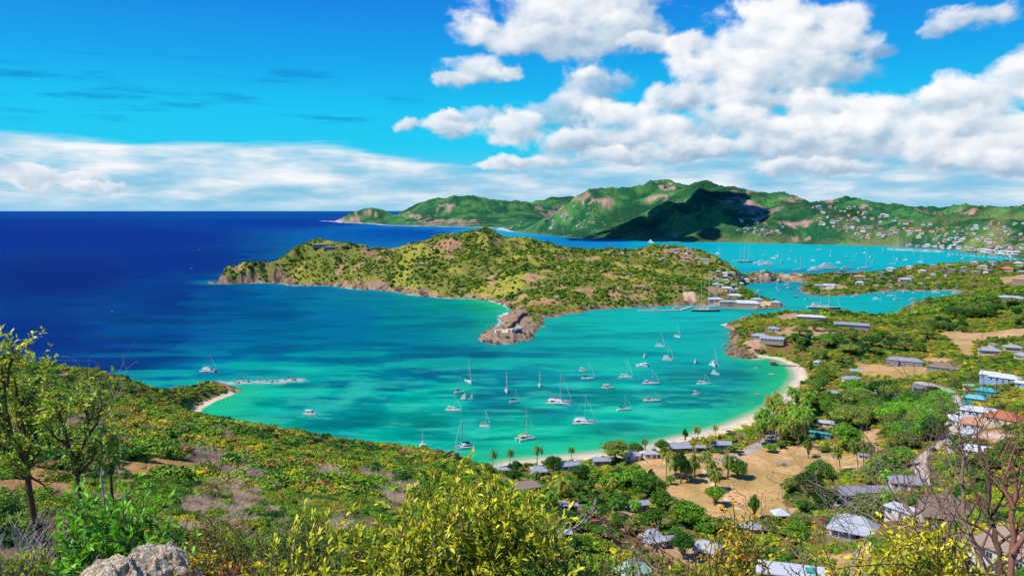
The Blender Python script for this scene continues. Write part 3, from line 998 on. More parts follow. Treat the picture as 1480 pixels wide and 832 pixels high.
x, y = WX.ravel(), WY.ravel()
fe = np.stack([np.arctan2(x, y) * 12, np.log(np.hypot(x, y)) * 3.2], -1).astype(np.float32)
dist = np.hypot(x, y)
wob = np.stack([fbm(x / 60, y / 60, 200, 3) - .5, fbm(x / 60, y / 60, 201, 3) - .5], -1) * np.array([.9, .5])
fe = fe + wob.astype(np.float32)
acc = np.zeros((len(x), 3), np.float32)
for k0 in range(0, len(x), 80000):
    d2 = ((fe[k0:k0 + 80000, None, :] - wr[None, :, :2]) ** 2).sum(-1) + .02
    ww = d2 ** -2.2
    acc[k0:k0 + 80000] = (ww @ wr[:, 2:]) / ww.sum(1)[:, None]
pxw, pyw = to_px(x, y, np.zeros_like(x))
sdw = wsd.ravel()
bay = sstep(1500, 900, dist) * sstep(-.62, -.45, np.arctan2(x, y) + .0)
lag = sstep(.32, .5, fbm(x / 240, y / 60, 210, 4))
# sand and seagrass on the bed of the bay
pat = fbm(x / 75 + 3, y / 26, 211, 5)
dark = sstep(.53, .66, pat) * bay
lite = sstep(.48, .38, pat) * bay
acc = acc * (1 - dark * .24)[:, None] * np.array([1, 1, 1.0]) + acc * 0
acc = acc + (lin((20, 205, 160))[None, :] - acc) * (lite * .6 * sstep(900, 560, dist))[:, None]
pat2 = fbm(x / 24 + 9, y / 9, 213, 4)
nearL = sstep(760, 520, dist)
acc = acc * (1 - (sstep(.55, .68, pat2) * nearL * bay * .22))[:, None]
acc = acc + (lin((70, 215, 175))[None, :] - acc) * (sstep(.44, .32, pat2) * nearL * bay * .35)[:, None]
acc = acc * (1 + bay[:, None] * np.array([0, .07, -.02]))
# the curved sand bar from the cove
bar = [at_z(*p) for p in ((335, 612), (380, 600), (430, 596), (475, 588), (505, 577), (518, 565), (520, 553))]
db = seg_dist(x, y, bar, False)
fb = sstep(17, 2, db + (fbm(x / 12, y / 12, 215, 3) - .5) * 16) * sstep(20, 60, -0 + np.abs(sdw))
acc = acc + (lin((50, 205, 170))[None, :] - acc) * (fb * .6)[:, None]
# shallows along the shores
shal = sstep(-42, -4, sdw + (fbm(x / 20, y / 20, 216, 3) - .5) * 26)
bl = seg_dist(x.astype(np.float32), y.astype(np.float32), beach_line, False)
cl = np.minimum(seg_dist(x.astype(np.float32), y.astype(np.float32), cove_line, False), seg_dist(x.astype(np.float32), y.astype(np.float32), [at_z(700, 432), at_z(736, 445)], False))
nb = sstep(70, 25, np.minimum(bl, cl))
acc = acc + (lin((40, 200, 130))[None, :] - acc) * (shal * nb * .75)[:, None]
acc = acc + (lin((30, 175, 150))[None, :] - acc) * (shal * (1 - nb) * sstep(2200, 1500, dist) * .3)[:, None]
vs = sstep(-9, -1.5, sdw) * sstep(32, 18, bl)
acc = acc + (lin((205, 200, 150))[None, :] - acc) * (vs * .8)[:, None]
# brown reef off the left point
reef = [at_z(*p) for p in ((318, 553), (360, 552), (400, 551), (430, 549))]
dr_ = seg_dist(x, y, reef, False)
fr = sstep(11, 3, dr_ + (fbm(x / 7, y / 7, 218, 4) - .5) * 22)
acc = acc + (lin((150, 170, 150))[None, :] - acc) * (fr * .65)[:, None]
# surf on open rock shores
exposed = sstep(1095, 1125, np.where(x < 0, 2000, 0)) * 0 + ((pxw < 735) & (dist > 900) & (dist < 2000)) * 1.0
foam = exposed * sstep(-7, -1, sdw + (fbm(x / 5, y / 5, 220, 3) - .5) * 7) * sstep(.36, .52, fbm(x / 18, y / 18, 221, 3))
foam = np.maximum(foam, ((pxw < 780) & (dist > 5000)) * sstep(-60, -15, sdw + (fbm(x / 60, y / 60, 222, 3) - .5) * 80) * .85)
foam = np.maximum(foam, sstep(8, 2, dr_ + (fbm(x / 4, y / 4, 223, 3) - .45) * 16) * .42)
foam = np.maximum(foam, sstep(-2.2, -.6, sdw) * (bl < 35) * .5)
caps = (vnoise(x / 7, y / 3.0, 230) > .9985) & (dist > 560) & (dist < 3500) & (sdw < -120) & (pxw < 560)
foam = np.maximum(foam, caps * .55)
acc *= .78
acc = acc + (lin((235, 242, 240), .8)[None, :] - acc) * np.clip(foam, 0, 1)[:, None]
wi = np.arange(WX.size).reshape(WX.shape)
wq = np.stack([wi[:-1, :-1], wi[:-1, 1:], wi[1:, 1:], wi[1:, :-1]], -1).reshape(-1, 4)[:, ::-1]
keep = (wz.ravel()[wq].min(1) < 0.6)
wq = wq[keep]
used = np.zeros(WX.size, bool)
used[wq.ravel()] = True
remap = np.cumsum(used) - 1
me = np_mesh('sea', np.stack([x, y, np.zeros_like(x)], -1)[used], remap[wq])
smooth(me)
ca = me.color_attributes.new('water', 'FLOAT_COLOR', 'POINT')
ca.data.foreach_set('color', np.concatenate([acc, np.clip(foam, 0, 1)[:, None]], 1).astype(np.float32)[used].ravel())
wm_, t, b, out = new_mat('sea_water')
att = t.n('ShaderNodeAttribute', attribute_name='water')
pos = t.n('ShaderNodeNewGeometry').outputs['Position']
sw = t.noise(t.v('MULTIPLY', pos, (.012, .04, 1)), 1.0, 6, .6)
sw2 = t.noise(t.v('MULTIPLY', pos, (.10, .34, 1)), 1.0, 4, .6)
k = t.m('MULTIPLY', t.m('MULTIPLY_ADD', sw, .5, .77), t.m('MULTIPLY_ADD', sw2, .5, .76))
cc = t.n('ShaderNodeCombineColor')
for i in range(3):
    t.put(cc.inputs[i], k)
t.put(b.inputs['Base Color'], t.mix(1.0, att.outputs['Color'], cc.outputs[0], 'MULTIPLY'))
wcol = b.inputs['Base Color'].links[0].from_socket
df = t.n('ShaderNodeBsdfDiffuse')
t.put(df.inputs[0], wcol)
gl = t.n('ShaderNodeBsdfGlossy')
gl.inputs['Roughness'].default_value = .22
mx = t.n('ShaderNodeMixShader')
t.put(mx.inputs[0], t.m('MULTIPLY_ADD', att.outputs['Alpha'], -.035, .035))
t.t.links.new(df.outputs[0], mx.inputs[1])
t.t.links.new(gl.outputs[0], mx.inputs[2])
t.t.links.new(mx.outputs[0], out.inputs[0])
bp = t.n('ShaderNodeBump')
bp.inputs['Strength'].default_value = .55
bp.inputs['Distance'].default_value = .7
t.put(bp.inputs['Height'], t.m('ADD', t.noise(t.v('MULTIPLY', pos, (.16, .45, 1)), 1.0, 5, .6), t.m('MULTIPLY', t.noise(pos, 1.4, 3, .6), .25)))
t.put(df.inputs['Normal'], bp.outputs[0])
t.put(gl.inputs['Normal'], bp.outputs[0])
t.t.nodes.remove(b)
tag(link('sea', me, None, [wm_]), kind='structure')


# ------------------------------------------------------------------ leaves, bark
def leaf_mat(name, var=.5, translucent=.25, rough=.55, spec=.25, tip=None, base=None):
    """foliage: colour from the thing's own tint, lightly different on every leaf"""
    m, t, b, out = new_mat(name)
    if base is None:
        a = t.n('ShaderNodeAttribute', attribute_name='tint', attribute_type='INSTANCER')
        c = a.outputs['Color']
    else:
        c = base
    geo = t.n('ShaderNodeNewGeometry')
    rp = geo.outputs['Random Per Island']
    oi = t.n('ShaderNodeObjectInfo').outputs['Random']
    tc = t.n('ShaderNodeTexCoord').outputs['Object']
    nz = t.noise(tc, 1.6, 2, .5)
    k = t.m('MULTIPLY_ADD', rp, var, t.m('MULTIPLY_ADD', nz, .7, t.m('MULTIPLY_ADD', oi, .25, .52 - var / 2)))
    cc = t.n('ShaderNodeCombineColor')
    for i in range(3):
        t.put(cc.inputs[i], k)
    col = t.mix(1.0, c, cc.outputs[0], 'MULTIPLY')
    if tip is not None:
        col = t.mix(t.m('MULTIPLY', t.ss(.55, .95, rp), .8), col, tip)
    t.put(b.inputs['Base Color'], col)
    b.inputs['Roughness'].default_value = rough
    b.inputs['Specular IOR Level'].default_value = spec
    if translucent:
        tr = t.n('ShaderNodeBsdfTranslucent')
        t.put(tr.inputs[0], t.mix(1.0, col, (1.0, 1.0, .45, 1), 'MULTIPLY'))
        mx = t.n('ShaderNodeMixShader')
        mx.inputs[0].default_value = translucent
        t.t.links.new(b.outputs[0], mx.inputs[1])
        t.t.links.new(tr.outputs[0], mx.inputs[2])
        t.t.links.new(mx.outputs[0], out.inputs[0])
    return m


M_LEAF = leaf_mat('foliage', .55, .18)
M_SCRUB = leaf_mat('scrub_foliage', .55, 0)
M_DRY = leaf_mat('dry_twigs', .5, 0, .8, .1)
M_BARK = paint('bark', rgb(112, 92, 74), .9, .3, 3, .6, .1)
M_BARK_RED = paint('reddish_bark', rgb(158, 128, 110), .8, .35, 6, .5, .15)
M_BARK_GREY = paint('grey_bark', rgb(196, 180, 166), .9, .3, 6, .5, .1)
M_BARK_DARK = paint('dark_bark', rgb(110, 86, 72), .9, .3, 5, .5, .1)
M_TRUNK = paint('palm_trunk', rgb(150, 132, 108), .9, .3, 3, .5, .1)


def quad_leaves(cen, nrm, size, aspect=1.6, seed=0):
    """flat pointed leaves (4 corners) at cen, facing nrm"""
    g = np.random.default_rng(seed)
    n = len(cen)
    nrm = nrm / (np.linalg.norm(nrm, axis=1, keepdims=True) + 1e-9)
    rv = g.normal(size=(n, 3))
    a = np.cross(nrm, rv)
    a /= np.linalg.norm(a, axis=1, keepdims=True) + 1e-9
    b = np.cross(nrm, a)
    s = (size * (0.6 + .8 * g.random(n)))[:, None] if np.isscalar(size) else size[:, None]
    a = a * s * .5 * aspect
    b = b * s * .5
    v = np.stack([cen - a, cen - b * .9 - a * .1, cen + a, cen + b * .9 - a * .1], 1).reshape(-1, 3)
    return v, np.arange(n * 4).reshape(n, 4)


def ico(sub=1):
    import bmesh
    bm = bmesh.new()
    bmesh.ops.create_icosphere(bm, subdivisions=sub, radius=1.0)
    v = np.array([p.co[:] for p in bm.verts])
    f = np.array([[q.index for q in p.verts] for p in bm.faces])
    bm.free()
    return v, f


ICO1, ICO2 = ico(1), ico(2)


def crown_mesh(name, lobes, n_leaf, leaf, mat, seed, core=.78, jitter=.35, flat=1.0):
    """lobes: (x,y,z,rx,ry,rz). Leaves lie round every lobe, a few rough inner masses stop the light"""
    g = np.random.default_rng(seed)
    V, F = [], []
    off = 0
    tot = sum(l[3] * l[4] for l in lobes)
    for l in lobes:
        c, r = np.array(l[:3]), np.array(l[3:6])
        n = max(6, int(n_leaf * l[3] * l[4] / tot))
        d = g.normal(size=(n, 3))
        d /= np.linalg.norm(d, axis=1, keepdims=True)
        d[:, 2] = np.where(d[:, 2] < -.35, -d[:, 2], d[:, 2])
        rad = 1 - jitter * g.random(n) ** 1.5 + (g.random(n) < .12) * .22 * g.random(n)
        p = c + d * r * rad[:, None]
        nn_ = d / r + g.normal(size=(n, 3)) * .75 / r.mean()
        v, f = quad_leaves(p, nn_, leaf, 1.5, int(g.integers(1e6)))
        V.append(v)
        F.append(f + off)
        off += len(v)
        if core:
            iv, if_ = ICO1
            vv = c + iv * r * core * (1 + .25 * (g.random((len(iv), 1)) - .5))
            V.append(vv)
            F.append(np.concatenate([if_, if_[:, 2:3]], 1) + off)
            off += len(vv)
    V = np.concatenate(V)
    F = np.concatenate(F)
    me = bpy.data.meshes.new(name)
    me.from_pydata(V.tolist(), [], [tuple(q) if q[2] != q[3] else tuple(q[:3]) for q in F.tolist()])
    me.materials.append(mat)
    me.update()
    return me


def bush_lobes(g, n, spread=.55, r=.5, zr=.75):
    L = []
    for i in range(n):
        a, q = g.random() * 2 * PI, math.sqrt(g.random()) * spread
        rr = r * (.65 + .6 * g.random())
        L.append((math.cos(a) * q, math.sin(a) * q, .28 + .35 * g.random() * (1 - q), rr, rr, rr * zr * (.8 + .5 * g.random())))
    return L


HID = bpy.data.collections.new('scrub_shapes')        # shapes that only the scrub's geometry nodes use
g = np.random.default_rng(5)


def hid(name, me):
    o = bpy.data.objects.new(name, me)
    HID.objects.link(o)
    tag(o, 'dense scrub bushes covering the slopes', None, None, 'stuff')
    return o


NV = 5
for k in range(NV):     # 0-4 far clumps
    hid('scrub_clump_a%d' % k, crown_mesh('scrub_clump', bush_lobes(g, 3), 70, .30, M_SCRUB, 50 + k, .8))
for k in range(NV):     # 5-9 middle clumps
    hid('scrub_clump_b%d' % k, crown_mesh('scrub_clump', bush_lobes(g, 6, .62, .4), 420, .13, M_SCRUB, 60 + k, .75))
for k in range(NV):     # 10-14 near clumps
    hid('scrub_clump_c%d' % k, crown_mesh('scrub_clump', bush_lobes(g, 11, .7, .33), 2600, .062, M_SCRUB, 70 + k, .68, .5))


def twig_mesh(name, n, seed, rad=.008, mat=None, spread=.8):
    """a bare dry bush: many thin crooked stems"""
    g = np.random.default_rng(seed)
    mb = MB()
    for i in range(n):
        a, q = g.random() * 2 * PI, g.random() * .3
        p = np.array([math.cos(a) * q, math.sin(a) * q, 0.0])
        d = np.array([math.cos(a) * spread * g.random(), math.sin(a) * spread * g.random(), .7 + .4 * g.random()])
        pts = [p.copy()]
        for s_ in range(4):
            d = d + g.normal(size=3) * .28
            p = p + d / np.linalg.norm(d) * .26
            pts.append(p.copy())
            if s_ in (1, 2, 3):
                e = d + g.normal(size=3) * .7
                e /= np.linalg.norm(e)
                mb.tube([p, p + e * .16 + g.normal(size=3) * .02, p + e * .3 + g.normal(size=3) * .05], [rad * .7, rad * .55, rad * .3], 3, cap=False)
        mb.tube(pts, [rad * 1.3, rad, rad * .8, rad * .6, rad * .4], 3, cap=False)
    o = mb.build(name, mat or M_DRY)
    me = o.data
    bpy.data.objects.remove(o)
    return me


for k in range(3):      # 15-17 bare bushes
    hid('scrub_clump_d%d' % k, twig_mesh('dry_bush', 110, 90 + k, .012, None, 2.2))

# ------------------------------------------------------------------ where the scrub grows
PAL = [lin(c, 1.8) for c in ((64, 104, 22), (96, 124, 26), (130, 138, 28), (162, 156, 32), (192, 174, 38), (44, 80, 20), (140, 126, 40), (166, 140, 50), (106, 132, 26))]
PAL = np.array(PAL)


def scatter(n, d0, d1, seed, pw=1.0, inv=False):
    g = np.random.default_rng(seed)
    a = np.radians(-37.5 + 75 * g.random(n))
    if pw == 1.0:
        d = np.sqrt(d0 ** 2 + (d1 ** 2 - d0 ** 2) * g.random(n))
    else:
        d = d0 * (d1 / d0) ** g.random(n)
    x, y = np.sin(a) * d, np.cos(a) * d
    z, sd = height(x, y, True)
    m = sd > 1.5
    x, y, z, sd = x[m], y[m], z[m], sd[m]
    c, fr = cover(x, y, z, sd)
    m = (g.random(len(x)) > fr * 1.05) if not inv else (fr > .6) & (sd > 24)
    return x[m], y[m], z[m], sd[m], np.hypot(x[m], y[m]), g


clear = []      # x, y, radius of places kept free of scrub (houses, trees, lawns); filled below


def in_view(x, y, z, mx=60, my=60):
    a, b_ = to_px(x, y, z)
    return (a > -mx) & (a < 1480 + mx) & (b_ < 832 + my)


def tints(x, y, dist, g, seed=300):
    n = len(x)
    t1 = fbm(x / 28, y / 28, seed, 3) * .55 + fbm(x / 7, y / 7, seed + 1, 2) * .45
    idx = np.clip((t1 - .28) / .44 * 6 + g.normal(size=n) * .95, 0, 8).astype(int)
    order = np.array([5, 0, 1, 8, 2, 6, 3, 7, 4])
    c = PAL[order[idx]]
    c = c * (.72 + .5 * g.random(n))[:, None]
    return c


def cloud_object(name, P, rot, scl, pid, tint, label):
    me = bpy.data.meshes.new(name)
    n = len(P)
    me.vertices.add(n)
    me.vertices.foreach_set('co', P.astype(np.float32).ravel())
    for nm, typ, key, arr in (('rot', 'FLOAT_VECTOR', 'vector', rot), ('scl', 'FLOAT_VECTOR', 'vector', scl), ('pid', 'INT', 'value', pid)):
        at = me.attributes.new(nm, typ, 'POINT')
        at.data.foreach_set(key, np.ascontiguousarray(arr, np.int32 if typ == 'INT' else np.float32).ravel())
    at = me.attributes.new('tint', 'FLOAT_COLOR', 'POINT')
    at.data.foreach_set('color', np.concatenate([tint, np.ones((n, 1))], 1).astype(np.float32).ravel())
    o = link(name, me)
    tag(o, label, None, None, 'stuff')
    ng = bpy.data.node_groups.new(name, 'GeometryNodeTree')
    ng.interface.new_socket('Geometry', in_out='INPUT', socket_type='NodeSocketGeometry')
    ng.interface.new_socket('Geometry', in_out='OUTPUT', socket_type='NodeSocketGeometry')
    gi, go = ng.nodes.new('NodeGroupInput'), ng.nodes.new('NodeGroupOutput')
    ip = ng.nodes.new('GeometryNodeInstanceOnPoints')
    ci = ng.nodes.new('GeometryNodeCollectionInfo')
    ci.inputs['Collection'].default_value = HID
    ci.inputs['Separate Children'].default_value = True
    ci.inputs['Reset Children'].default_value = True
    mp = ng.nodes.new('GeometryNodeMeshToPoints')
    L = ng.links.new

    def attr(nm, dt):
        a_ = ng.nodes.new('GeometryNodeInputNamedAttribute')
        a_.data_type = dt
        a_.inputs['Name'].default_value = nm
        return a_.outputs[0]
    L(gi.outputs[0], mp.inputs[0])
    L(mp.outputs[0], ip.inputs['Points'])
    L(ci.outputs[0], ip.inputs['Instance'])
    ip.inputs['Pick Instance'].default_value = True
    L(attr('pid', 'INT'), ip.inputs['Instance Index'])
    er = ng.nodes.new('FunctionNodeEulerToRotation')
    L(attr('rot', 'FLOAT_VECTOR'), er.inputs[0])
    L(er.outputs[0], ip.inputs['Rotation'])
    L(attr('scl', 'FLOAT_VECTOR'), ip.inputs['Scale'])
    L(ip.outputs[0], go.inputs[0])
    md = o.modifiers.new('scatter', 'NODES')
    md.node_group = ng
    return o


def clear_mask(x, y):
    ok = np.ones(len(x), bool)
    for cx_, cy_, r in clear:
        ok &= (x - cx_) ** 2 + (y - cy_) ** 2 > r * r
    return ok


# dead mauve-grey patches on the near slope, as seen in the photograph (pixel ellipses laid on the ground)
DEAD = [(320, 735, 55, 28), (285, 670, 40, 14), (245, 765, 30, 14), (110, 610, 20, 8), (350, 690, 30, 10), (560, 720, 24, 16), (485, 762, 24, 12), (470, 690, 20, 8), (640, 600, 1, 1), (1125, 725, 12, 8), (540, 690, 20, 8)]


def make_scrub():
    # middle and far scrub
    out = dict(P=[], rot=[], scl=[], pid=[], tint=[])

    def push(x, y, z, rad, hk, pid, tint, g):
        n = len(x)
        out['P'].append(np.stack([x, y, z - rad * .12], -1))
        out['rot'].append(np.stack([g.normal(size=n) * .08, g.normal(size=n) * .08, g.random(n) * 2 * PI], -1))
        out['scl'].append(np.stack([rad, rad, rad * hk], -1))
        out['pid'].append(pid)
        out['tint'].append(tint)

    def dead_w(x, y, z):
        px, py = to_px(x, y, z)
        dw = np.zeros(len(x))
        for a, b_, ra, rb in DEAD:
            dw = np.maximum(dw, 1.3 - np.hypot((px - a) / ra, (py - b_) / rb))
        return dw
    for (n, d0, d1, sc, pb, seed, pw) in ((900, 14, 40, (.45, .9), 10, 1, 1), (5200, 40, 100, (.6, 1.3), 10, 2, 1), (11000, 100, 260, (.9, 2.7), 5, 3, 1), (20000, 260, 560, (1.2, 3.2), 5, 4, 1),
                                          (34000, 560, 1050, (1.3, 3.4), 5, 5, 1), (115000, 1050, 1800, (1.1, 4.6), 0, 6, 1), (12000, 1600, 2300, (2.0, 4.2), 0, 7, 1), (40000, 2500, 4700, (2.5, 5.5), 0, 8, 1)):
        x, y, z, sd, dist, g = scatter(n, d0, d1, seed * 13 + 1, pw)
        m = clear_mask(x, y) & in_view(x, y, z)
        # the tree belt round lawns is planted one by one: keep the flat land behind the beach thin
        px, py = to_px(x, y, z)
        if seed == 6:
            m &= (fbm(x / 34, y / 34, 410, 4) + .35 * (vnoise(x / 9, y / 9, 411) - .5) > .43) | (g.random(len(x)) < .25)
        if seed == 8:
            m &= (fbm(x / 120, y / 120, 400, 4) > .45) | ((z < 30) & (g.random(len(x)) < .7))
        x, y, z, sd, dist, px, py = (q[m] for q in (x, y, z, sd, dist, px, py))
        n = len(x)
        rad = sc[0] + (sc[1] - sc[0]) * g.random(n) ** 1.6
        if seed == 6:
            rad = rad * (.6 + .8 * fbm(x / 60, y / 60, 402, 3))
        tn = tints(x, y, dist, g)
        pid = pb + g.integers(0, NV, n)
        hk = .75 + .4 * g.random(n)
        if seed <= 4:
            dw = dead_w(x, y, z)
            dead = (dist > 34) & (g.random(n) < np.clip(dw * 1.0, 0, .7) + .03)
            pid = np.where(dead, 15 + g.integers(0, 3, n), pid)
            tn[dead] = lin((206, 172, 150)) * (.6 + .5 * g.random(dead.sum()))[:, None]
            hk = np.where(dead, .7, hk)
            redd = (~dead) & (g.random(n) < .02 + .05 * (px < 620) * (py < 690))
            tn[redd] = lin((172, 134, 58)) * (.7 + .5 * g.random(redd.sum()))[:, None]
        if seed == 8:
            tn = (lin((44, 96, 46))[None] * .6 + tn * .4) * .62
            rad *= .8
        if seed in (5, 6, 7):
            tn = tn * (.95 if seed != 6 else np.array([.72, .86, .8]))
        push(x, y, z, rad, hk, pid, tn, g)
    x, y, z, sd, dist, g = scatter(26000, 60, 560, 99, 1, True)      # tufts and low weeds on the bare ground
    m = clear_mask(x, y) & in_view(x, y, z) & (fbm(x / 9, y / 9, 420, 3) + .25 * g.random(len(x)) > .6)
    x, y, z, dist = x[m], y[m], z[m], dist[m]
    n = len(x)
    tn = lin((196, 168, 96)) * (.6 + .6 * g.random(n))[:, None]
    gr = g.random(n) < .35
    tn[gr] = lin((120, 132, 50)) * (.7 + .5 * g.random(gr.sum()))[:, None]
    push(x, y, z, .15 + .45 * g.random(n) ** 2, .5 + .4 * g.random(n), 5 + g.integers(0, NV, n), tn, g)
    cloud_object('scrub', *(np.concatenate(out[k_]) for k_ in ('P', 'rot', 'scl', 'pid', 'tint')), 'dense green and olive scrub covering the slopes and headlands')


def dist3(p):
    return math.sqrt(p[0] ** 2 + p[1] ** 2 + (p[2] - EYE) ** 2)


# ------------------------------------------------------------------ trees
def limb_path(p0, p1, g, n=4, wob=.12):
    p0, p1 = np.array(p0, float), np.array(p1, float)
    L = np.linalg.norm(p1 - p0)
    pts = []
    for i in range(n + 1):
        t = i / n
        q = p0 + (p1 - p0) * t
        if 0 < i < n:
            q = q + g.normal(size=3) * L * wob * .5
        pts.append(tuple(q))
    return pts


def make_tree(name, H, cw_, trunk_h, lobes_n, leafn, leaf, seed, flat=.7, mat=None, bark=None, spread=1.0):
    """trunk with limbs reaching into every mass of the crown; crown of many leaves. Size H metres"""
    g = np.random.default_rng(seed)
    root = empty(name)
    L = []
    for i in range(lobes_n):
        a, q = i * 2.4 + g.random(), math.sqrt((i + .4) / lobes_n) * cw_ * .5 * .72 * spread
        rr = cw_ * (.17 + .11 * g.random())
        zz = trunk_h + (H - trunk_h) * (.22 + .5 * (1 - (q / (cw_ * .5)) ** 1.6)) * (.7 + .5 * g.random())
        L.append((math.cos(a) * q, math.sin(a) * q, min(zz, H - rr * flat), rr, rr * (.8 + .4 * g.random()), rr * flat))
    mb = MB()
    r0 = H * .028
    mb.tube([(0, 0, -.4), (0.02 * H, 0, trunk_h * .5), (0, .02 * H, trunk_h)], [r0 * 1.3, r0, r0 * .85], 7)
    for l in L:
        mb.tube(limb_path((0, .02 * H, trunk_h * .92), (l[0], l[1], l[2]), g), [r0 * .6, r0 * .5, r0 * .38, r0 * .25, r0 * .12], 5, cap=False)
    tr = mb.build('trunk', bark or M_BARK, root, True)
    me = crown_mesh('crown', L, leafn, leaf, mat or M_LEAF, seed + 5, .6, .5)
    cr = link('crown', me, root)
    return Proto(root, [tr, cr])


def make_palm(name, H, seed, nf=19, frond=3.6, lean=.7, dense=26):
    g = np.random.default_rng(seed)
    root = empty(name)
    mb = MB()
    pts, rad = [], []
    la = g.random() * 2 * PI
    for i in range(8):
        t = i / 7
        off = lean * t * t
        pts.append((math.cos(la) * off, math.sin(la) * off, -.4 + (H - frond * .25 + .4) * t))
        rad.append(.24 - .11 * t + (.08 if i == 0 else 0))
    mb.tube(pts, rad, 7)
    top = np.array(pts[-1])
    tr = mb.build('trunk', M_TRUNK, root, True)
    V, F = [], []
    off = 0
    for k in range(nf):
        a = k * 2.399 + g.random() * .4
        up = 1.15 - 1.75 * (k / nf) + g.normal() * .12            # first fronds stand up, last hang
        L = frond * (.85 + .3 * g.random())
        p = top.copy()
        d = np.array([math.cos(a) * math.cos(up), math.sin(a) * math.cos(up), math.sin(up)])
        side = np.array([-math.sin(a), math.cos(a), 0])
        rib = [p.copy()]
        st = 9
        for i in range(st):
            d = d + np.array([0, 0, -.17 - .03 * i])
            d /= np.linalg.norm(d)
            p = p + d * L / st
            rib.append(p.copy())
        rib = np.array(rib)
        for i in range(dense):
            t = (i + 1.5) / (dense + 1)
            q = t * st
            j = min(int(q), st - 1)
            c = rib[j] + (rib[j + 1] - rib[j]) * (q - j)
            dd = rib[j + 1] - rib[j]
            dd /= np.linalg.norm(dd)
            ll = frond * .25 * math.sin(PI * min(.12 + t * .82, 1)) ** .6
            for s_ in (-1, 1):
                tip = c + side * s_ * ll * .8 + dd * ll * .55 + np.array([0, 0, -ll * (.28 + .35 * g.random())])
                w_ = dd * .075 * frond / 3.6
                V += [c - w_, c + w_, tip + w_ * .3, tip - w_ * .3]
                F.append((off, off + 1, off + 2, off + 3))
                off += 4
    me = np_mesh('crown', np.array(V), np.array(F))
    me.materials.append(M_LEAF)
    cr = link('crown', me, root)
    return Proto(root, [tr, cr])


P_ROUND = [make_tree('broadleaf_tree', 6.5, 6.4, 1.0, 15 + k, 2300, .26, 200 + k, .85) for k in range(4)]
P_TALL = [make_tree('tall_tree', 8.5, 4.8, 1.2, 13, 1900, .26, 220 + k, 1.1) for k in range(2)]
P_FLAT = [make_tree('spreading_tree', 6.0, 9.0, 1.8, 18, 2600, .24, 230 + k, .6) for k in range(2)]
P_BUSH = [make_tree('round_bush', 2.6, 3.6, .3, 7, 800, .26, 240 + k, .8) for k in range(2)]
P_PALM = [make_palm('coconut_palm', 9.5, 250 + k, 19, 3.5, .5 + .5 * k) for k in range(4)]
P_DATE = [make_palm('bushy_palm', 5.4, 260 + k, 30, 2.9, .2, 30) for k in range(2)]
KIND = {'round': (P_ROUND, 6.5), 'tall': (P_TALL, 8.5), 'flat': (P_FLAT, 6.0), 'bush': (P_BUSH, 2.6), 'palm': (P_PALM, 9.5), 'date': (P_DATE, 5.4)}
_tn = [0]
GREEN = {'dark': (46, 86, 24), 'mid': (76, 120, 30), 'light': (104, 152, 36), 'yellow': (168, 172, 44), 'palm': (92, 116, 36), 'palmy': (134, 138, 46), 'olive': (112, 128, 48), 'lime': (110, 180, 30), 'bright': (100, 146, 34)}


def tree(kind, px, py, hpx, label, cat='tree', group=None, tint='mid', wide=1.0, zoff=0.0, P=None):
    _tn[0] += 1
    pr, H0 = KIND[kind]
    p = P or ground(px, py)
    h = hpx * dist3(p) / FPX
    s = h / H0
    k = rnd.random
    o = pr[_tn[0] % len(pr)].put((p[0], p[1], p[2] - .1 + zoff), k() * 6.28, (s * wide, s * wide, s), label, cat, group)
    c = lin(GREEN[tint]) * (1.1 + .5 * k())
    c = [float(q) for q in c]
    for ch in (ch for ch in o.children if ch.name.startswith('crown')):
        ch['tint'] = c
    clear.append((p[0], p[1], 1.0))
    return o


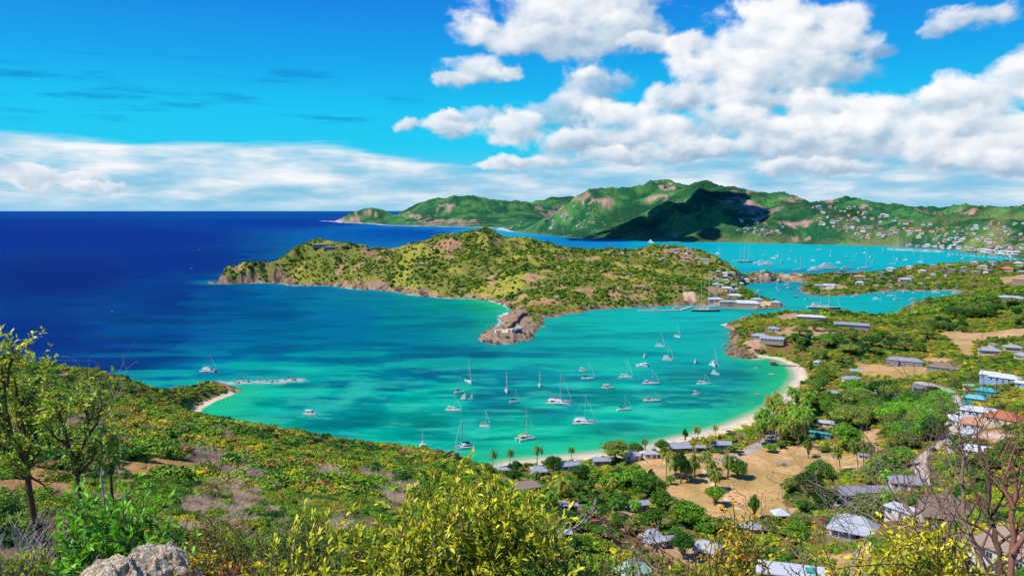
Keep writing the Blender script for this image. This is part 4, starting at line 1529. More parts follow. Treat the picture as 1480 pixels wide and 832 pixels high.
TR = [  # kind, base x, base y, height in pixels, tint, widening, label
    ('palm', 712, 676, 25, 'palm', 1, 'coconut palm on the beach, leftmost of the three palms left of the first cottage'),
    ('palm', 737, 675, 24, 'palm', 1, 'coconut palm on the beach, middle one of the three left of the first cottage'),
    ('palm', 776, 673, 30, 'palm', 1, 'tall coconut palm standing over the water just behind the first beach cottage'),
    ('palm', 826, 667, 21, 'palm', 1, 'lone coconut palm at the waterline behind the second beach cottage'),
    ('palm', 933, 656, 22, 'palm', 1, 'coconut palm between two round trees on the middle of the beach'),
    ('palm', 1009, 640, 24, 'palmy', 1, 'tall coconut palm by the sand behind the long grey cottage, left of a pair'),
    ('palm', 1034, 634, 20, 'palmy', 1, 'coconut palm by the sand behind the cottage at the bay corner, right of a pair'),
    ('palm', 1029, 650, 18, 'palmy', 1, 'short yellowish palm in front of the cottage at the bay corner'),
    ('palm', 1016, 650, 18, 'palmy', 1, 'yellowish palm between the long grey cottage and the corner cottage'),
    ('palm', 1001, 655, 22, 'palmy', 1, 'leaning yellowish palm right beside the long grey cottage'),
    ('palm', 963, 690, 34, 'palmy', 1, 'yellow-green coconut palm at the left edge of the dry lawn'),
    ('date', 1004, 688, 29, 'olive', .9, 'bushy palm alone on the lawn with its dark shade beside it'),
    ('date', 1022, 680, 26, 'olive', .9, 'farthest bushy palm of the row planted along the lawn path'),
    ('date', 1028, 692, 26, 'olive', .9, 'second bushy palm from the beach in the row along the lawn path'),
    ('date', 1034, 708, 28, 'olive', 1, 'bushy palm in the middle of the row along the lawn path'),
    ('round', 1033, 730, 30, 'bright', 1.05, 'round green tree at the near end of the row on the lawn path'),
    ('date', 1052, 689, 30, 'olive', .9, 'bushy palm leaning on a round bush in the middle of the dry lawn'),
    ('round', 1066, 691, 27, 'mid', 1.2, 'round bush in the middle of the dry lawn, right of a bushy palm'),
    ('tall', 984, 698, 52, 'dark', .8, 'tall dark tree in the palm clump at the left edge of the lawn'),
    ('date', 976, 692, 30, 'palm', 1, 'dusty bushy palm left of the tall dark tree on the lawn edge'),
    ('date', 993, 696, 30, 'palm', 1, 'dusty bushy palm right of the tall dark tree on the lawn edge'),
    ('round', 969, 700, 14, 'bright', 1, 'small round bush under the yellow-green palm on the lawn'),
    ('round', 996, 760, 38, 'bright', 1.35, 'broad light green tree below the dry lawn, beside a drooping palm'),
    ('date', 979, 758, 34, 'palm', .9, 'drooping palm on the left side of the broad light green tree'),
    ('round', 943, 764, 32, 'mid', 1.05, 'dark round tree beside the grey roof left of the broad light green tree'),
    ('tall', 1090, 750, 36, 'mid', .95, 'dense upright tree at the lower right corner of the dry lawn'),
    ('round', 838, 695, 26, 'dark', 1.2, 'dark round tree behind the second and third beach cottages'),
    ('round', 800, 680, 23, 'dark', 1.15, 'dark round tree between the first and second beach cottages'),
    ('bush', 746, 682, 15, 'dark', 1.1, 'low dark tree on the sand left of the first beach cottage'),
    ('round', 919, 658, 19, 'mid', 1.3, 'round tree on the beach left of the lone middle palm'),
    ('round', 957, 656, 22, 'mid', 1.05, 'round tree on the beach against the left end of the long grey cottage'),
    ('flat', 888, 668, 32, 'olive', .95, 'wide flat-topped tree on the beach towering over the third cottage'),
    ('tall', 990, 638, 20, 'dark', .8, 'dark narrow tree behind the long grey cottage'),
    ('palm', 890, 724, 30, 'palmy', 1.1, 'yellow-green palm left of the dense green clump behind the cottages'),
    ('date', 814, 724, 32, 'palmy', 1.1, 'golden palm with drooping fronds among the gardens behind the beach'),
    ('date', 793, 728, 26, 'palm', 1, 'grey-green palm left of the golden drooping palm'),
    ('round', 915, 708, 34, 'bright', 1.3, 'light green tree crowning the dense clump left of the lawn'),
    ('round', 938, 722, 38, 'mid', 1.3, 'deep green tree on the right side of the dense clump left of the lawn'),
    ('round', 898, 700, 26, 'dark', 1.2, 'dark tree at the back of the dense clump left of the lawn'),
    ('tall', 941, 700, 24, 'dark', 1, 'small dark tree at the top of the dense clump by the lawn'),
    ('round', 955, 738, 30, 'mid', 1.1, 'green tree hanging over the right end of the grey garden roof'),
    ('flat', 860, 754, 26, 'mid', .95, 'wide feathery tree in the middle of the near gardens'),
    ('flat', 820, 764, 24, 'dark', .8, 'dark spreading tree left of the wide feathery one'),
    ('round', 873, 781, 26, 'mid', 1.2, 'round green tree below the wide feathery tree'),
    ('bush', 1020, 772, 16, 'mid', 1.4, 'low bright hedge bush below the broad light green tree'),
    ('bush', 1046, 768, 20, 'olive', 1.6, 'long olive hedge bush between the lawn tree and the round roof'),
    ('round', 987, 808, 38, 'dark', .95, 'dark tree between the two white-grey roofs near the bottom'),
    ('round', 979, 780, 18, 'mid', 1, 'small green tree behind the two white-grey roofs'),
    ('round', 1222, 652, 42, 'bright', 1.1, 'large round bright tree beside the turquoise beach huts'),
    ('palm', 1214, 681, 30, 'palm', 1, 'single slender palm on the right part of the dry lawn'),
    ('palm', 1240, 678, 36, 'palm', .8, 'left palm of the close trio at the right edge of the lawn'),
    ('palm', 1248, 676, 36, 'palm', .8, 'middle palm of the close trio at the right edge of the lawn'),
    ('palm', 1256, 678, 34, 'palm', .8, 'right palm of the close trio at the right edge of the lawn'),
    ('tall', 1168, 662, 30, 'palm', .8, 'upright palm-like tree with a dark patch of shade on the upper lawn'),
    ('bush', 1113, 653, 12, 'bright', 1.2, 'round trimmed bush at the end of the grey drive'),
    ('bush', 1128, 648, 10, 'mid', 1, 'small bush next to the trimmed round one by the drive'),
    ('bush', 1056, 653, 10, 'mid', 1.2, 'small round bush at the beach end of the lawn path'),
    ('bush', 1068, 657, 7, 'dark', 1.3, 'low dark bush right of the lawn path bush'),
    ('bush', 1192, 653, 9, 'mid', 1.6, 'low hedge bush in front of the pale garden wall'),
    ('round', 1143, 713, 24, 'olive', 1, 'thin olive tree at the left of the dark trees on the lower lawn'),
    ('round', 1169, 719, 38, 'dark', 1.15, 'big dark tree on the lower lawn'),
    ('round', 1184, 696, 30, 'mid', 1.3, 'green tree at the back of the dark trees on the lower lawn'),
    ('round', 1196, 741, 36, 'dark', 1.1, 'dark tree left of the grey roofed house with pale blue wall'),
    ('round', 1160, 742, 22, 'mid', 1, 'green tree beside the small white tent'),
    ('palm', 1070, 643, 13, 'palm', 1, 'small palm alone on the bare ground above the lawn path'),
    ('tall', 1171, 536, 14, 'mid', 1.2, 'tree behind the top of the beach near the little grey pavilion'),
    ('date', 1190, 520, 14, 'palm', 1.2, 'silvery fan palm in the woods above the beach top'),
    ('date', 1176, 522, 13, 'palm', 1.2, 'silvery fan palm left of its twin above the beach top'),
]
grounds([(t_[1], t_[2]) for t_ in TR])


def make_trees():
    for kd, x_, y_, h_, tn, wd, lb in TR:
        tree(kd, x_, y_, h_, lb, 'palm tree' if kd in ('palm', 'date') else ('bush' if kd == 'bush' else 'tree'), None, tn, wd)
    g = np.random.default_rng(77)

    def region(poly, n, kinds, hp, tn, lb, cat, grp, wd=(1, 1.2), sep=5):
        xs, ys = [p[0] for p in poly], [p[1] for p in poly]
        P = []
        tries = 0
        while len(P) < n and tries < 6000:
            tries += 1
            q = (min(xs) + (max(xs) - min(xs)) * g.random(), min(ys) + (max(ys) - min(ys)) * g.random())
            if in_poly(np.array([q[0]]), np.array([q[1]]), poly)[0] and all(math.hypot((q[0] - a[0]), (q[1] - a[1]) * 2) > sep for a in P):
                P.append(q)
        W3 = grounds(P)
        for (x_, y_), p in zip(P, W3):
            if any((p[0] - c_[0]) ** 2 + (p[1] - c_[1]) ** 2 < c_[2] ** 2 for c_ in clear if c_[2] > 3):
                continue
            tree(kinds[int(g.integers(len(kinds)))], x_, y_, hp[0] + (hp[1] - hp[0]) * g.random(), lb, cat, grp, tn[int(g.integers(len(tn)))], wd[0] + (wd[1] - wd[0]) * g.random(), P=p)
    region([(1085, 646), (1094, 622), (1112, 602), (1128, 594), (1142, 586), (1162, 590), (1178, 606), (1180, 626), (1160, 640), (1135, 648), (1110, 640)], 62, ['palm'], (24, 34), ['palmy', 'palm', 'light'],
           'coconut palm packed in the grove behind the curve of the beach', 'palm tree', 'palms in the grove behind the beach', (.9, 1.1), 4)
    region([(1150, 590), (1172, 582), (1184, 560), (1180, 540), (1195, 545), (1200, 585), (1180, 600)], 16, ['palm', 'round'], (16, 22), ['palm', 'mid'], 'tree in the belt directly behind the upper beach', 'tree', 'trees behind the upper beach', (.9, 1.1), 7)
    region([(1185, 600), (1225, 570), (1290, 575), (1350, 580), (1370, 600), (1350, 640), (1320, 655), (1290, 650), (1280, 620), (1240, 605), (1225, 632), (1190, 615)], 62, ['round', 'round', 'tall', 'flat'], (18, 30), ['mid', 'dark', 'olive', 'bright', 'light'],
           'broadleaf tree in the dense wood between the beach and the curving road', 'tree', 'trees of the wood beside the curving road', (1, 1.35), 9)
    region([(1130, 470), (1290, 490), (1340, 505), (1360, 520), (1300, 512), (1240, 520), (1200, 532), (1150, 505)], 26, ['round', 'flat'], (10, 15), ['mid', 'dark', 'olive'], 'broadleaf tree in the wood below the headland houses', 'tree', 'trees of the wood below the headland houses', (1, 1.4), 8)
    region([(1260, 680), (1300, 660), (1320, 690), (1300, 740), (1240, 770), (1200, 780), (1150, 790), (1110, 780), (1100, 765), (1150, 750), (1200, 760), (1225, 765)], 26, ['round', 'bush', 'date'], (16, 30), ['mid', 'light', 'bright', 'palm', 'olive'],
           'garden tree among the near village roofs', 'tree', 'garden trees in the near village', (.9, 1.2), 9)
    region([(740, 690), (780, 694), (840, 700), (880, 690), (930, 700), (950, 730), (930, 770), (880, 800), (840, 800), (800, 780), (790, 740), (760, 725)], 40, ['round', 'bush', 'date', 'tall'], (12, 24), ['mid', 'dark', 'bright', 'palm', 'olive'],
           'garden tree in the shrubbery behind the beach cottages', 'tree', 'garden trees behind the beach cottages', (.9, 1.3), 9)
    region([(1400, 640), (1480, 660), (1480, 700), (1400, 700), (1370, 690)], 14, ['round', 'bush'], (18, 30), ['mid', 'olive', 'light'], 'tree on the slope below the white roofed house on the right', 'tree', 'trees on the right-hand slope', (1, 1.2), 10)
    region([(1330, 470), (1480, 430), (1480, 470), (1400, 478), (1340, 500)], 22, ['round', 'flat'], (10, 16), ['olive', 'mid', 'dark'], 'tree on the rise right of the inner lagoon', 'tree', 'trees on the rise by the inner lagoon', (1, 1.4), 8)


# ------------------------------------------------------------------ houses
def roof_mat(name, c):
    if name in _mats:
        return _mats[name]
    m, t, b, out = new_mat(name)
    tc = t.n('ShaderNodeTexCoord').outputs['Object']
    wv = t.n('ShaderNodeTexWave', wave_type='BANDS', bands_direction='X')
    t.put(wv.inputs['Vector'], tc)
    wv.inputs['Scale'].default_value = .9
    n = t.noise(tc, .5, 6, .65)
    n2 = t.noise(t.v('MULTIPLY', tc, (2.2, .25, .25)), 1.0, 3, .6)
    k = t.m('MULTIPLY_ADD', wv.outputs[1], .10, t.m('MULTIPLY_ADD', n, .34, t.m('MULTIPLY_ADD', n2, .25, .64)))
    cc = t.n('ShaderNodeCombineColor')
    for i in range(3):
        t.put(cc.inputs[i], k)
    t.put(b.inputs['Base Color'], t.mix(1.0, c, cc.outputs[0], 'MULTIPLY'))
    b.inputs['Roughness'].default_value = .55
    b.inputs['Specular IOR Level'].default_value = .3
    bp = t.n('ShaderNodeBump')
    bp.inputs['Strength'].default_value = .4
    bp.inputs['Distance'].default_value = .05
    t.put(bp.inputs['Height'], wv.outputs[1])
    t.put(b.inputs['Normal'], bp.outputs[0])
    _mats[name] = m
    return m


RC = {'white': (226, 228, 230), 'pale': (198, 203, 208), 'grey': (178, 184, 190), 'dark': (128, 134, 142), 'mauve': (168, 166, 174), 'tan': (176, 152, 130), 'brown': (150, 128, 108), 'green': (150, 196, 140), 'mint': (186, 214, 192),
      'teal': (84, 188, 186), 'aqua': (120, 208, 214), 'peach': (218, 164, 122), 'orange': (204, 126, 84), 'beige': (208, 186, 154), 'straw': (150, 136, 114), 'terra': (186, 104, 76)}
WCOL = {'white': (232, 230, 226), 'blue': (150, 190, 222), 'paleblue': (196, 218, 232), 'stone': (190, 164, 136), 'red': (150, 74, 66), 'green': (132, 190, 160), 'teal': (60, 182, 170), 'pink': (220, 176, 150), 'cream': (226, 208, 176), 'grey': (150, 152, 156), 'brown': (120, 96, 78), 'dark': (86, 82, 80)}


def rmat(c):
    return roof_mat('roof_' + c, rgb(*RC[c], .82))


def wmat(c):
    return paint('wall_' + c, rgb(*WCOL[c], .85), .8, .1, .6, .2, .2)


M_GLASS = paint('window_glass', rgb(50, 66, 78), .12, .2, 2, 0, .6)
M_FRAME = paint('window_frame', rgb(238, 238, 234, .85), .5, .05)
M_SHUT = paint('shutter_blue', rgb(84, 130, 176), .6, .1)
M_DOOR = paint('door_wood', rgb(120, 92, 70), .6, .2)
M_DECK = paint('timber_deck', rgb(168, 146, 122), .8, .25, 2, .3)
M_CONC = paint('concrete', rgb(190, 180, 165), .9, .18, .5, .4, .2)
M_STONE = paint('stone_wall', rgb(176, 150, 122), .95, .35, 1.2, .8, .2)
M_PANEL = paint('solar_panel', rgb(34, 84, 160), .2, .1, 1, 0, .6)
M_POOL = paint('pool_water', rgb(96, 214, 206), .1, .06, 1, .2, .5)


def roof_part(w_, d_, z0, kind, rh, mat, parent, ov=.55, x=0, y=0, ridge=None):
    """hip / gable / shed / flat / cone roof with eaves and thickness, ridge along x"""
    mb = MB()
    X, Y, th = w_ / 2 + ov, d_ / 2 + ov, .16
    if kind == 'flat':
        mb.box(x - X, x + X, y - Y, y + Y, z0, z0 + .35)
        mb.box(x - X + .4, x + X - .4, y - Y + .4, y + Y - .4, z0 + .353, z0 + .45)
    elif kind in ('hip', 'gable', 'pyramid'):
        rl = {'hip': max(X - Y * .95, .15), 'gable': X, 'pyramid': .15}[kind]
        for dz, flip in ((0, False), (-th, True)):
            b = len(mb.V)
            mb.V += [(x - X, y - Y, z0 + dz), (x + X, y - Y, z0 + dz), (x + X, y + Y, z0 + dz), (x - X, y + Y, z0 + dz), (x - rl, y, z0 + rh + dz), (x + rl, y, z0 + rh + dz)]
            fs = [(0, 1, 5, 4), (2, 3, 4, 5), (1, 2, 5), (3, 0, 4)]
            mb.F += [tuple(i + b for i in (f[::-1] if flip else f)) for f in fs]
            mb.M += [0] * 4
        for a, c in ((0, 1), (1, 2), (2, 3), (3, 0)):
            mb.F.append((a + 6, c + 6, c, a))
            mb.M.append(0)
        mb.tube([(x - rl, y, z0 + rh + .03), (x + rl, y, z0 + rh + .03)], .12, 6)
        if kind == 'hip':
            for sx in (-1, 1):
                for sy in (-1, 1):
                    mb.tube([(x + sx * rl, y, z0 + rh + .02), (x + sx * X, y + sy * Y, z0 + .03)], .09, 5)
    elif kind == 'shed':
        mb.add([(x - X, y - Y, z0), (x + X, y - Y, z0), (x + X, y + Y, z0 + rh), (x - X, y + Y, z0 + rh), (x - X, y - Y, z0 - th), (x + X, y - Y, z0 - th), (x + X, y + Y, z0 + rh - th), (x - X, y + Y, z0 + rh - th)],
               [(0, 1, 2, 3), (7, 6, 5, 4), (4, 5, 1, 0), (5, 6, 2, 1), (6, 7, 3, 2), (7, 4, 0, 3)])
    elif kind == 'cone':
        n = 16
        ring = [(x + X * math.cos(2 * PI * k / n), y + Y * math.sin(2 * PI * k / n), z0) for k in range(n)]
        ring2 = [(p[0], p[1], z0 - th) for p in ring]
        r3 = [(x + (p[0] - x) * .07, y + (p[1] - y) * .07, z0 + rh) for p in ring]
        mb.loft([ring2, ring, r3])
    return mb.build('roof', mat, parent)


def walls_part(w_, d_, h, mat, parent, x=0, y=0, base=3.0, gable=0, z=0, round_=False):
    mb = MB()
    if round_:
        n = 16
        mb.loft([[(x + w_ / 2 * math.cos(2 * PI * k / n), y + d_ / 2 * math.sin(2 * PI * k / n), zz) for k in range(n)] for zz in (z - base, z + h)])
    else:
        mb.box(x - w_ / 2, x + w_ / 2, y - d_ / 2, y + d_ / 2, z - base, z + h)
        if gable:
            for sx in (-1, 1):
                xx = x + sx * (w_ / 2 - .01)
                q = [(xx, y - d_ / 2, z + h), (xx, y + d_ / 2, z + h), (xx, y, z + h + gable * .93)]
                mb.add(q, [(0, 1, 2) if sx > 0 else (2, 1, 0)])
    return mb.build('walls', mat, parent)


def openings(parent, w_, d_, h, n_front, n_side, x=0, y=0, shutters=False, door=True, z=0, hh=1.25):
    """windows (frame, mullion, pane) and a door, set a little proud of each wall"""
    def win(cx_, cy_, ax, wide):
        o = MB()
        p = MB()
        hw = wide / 2
        z0, z1 = z + h * .38, z + h * .38 + hh

        def bx(mb, a0, a1, b0, b1, t0, t1):
            if ax == 'y-':
                mb.box(cx_ + a0, cx_ + a1, cy_ - t1, cy_ - t0, b0, b1)
            elif ax == 'y+':
                mb.box(cx_ + a0, cx_ + a1, cy_ + t0, cy_ + t1, b0, b1)
            elif ax == 'x-':
                mb.box(cx_ - t1, cx_ - t0, cy_ + a0, cy_ + a1, b0, b1)
            else:
                mb.box(cx_ + t0, cx_ + t1, cy_ + a0, cy_ + a1, b0, b1)
        bx(o, -hw - .1, -hw, z0 - .1, z1 + .1, -.02, .08)
        bx(o, hw, hw + .1, z0 - .1, z1 + .1, -.02, .08)
        bx(o, -hw, hw, z1, z1 + .1, -.02, .08)
        bx(o, -hw - .15, hw + .15, z0 - .2, z0 - .1, -.02, .14)
        bx(o, -.03, .03, z0 - .1, z1, -.02, .06)
        bx(p, -hw, hw, z0 - .1, z1, -.02, .035)
        f = o.build('window', M_FRAME, parent)
        p.build('pane', M_GLASS, f)
        if shutters:
            s_ = MB()
            bx(s_, -hw - .62, -hw - .12, z0 - .05, z1 + .05, -.02, .06)
            bx(s_, hw + .12, hw + .62, z0 - .05, z1 + .05, -.02, .06)
            s_.build('shutter', M_SHUT, f)
    for i in range(n_front):
        t = (i + .5) / n_front - .5
        if door and i == n_front // 2:
            d = MB()
            d.box(x + t * w_ - .5, x + t * w_ + .5, y - d_ / 2 - .06, y - d_ / 2 + .02, z + .02, z + 2.1)
            dd = d.build('door', M_DOOR, parent)
            k = MB()
            k.box(x + t * w_ + .34, x + t * w_ + .42, y - d_ / 2 - .13, y - d_ / 2 - .06, z + 1.0, z + 1.1)
            k.build('handle', M_FRAME, dd)
        else:
            win(x + t * w_, y - d_ / 2, 'y-', min(1.3, w_ / n_front * .55))
    for i in range(n_side):
        t = (i + .5) / n_side - .5
        win(x - w_ / 2, y + t * d_, 'x-', min(1.2, d_ / n_side * .5))
        win(x + w_ / 2, y + t * d_, 'x+', min(1.2, d_ / n_side * .5))


def house(px, py, wpx, label, roof='hip', rc='grey', wc='white', dr=.6, h=2.8, rh=None, rot=0, nf=None, ns=2, wings=(), veranda=None, shutters=False, extra=None, cat='house', group=None, win_wall=True, round_=False, z_up=0.0, clr=None, name='house'):
    """wpx = roof width in pixels of the photograph; rot in degrees, 0 = long front facing the viewpoint"""
    p = ground(px, py)
    ppm = FPX / dist3(p)
    w_ = wpx / ppm
    d_ = w_ * dr
    yaw = math.atan2(-p[0], p[1])         # turn the front (-y) towards the viewpoint
    o = empty(name, (p[0], p[1], p[2] + z_up), yaw + R(rot))
    rh = rh if rh is not None else d_ * .26
    walls_part(w_ - .8, d_ - .8, h, wmat(wc), o, gable=(rh if roof == 'gable' else 0), round_=round_)
    roof_part(w_ - .8, d_ - .8, h + .02 + (.02 if roof != 'flat' else 0), roof, rh, rmat(rc), o)
    if win_wall and not round_:
        openings(o, w_ - .8, d_ - .8, h, nf or max(2, int(w_ / 3.2)), ns if d_ > 5 else 1, shutters=shutters)
    for (dx, dy, ww, dd, hh, rk, rcol, wcol) in wings:
        ww, dd, dx, dy = ww / ppm, dd / ppm, dx / ppm, dy / ppm
        walls_part(ww - .8, dd - .8, hh, wmat(wcol), o, dx, dy, gable=(dd * .25 if rk == 'gable' else 0))
        roof_part(ww - .8, dd - .8, hh + .03, rk, dd * .25, rmat(rcol), o, .5, dx, dy)
        openings(o, ww - .8, dd - .8, hh, max(1, int(ww / 3.4)), 1, dx, dy, door=False)
    if veranda:
        vd = veranda
        mb = MB()
        mb.box(-w_ / 2 + .3, w_ / 2 - .3, -d_ / 2 - vd, -d_ / 2 + .3, -2.6, .1)
        fl = mb.build('veranda', M_DECK, o)
        n = max(3, int(w_ / 2.6))
        for i in range(n):
            xx = -w_ / 2 + .5 + (w_ - 1) * i / (n - 1)
            mb = MB()
            mb.box(xx - .07, xx + .07, -d_ / 2 - vd + .1, -d_ / 2 - vd + .24, .1, h - .25)
            mb.build('post', M_FRAME, fl)
        mb = MB()
        for zz in (.55, .95):
            mb.box(-w_ / 2 + .4, w_ / 2 - .4, -d_ / 2 - vd + .14, -d_ / 2 - vd + .2, zz, zz + .06)
        mb.build('railing', M_FRAME, fl)
        mb = MB()
        X = w_ / 2 + .1
        y0, y1 = -d_ / 2 - vd - .3, -d_ / 2 + .12
        mb.add([(-X, y0, h - .25), (X, y0, h - .25), (X, y1, h + .2), (-X, y1, h + .2), (-X, y0, h - .37), (X, y0, h - .37), (X, y1, h + .08), (-X, y1, h + .08)],
               [(0, 1, 2, 3), (7, 6, 5, 4), (4, 5, 1, 0), (5, 6, 2, 1), (6, 7, 3, 2), (7, 4, 0, 3)])
        mb.build('veranda_roof', rmat(rc), o)
    if extra:
        extra(o, w_, d_, h, rh)
    tag(o, label, cat, group)
    r = clr if clr is not None else math.hypot(w_, d_) * .5
    k = max(1, int(round(w_ / max(d_, 1))))
    c, s_ = math.cos(yaw + R(rot)), math.sin(yaw + R(rot))
    for i in range(-k, k + 1):
        xx = i * w_ / (2 * k + 1)
        clear.append((p[0] + c * xx, p[1] + s_ * xx, d_ * .62 + 1.6))
    # and keep the ground in front of it low enough to see its walls
    vx, vy = -p[0] / math.hypot(p[0], p[1]), -p[1] / math.hypot(p[0], p[1])
    clear.append((p[0] + vx * d_ * .8, p[1] + vy * d_ * .8, w_ * .32))
    return o


def solar(o, w_, d_, h, rh):
    mb = MB()
    for i in range(2):
        mb.box(-w_ * .42 + i * 2.4, -w_ * .42 + i * 2.4 + 2.1, -d_ * .36, -d_ * .36 + 3.2, 0, .08, 0, Matrix.Translation((0, 0, h + rh * .42)) @ Matrix.Rotation(R(18), 4, 'X'))
    mb.build('solar_panel', M_PANEL, o)


def chimney(o, w_, d_, h, rh):
    mb = MB()
    mb.box(w_ * .2, w_ * .2 + .7, -.35, .35, h, h + rh + .7)
    mb.build('chimney', wmat('white'), o)


def make_houses():
    H = house
    # cottages along the beach, left to right
    H(726, 684, 26, 'low grey flat-roofed terrace on the sand left of the first beach cottage', 'flat', 'grey', 'stone', .5, 2.2, cat='terrace building')
    H(778, 685, 22, 'beach cottage with grey hipped roof and bluish walls under the tall palm', 'hip', 'grey', 'paleblue', .75, 2.8, 1.4, 12, veranda=1.5)
    H(823, 679, 27, 'beach cottage with grey gabled roof, right of the dark round tree', 'gable', 'grey', 'white', .5, 2.8, 1.4, 18)
    H(869, 672, 25, 'grey gabled beach cottage half under the wide flat-topped tree', 'gable', 'grey', 'stone', .5, 2.8, 1.4, 14)
    H(913, 664, 24, 'beach cottage with pale hipped roof right of the wide flat-topped tree', 'hip', 'pale', 'white', .6, 2.8, 1.5, 16)
    H(940, 661, 20, 'small white walled beach cottage under the lone middle palm', 'hip', 'pale', 'white', .7, 2.6, 1.2, 14)
    H(981, 651, 29, 'longest beach cottage with a plain silver-grey roof', 'gable', 'grey', 'stone', .45, 2.8, 1.7, 20, veranda=1.5)
    H(1042, 648, 27, 'beach cottage with grey roof and greenish wall at the corner of the bay', 'gable', 'grey', 'green', .5, 2.8, 1.5, 14)
    H(1012, 652, 14, 'small grey roofed hut between two beach palms', 'gable', 'grey', 'dark', .6, 2.4, 1.0, 12, cat='hut')
    H(760, 712, 40, 'tan hipped roof house behind the first beach cottage', 'hip', 'tan', 'cream', .55, 2.8, 2.2, 20)
    H(822, 738, 26, 'long low grey roof half hidden by shrubs in the near gardens', 'shed', 'grey', 'stone', .3, 2.2, .4, 12, cat='shed')
    H(922, 737, 30, 'grey roofed garden building left of the dark round tree', 'gable', 'grey', 'stone', .5, 2.8, 1.3, 24)
    H(942, 786, 28, 'small house with steep white-grey hipped roof, left one of the pair near the bottom', 'hip', 'pale', 'cream', .8, 2.8, 2.8, 30, veranda=1.6)
    H(967, 787, 15, 'tiny grey roofed annex right of the steep white-grey roof', 'gable', 'grey', 'cream', .7, 2.4, 1, 20, cat='annex')
    H(1023, 802, 36, 'white-grey roofed house with dark windows, right one of the pair near the bottom', 'hip', 'pale', 'cream', .62, 3.0, 2.2, -8, veranda=1.2)
    H(914, 838, 46, 'large mint-white roofed house at the bottom edge, left of the pair', 'hip', 'mint', 'white', .7, 3.0, 3.2, 38)
    H(815, 780, 22, 'pale shed roof half buried in the near shrubs', 'shed', 'pale', 'stone', .5, 2.2, .5, 8, cat='shed')
    H(1087, 770, 34, 'round grey roof pavilion by the lower right corner of the lawn', 'cone', 'grey', 'stone', .62, 2.6, 1.7, round_=True, cat='pavilion')
    H(1128, 748, 22, 'small white tent roof with brown side below the lower lawn', 'pyramid', 'white', 'brown', .9, 2.0, 2.0, 20, cat='tent')
    H(1142, 838, 84, 'wide white flat roof building with a green tank at the bottom edge', 'flat', 'white', 'cream', .45, 3.0, rot=4, extra=lambda o, w_, d_, h, rh: tank(o, w_, d_, h))
    # village on the right
    H(1246, 722, 68, 'long grey-mauve roofed house with a pale blue end wall', 'gable', 'mauve', 'paleblue', .34, 3.2, 2.6, 26, shutters=True)
    H(1234, 772, 56, 'house with broad white hipped roof and white veranda near the dead branches', 'hip', 'pale', 'white', .62, 3.2, 3.4, -10, veranda=2.4)
    H(1312, 706, 44, 'mauve roofed wing behind the large brown roof', 'hip', 'mauve', 'white', .55, 3, 2.2, 10)
    H(1308, 748, 46, 'white terrace building in front of the large brown roof', 'flat', 'white', 'white', .5, 2.8, rot=-32, cat='terrace building')
    H(1366, 750, 58, 'large brown-grey hipped roof house with a blue-white porch', 'hip', 'brown', 'cream', .85, 3.2, 4.6, 8, veranda=2.0)
    H(1468, 815, 90, 'large tan roofed villa with white gable walls in the bottom right corner', 'hip', 'tan', 'white', .6, 3.4, 4.0, -28, wings=((-40, -18, 34, 26, 3.4, 'gable', 'tan', 'white'),), extra=chimney)
    H(1426, 662, 48, 'long house with a clean white roof behind the bare branches', 'gable', 'white', 'white', .36, 2.8, 1.8, -4)
    H(1382, 652, 20, 'small white walled house left of the long white roof', 'flat', 'white', 'white', .6, 3, rot=20)
    H(1400, 688, 14, 'tiny grey shed right of the big brown roof', 'shed', 'grey', 'white', .8, 2.2, .4, cat='shed')
    H(1240, 566, 25, 'beige thatched house behind the upper beach', 'hip', 'straw', 'cream', .7, 3, 2.6, 10)
    H(1274, 569, 26, 'low grey roofed house left of the small grey cottage', 'hip', 'grey', 'white', .5, 2.6, 1.3, -12)
    H(1330, 565, 19, 'small dark grey cottage with white posts at the top of the wood', 'hip', 'dark', 'white', .7, 2.8, 1.6, 0, veranda=1.0)
    H(1362, 572, 28, 'house with light green roof and red walls', 'hip', 'green', 'red', .55, 3.4, 1.8, 4)
    H(1400, 562, 14, 'small pale green roofed hut right of the green roofed house', 'hip', 'green', 'white', .7, 2.4, .9, cat='hut')
    H(1408, 581, 27, 'pale turquoise hipped roof, left half of the turquoise pair', 'hip', 'aqua', 'teal', .6, 2.8, 1.6, -8)
    H(1425, 572, 24, 'bright turquoise roofed house, right half of the turquoise pair', 'hip', 'teal', 'teal', .6, 3.4, 1.6, -8)
    H(1418, 601, 46, 'white hipped roof house with blue solar panels on its left end', 'hip', 'white', 'white', .42, 3.0, 1.8, -6, extra=solar)
    H(1412, 620, 38, 'peach tiled hipped roof house beside the curving road', 'hip', 'peach', 'white', .6, 3.0, 2.4, 0)
    H(1452, 612, 40, 'orange-brown tiled house with two small blue roof panels', 'hip', 'orange', 'cream', .6, 3.0, 2.8, -20, extra=solar)
    H(1452, 552, 34, 'white roofed villa with bright blue walls on the right rise', 'hip', 'white', 'blue', .5, 3.2, 2.0, -14, wings=((-17, 4, 22, 14, 3.4, 'gable', 'white', 'blue'),))
    H(1478, 560, 16, 'small white annex right of the blue walled villa', 'gable', 'white', 'blue', .6, 2.8, 1.2, -14, cat='annex')
    H(1308, 528, 40, 'large grey pavilion house with a dark verandah in the lagoon woods', 'hip', 'mauve', 'grey', .34, 4.2, 2.4, -6, wings=((-14, -3, 15, 13, 4.6, 'hip', 'mauve', 'grey'), (14, -3, 15, 13, 4.6, 'hip', 'mauve', 'grey')), cat='pavilion house')
    H(1362, 535, 34, 'grey thatched hall with wide low eaves right of the pavilion house', 'hip', 'straw', 'grey', .6, 2.8, 3.2, -14, wings=((22, -4, 22, 11, 2.6, 'hip', 'straw', 'grey'),), cat='hall')
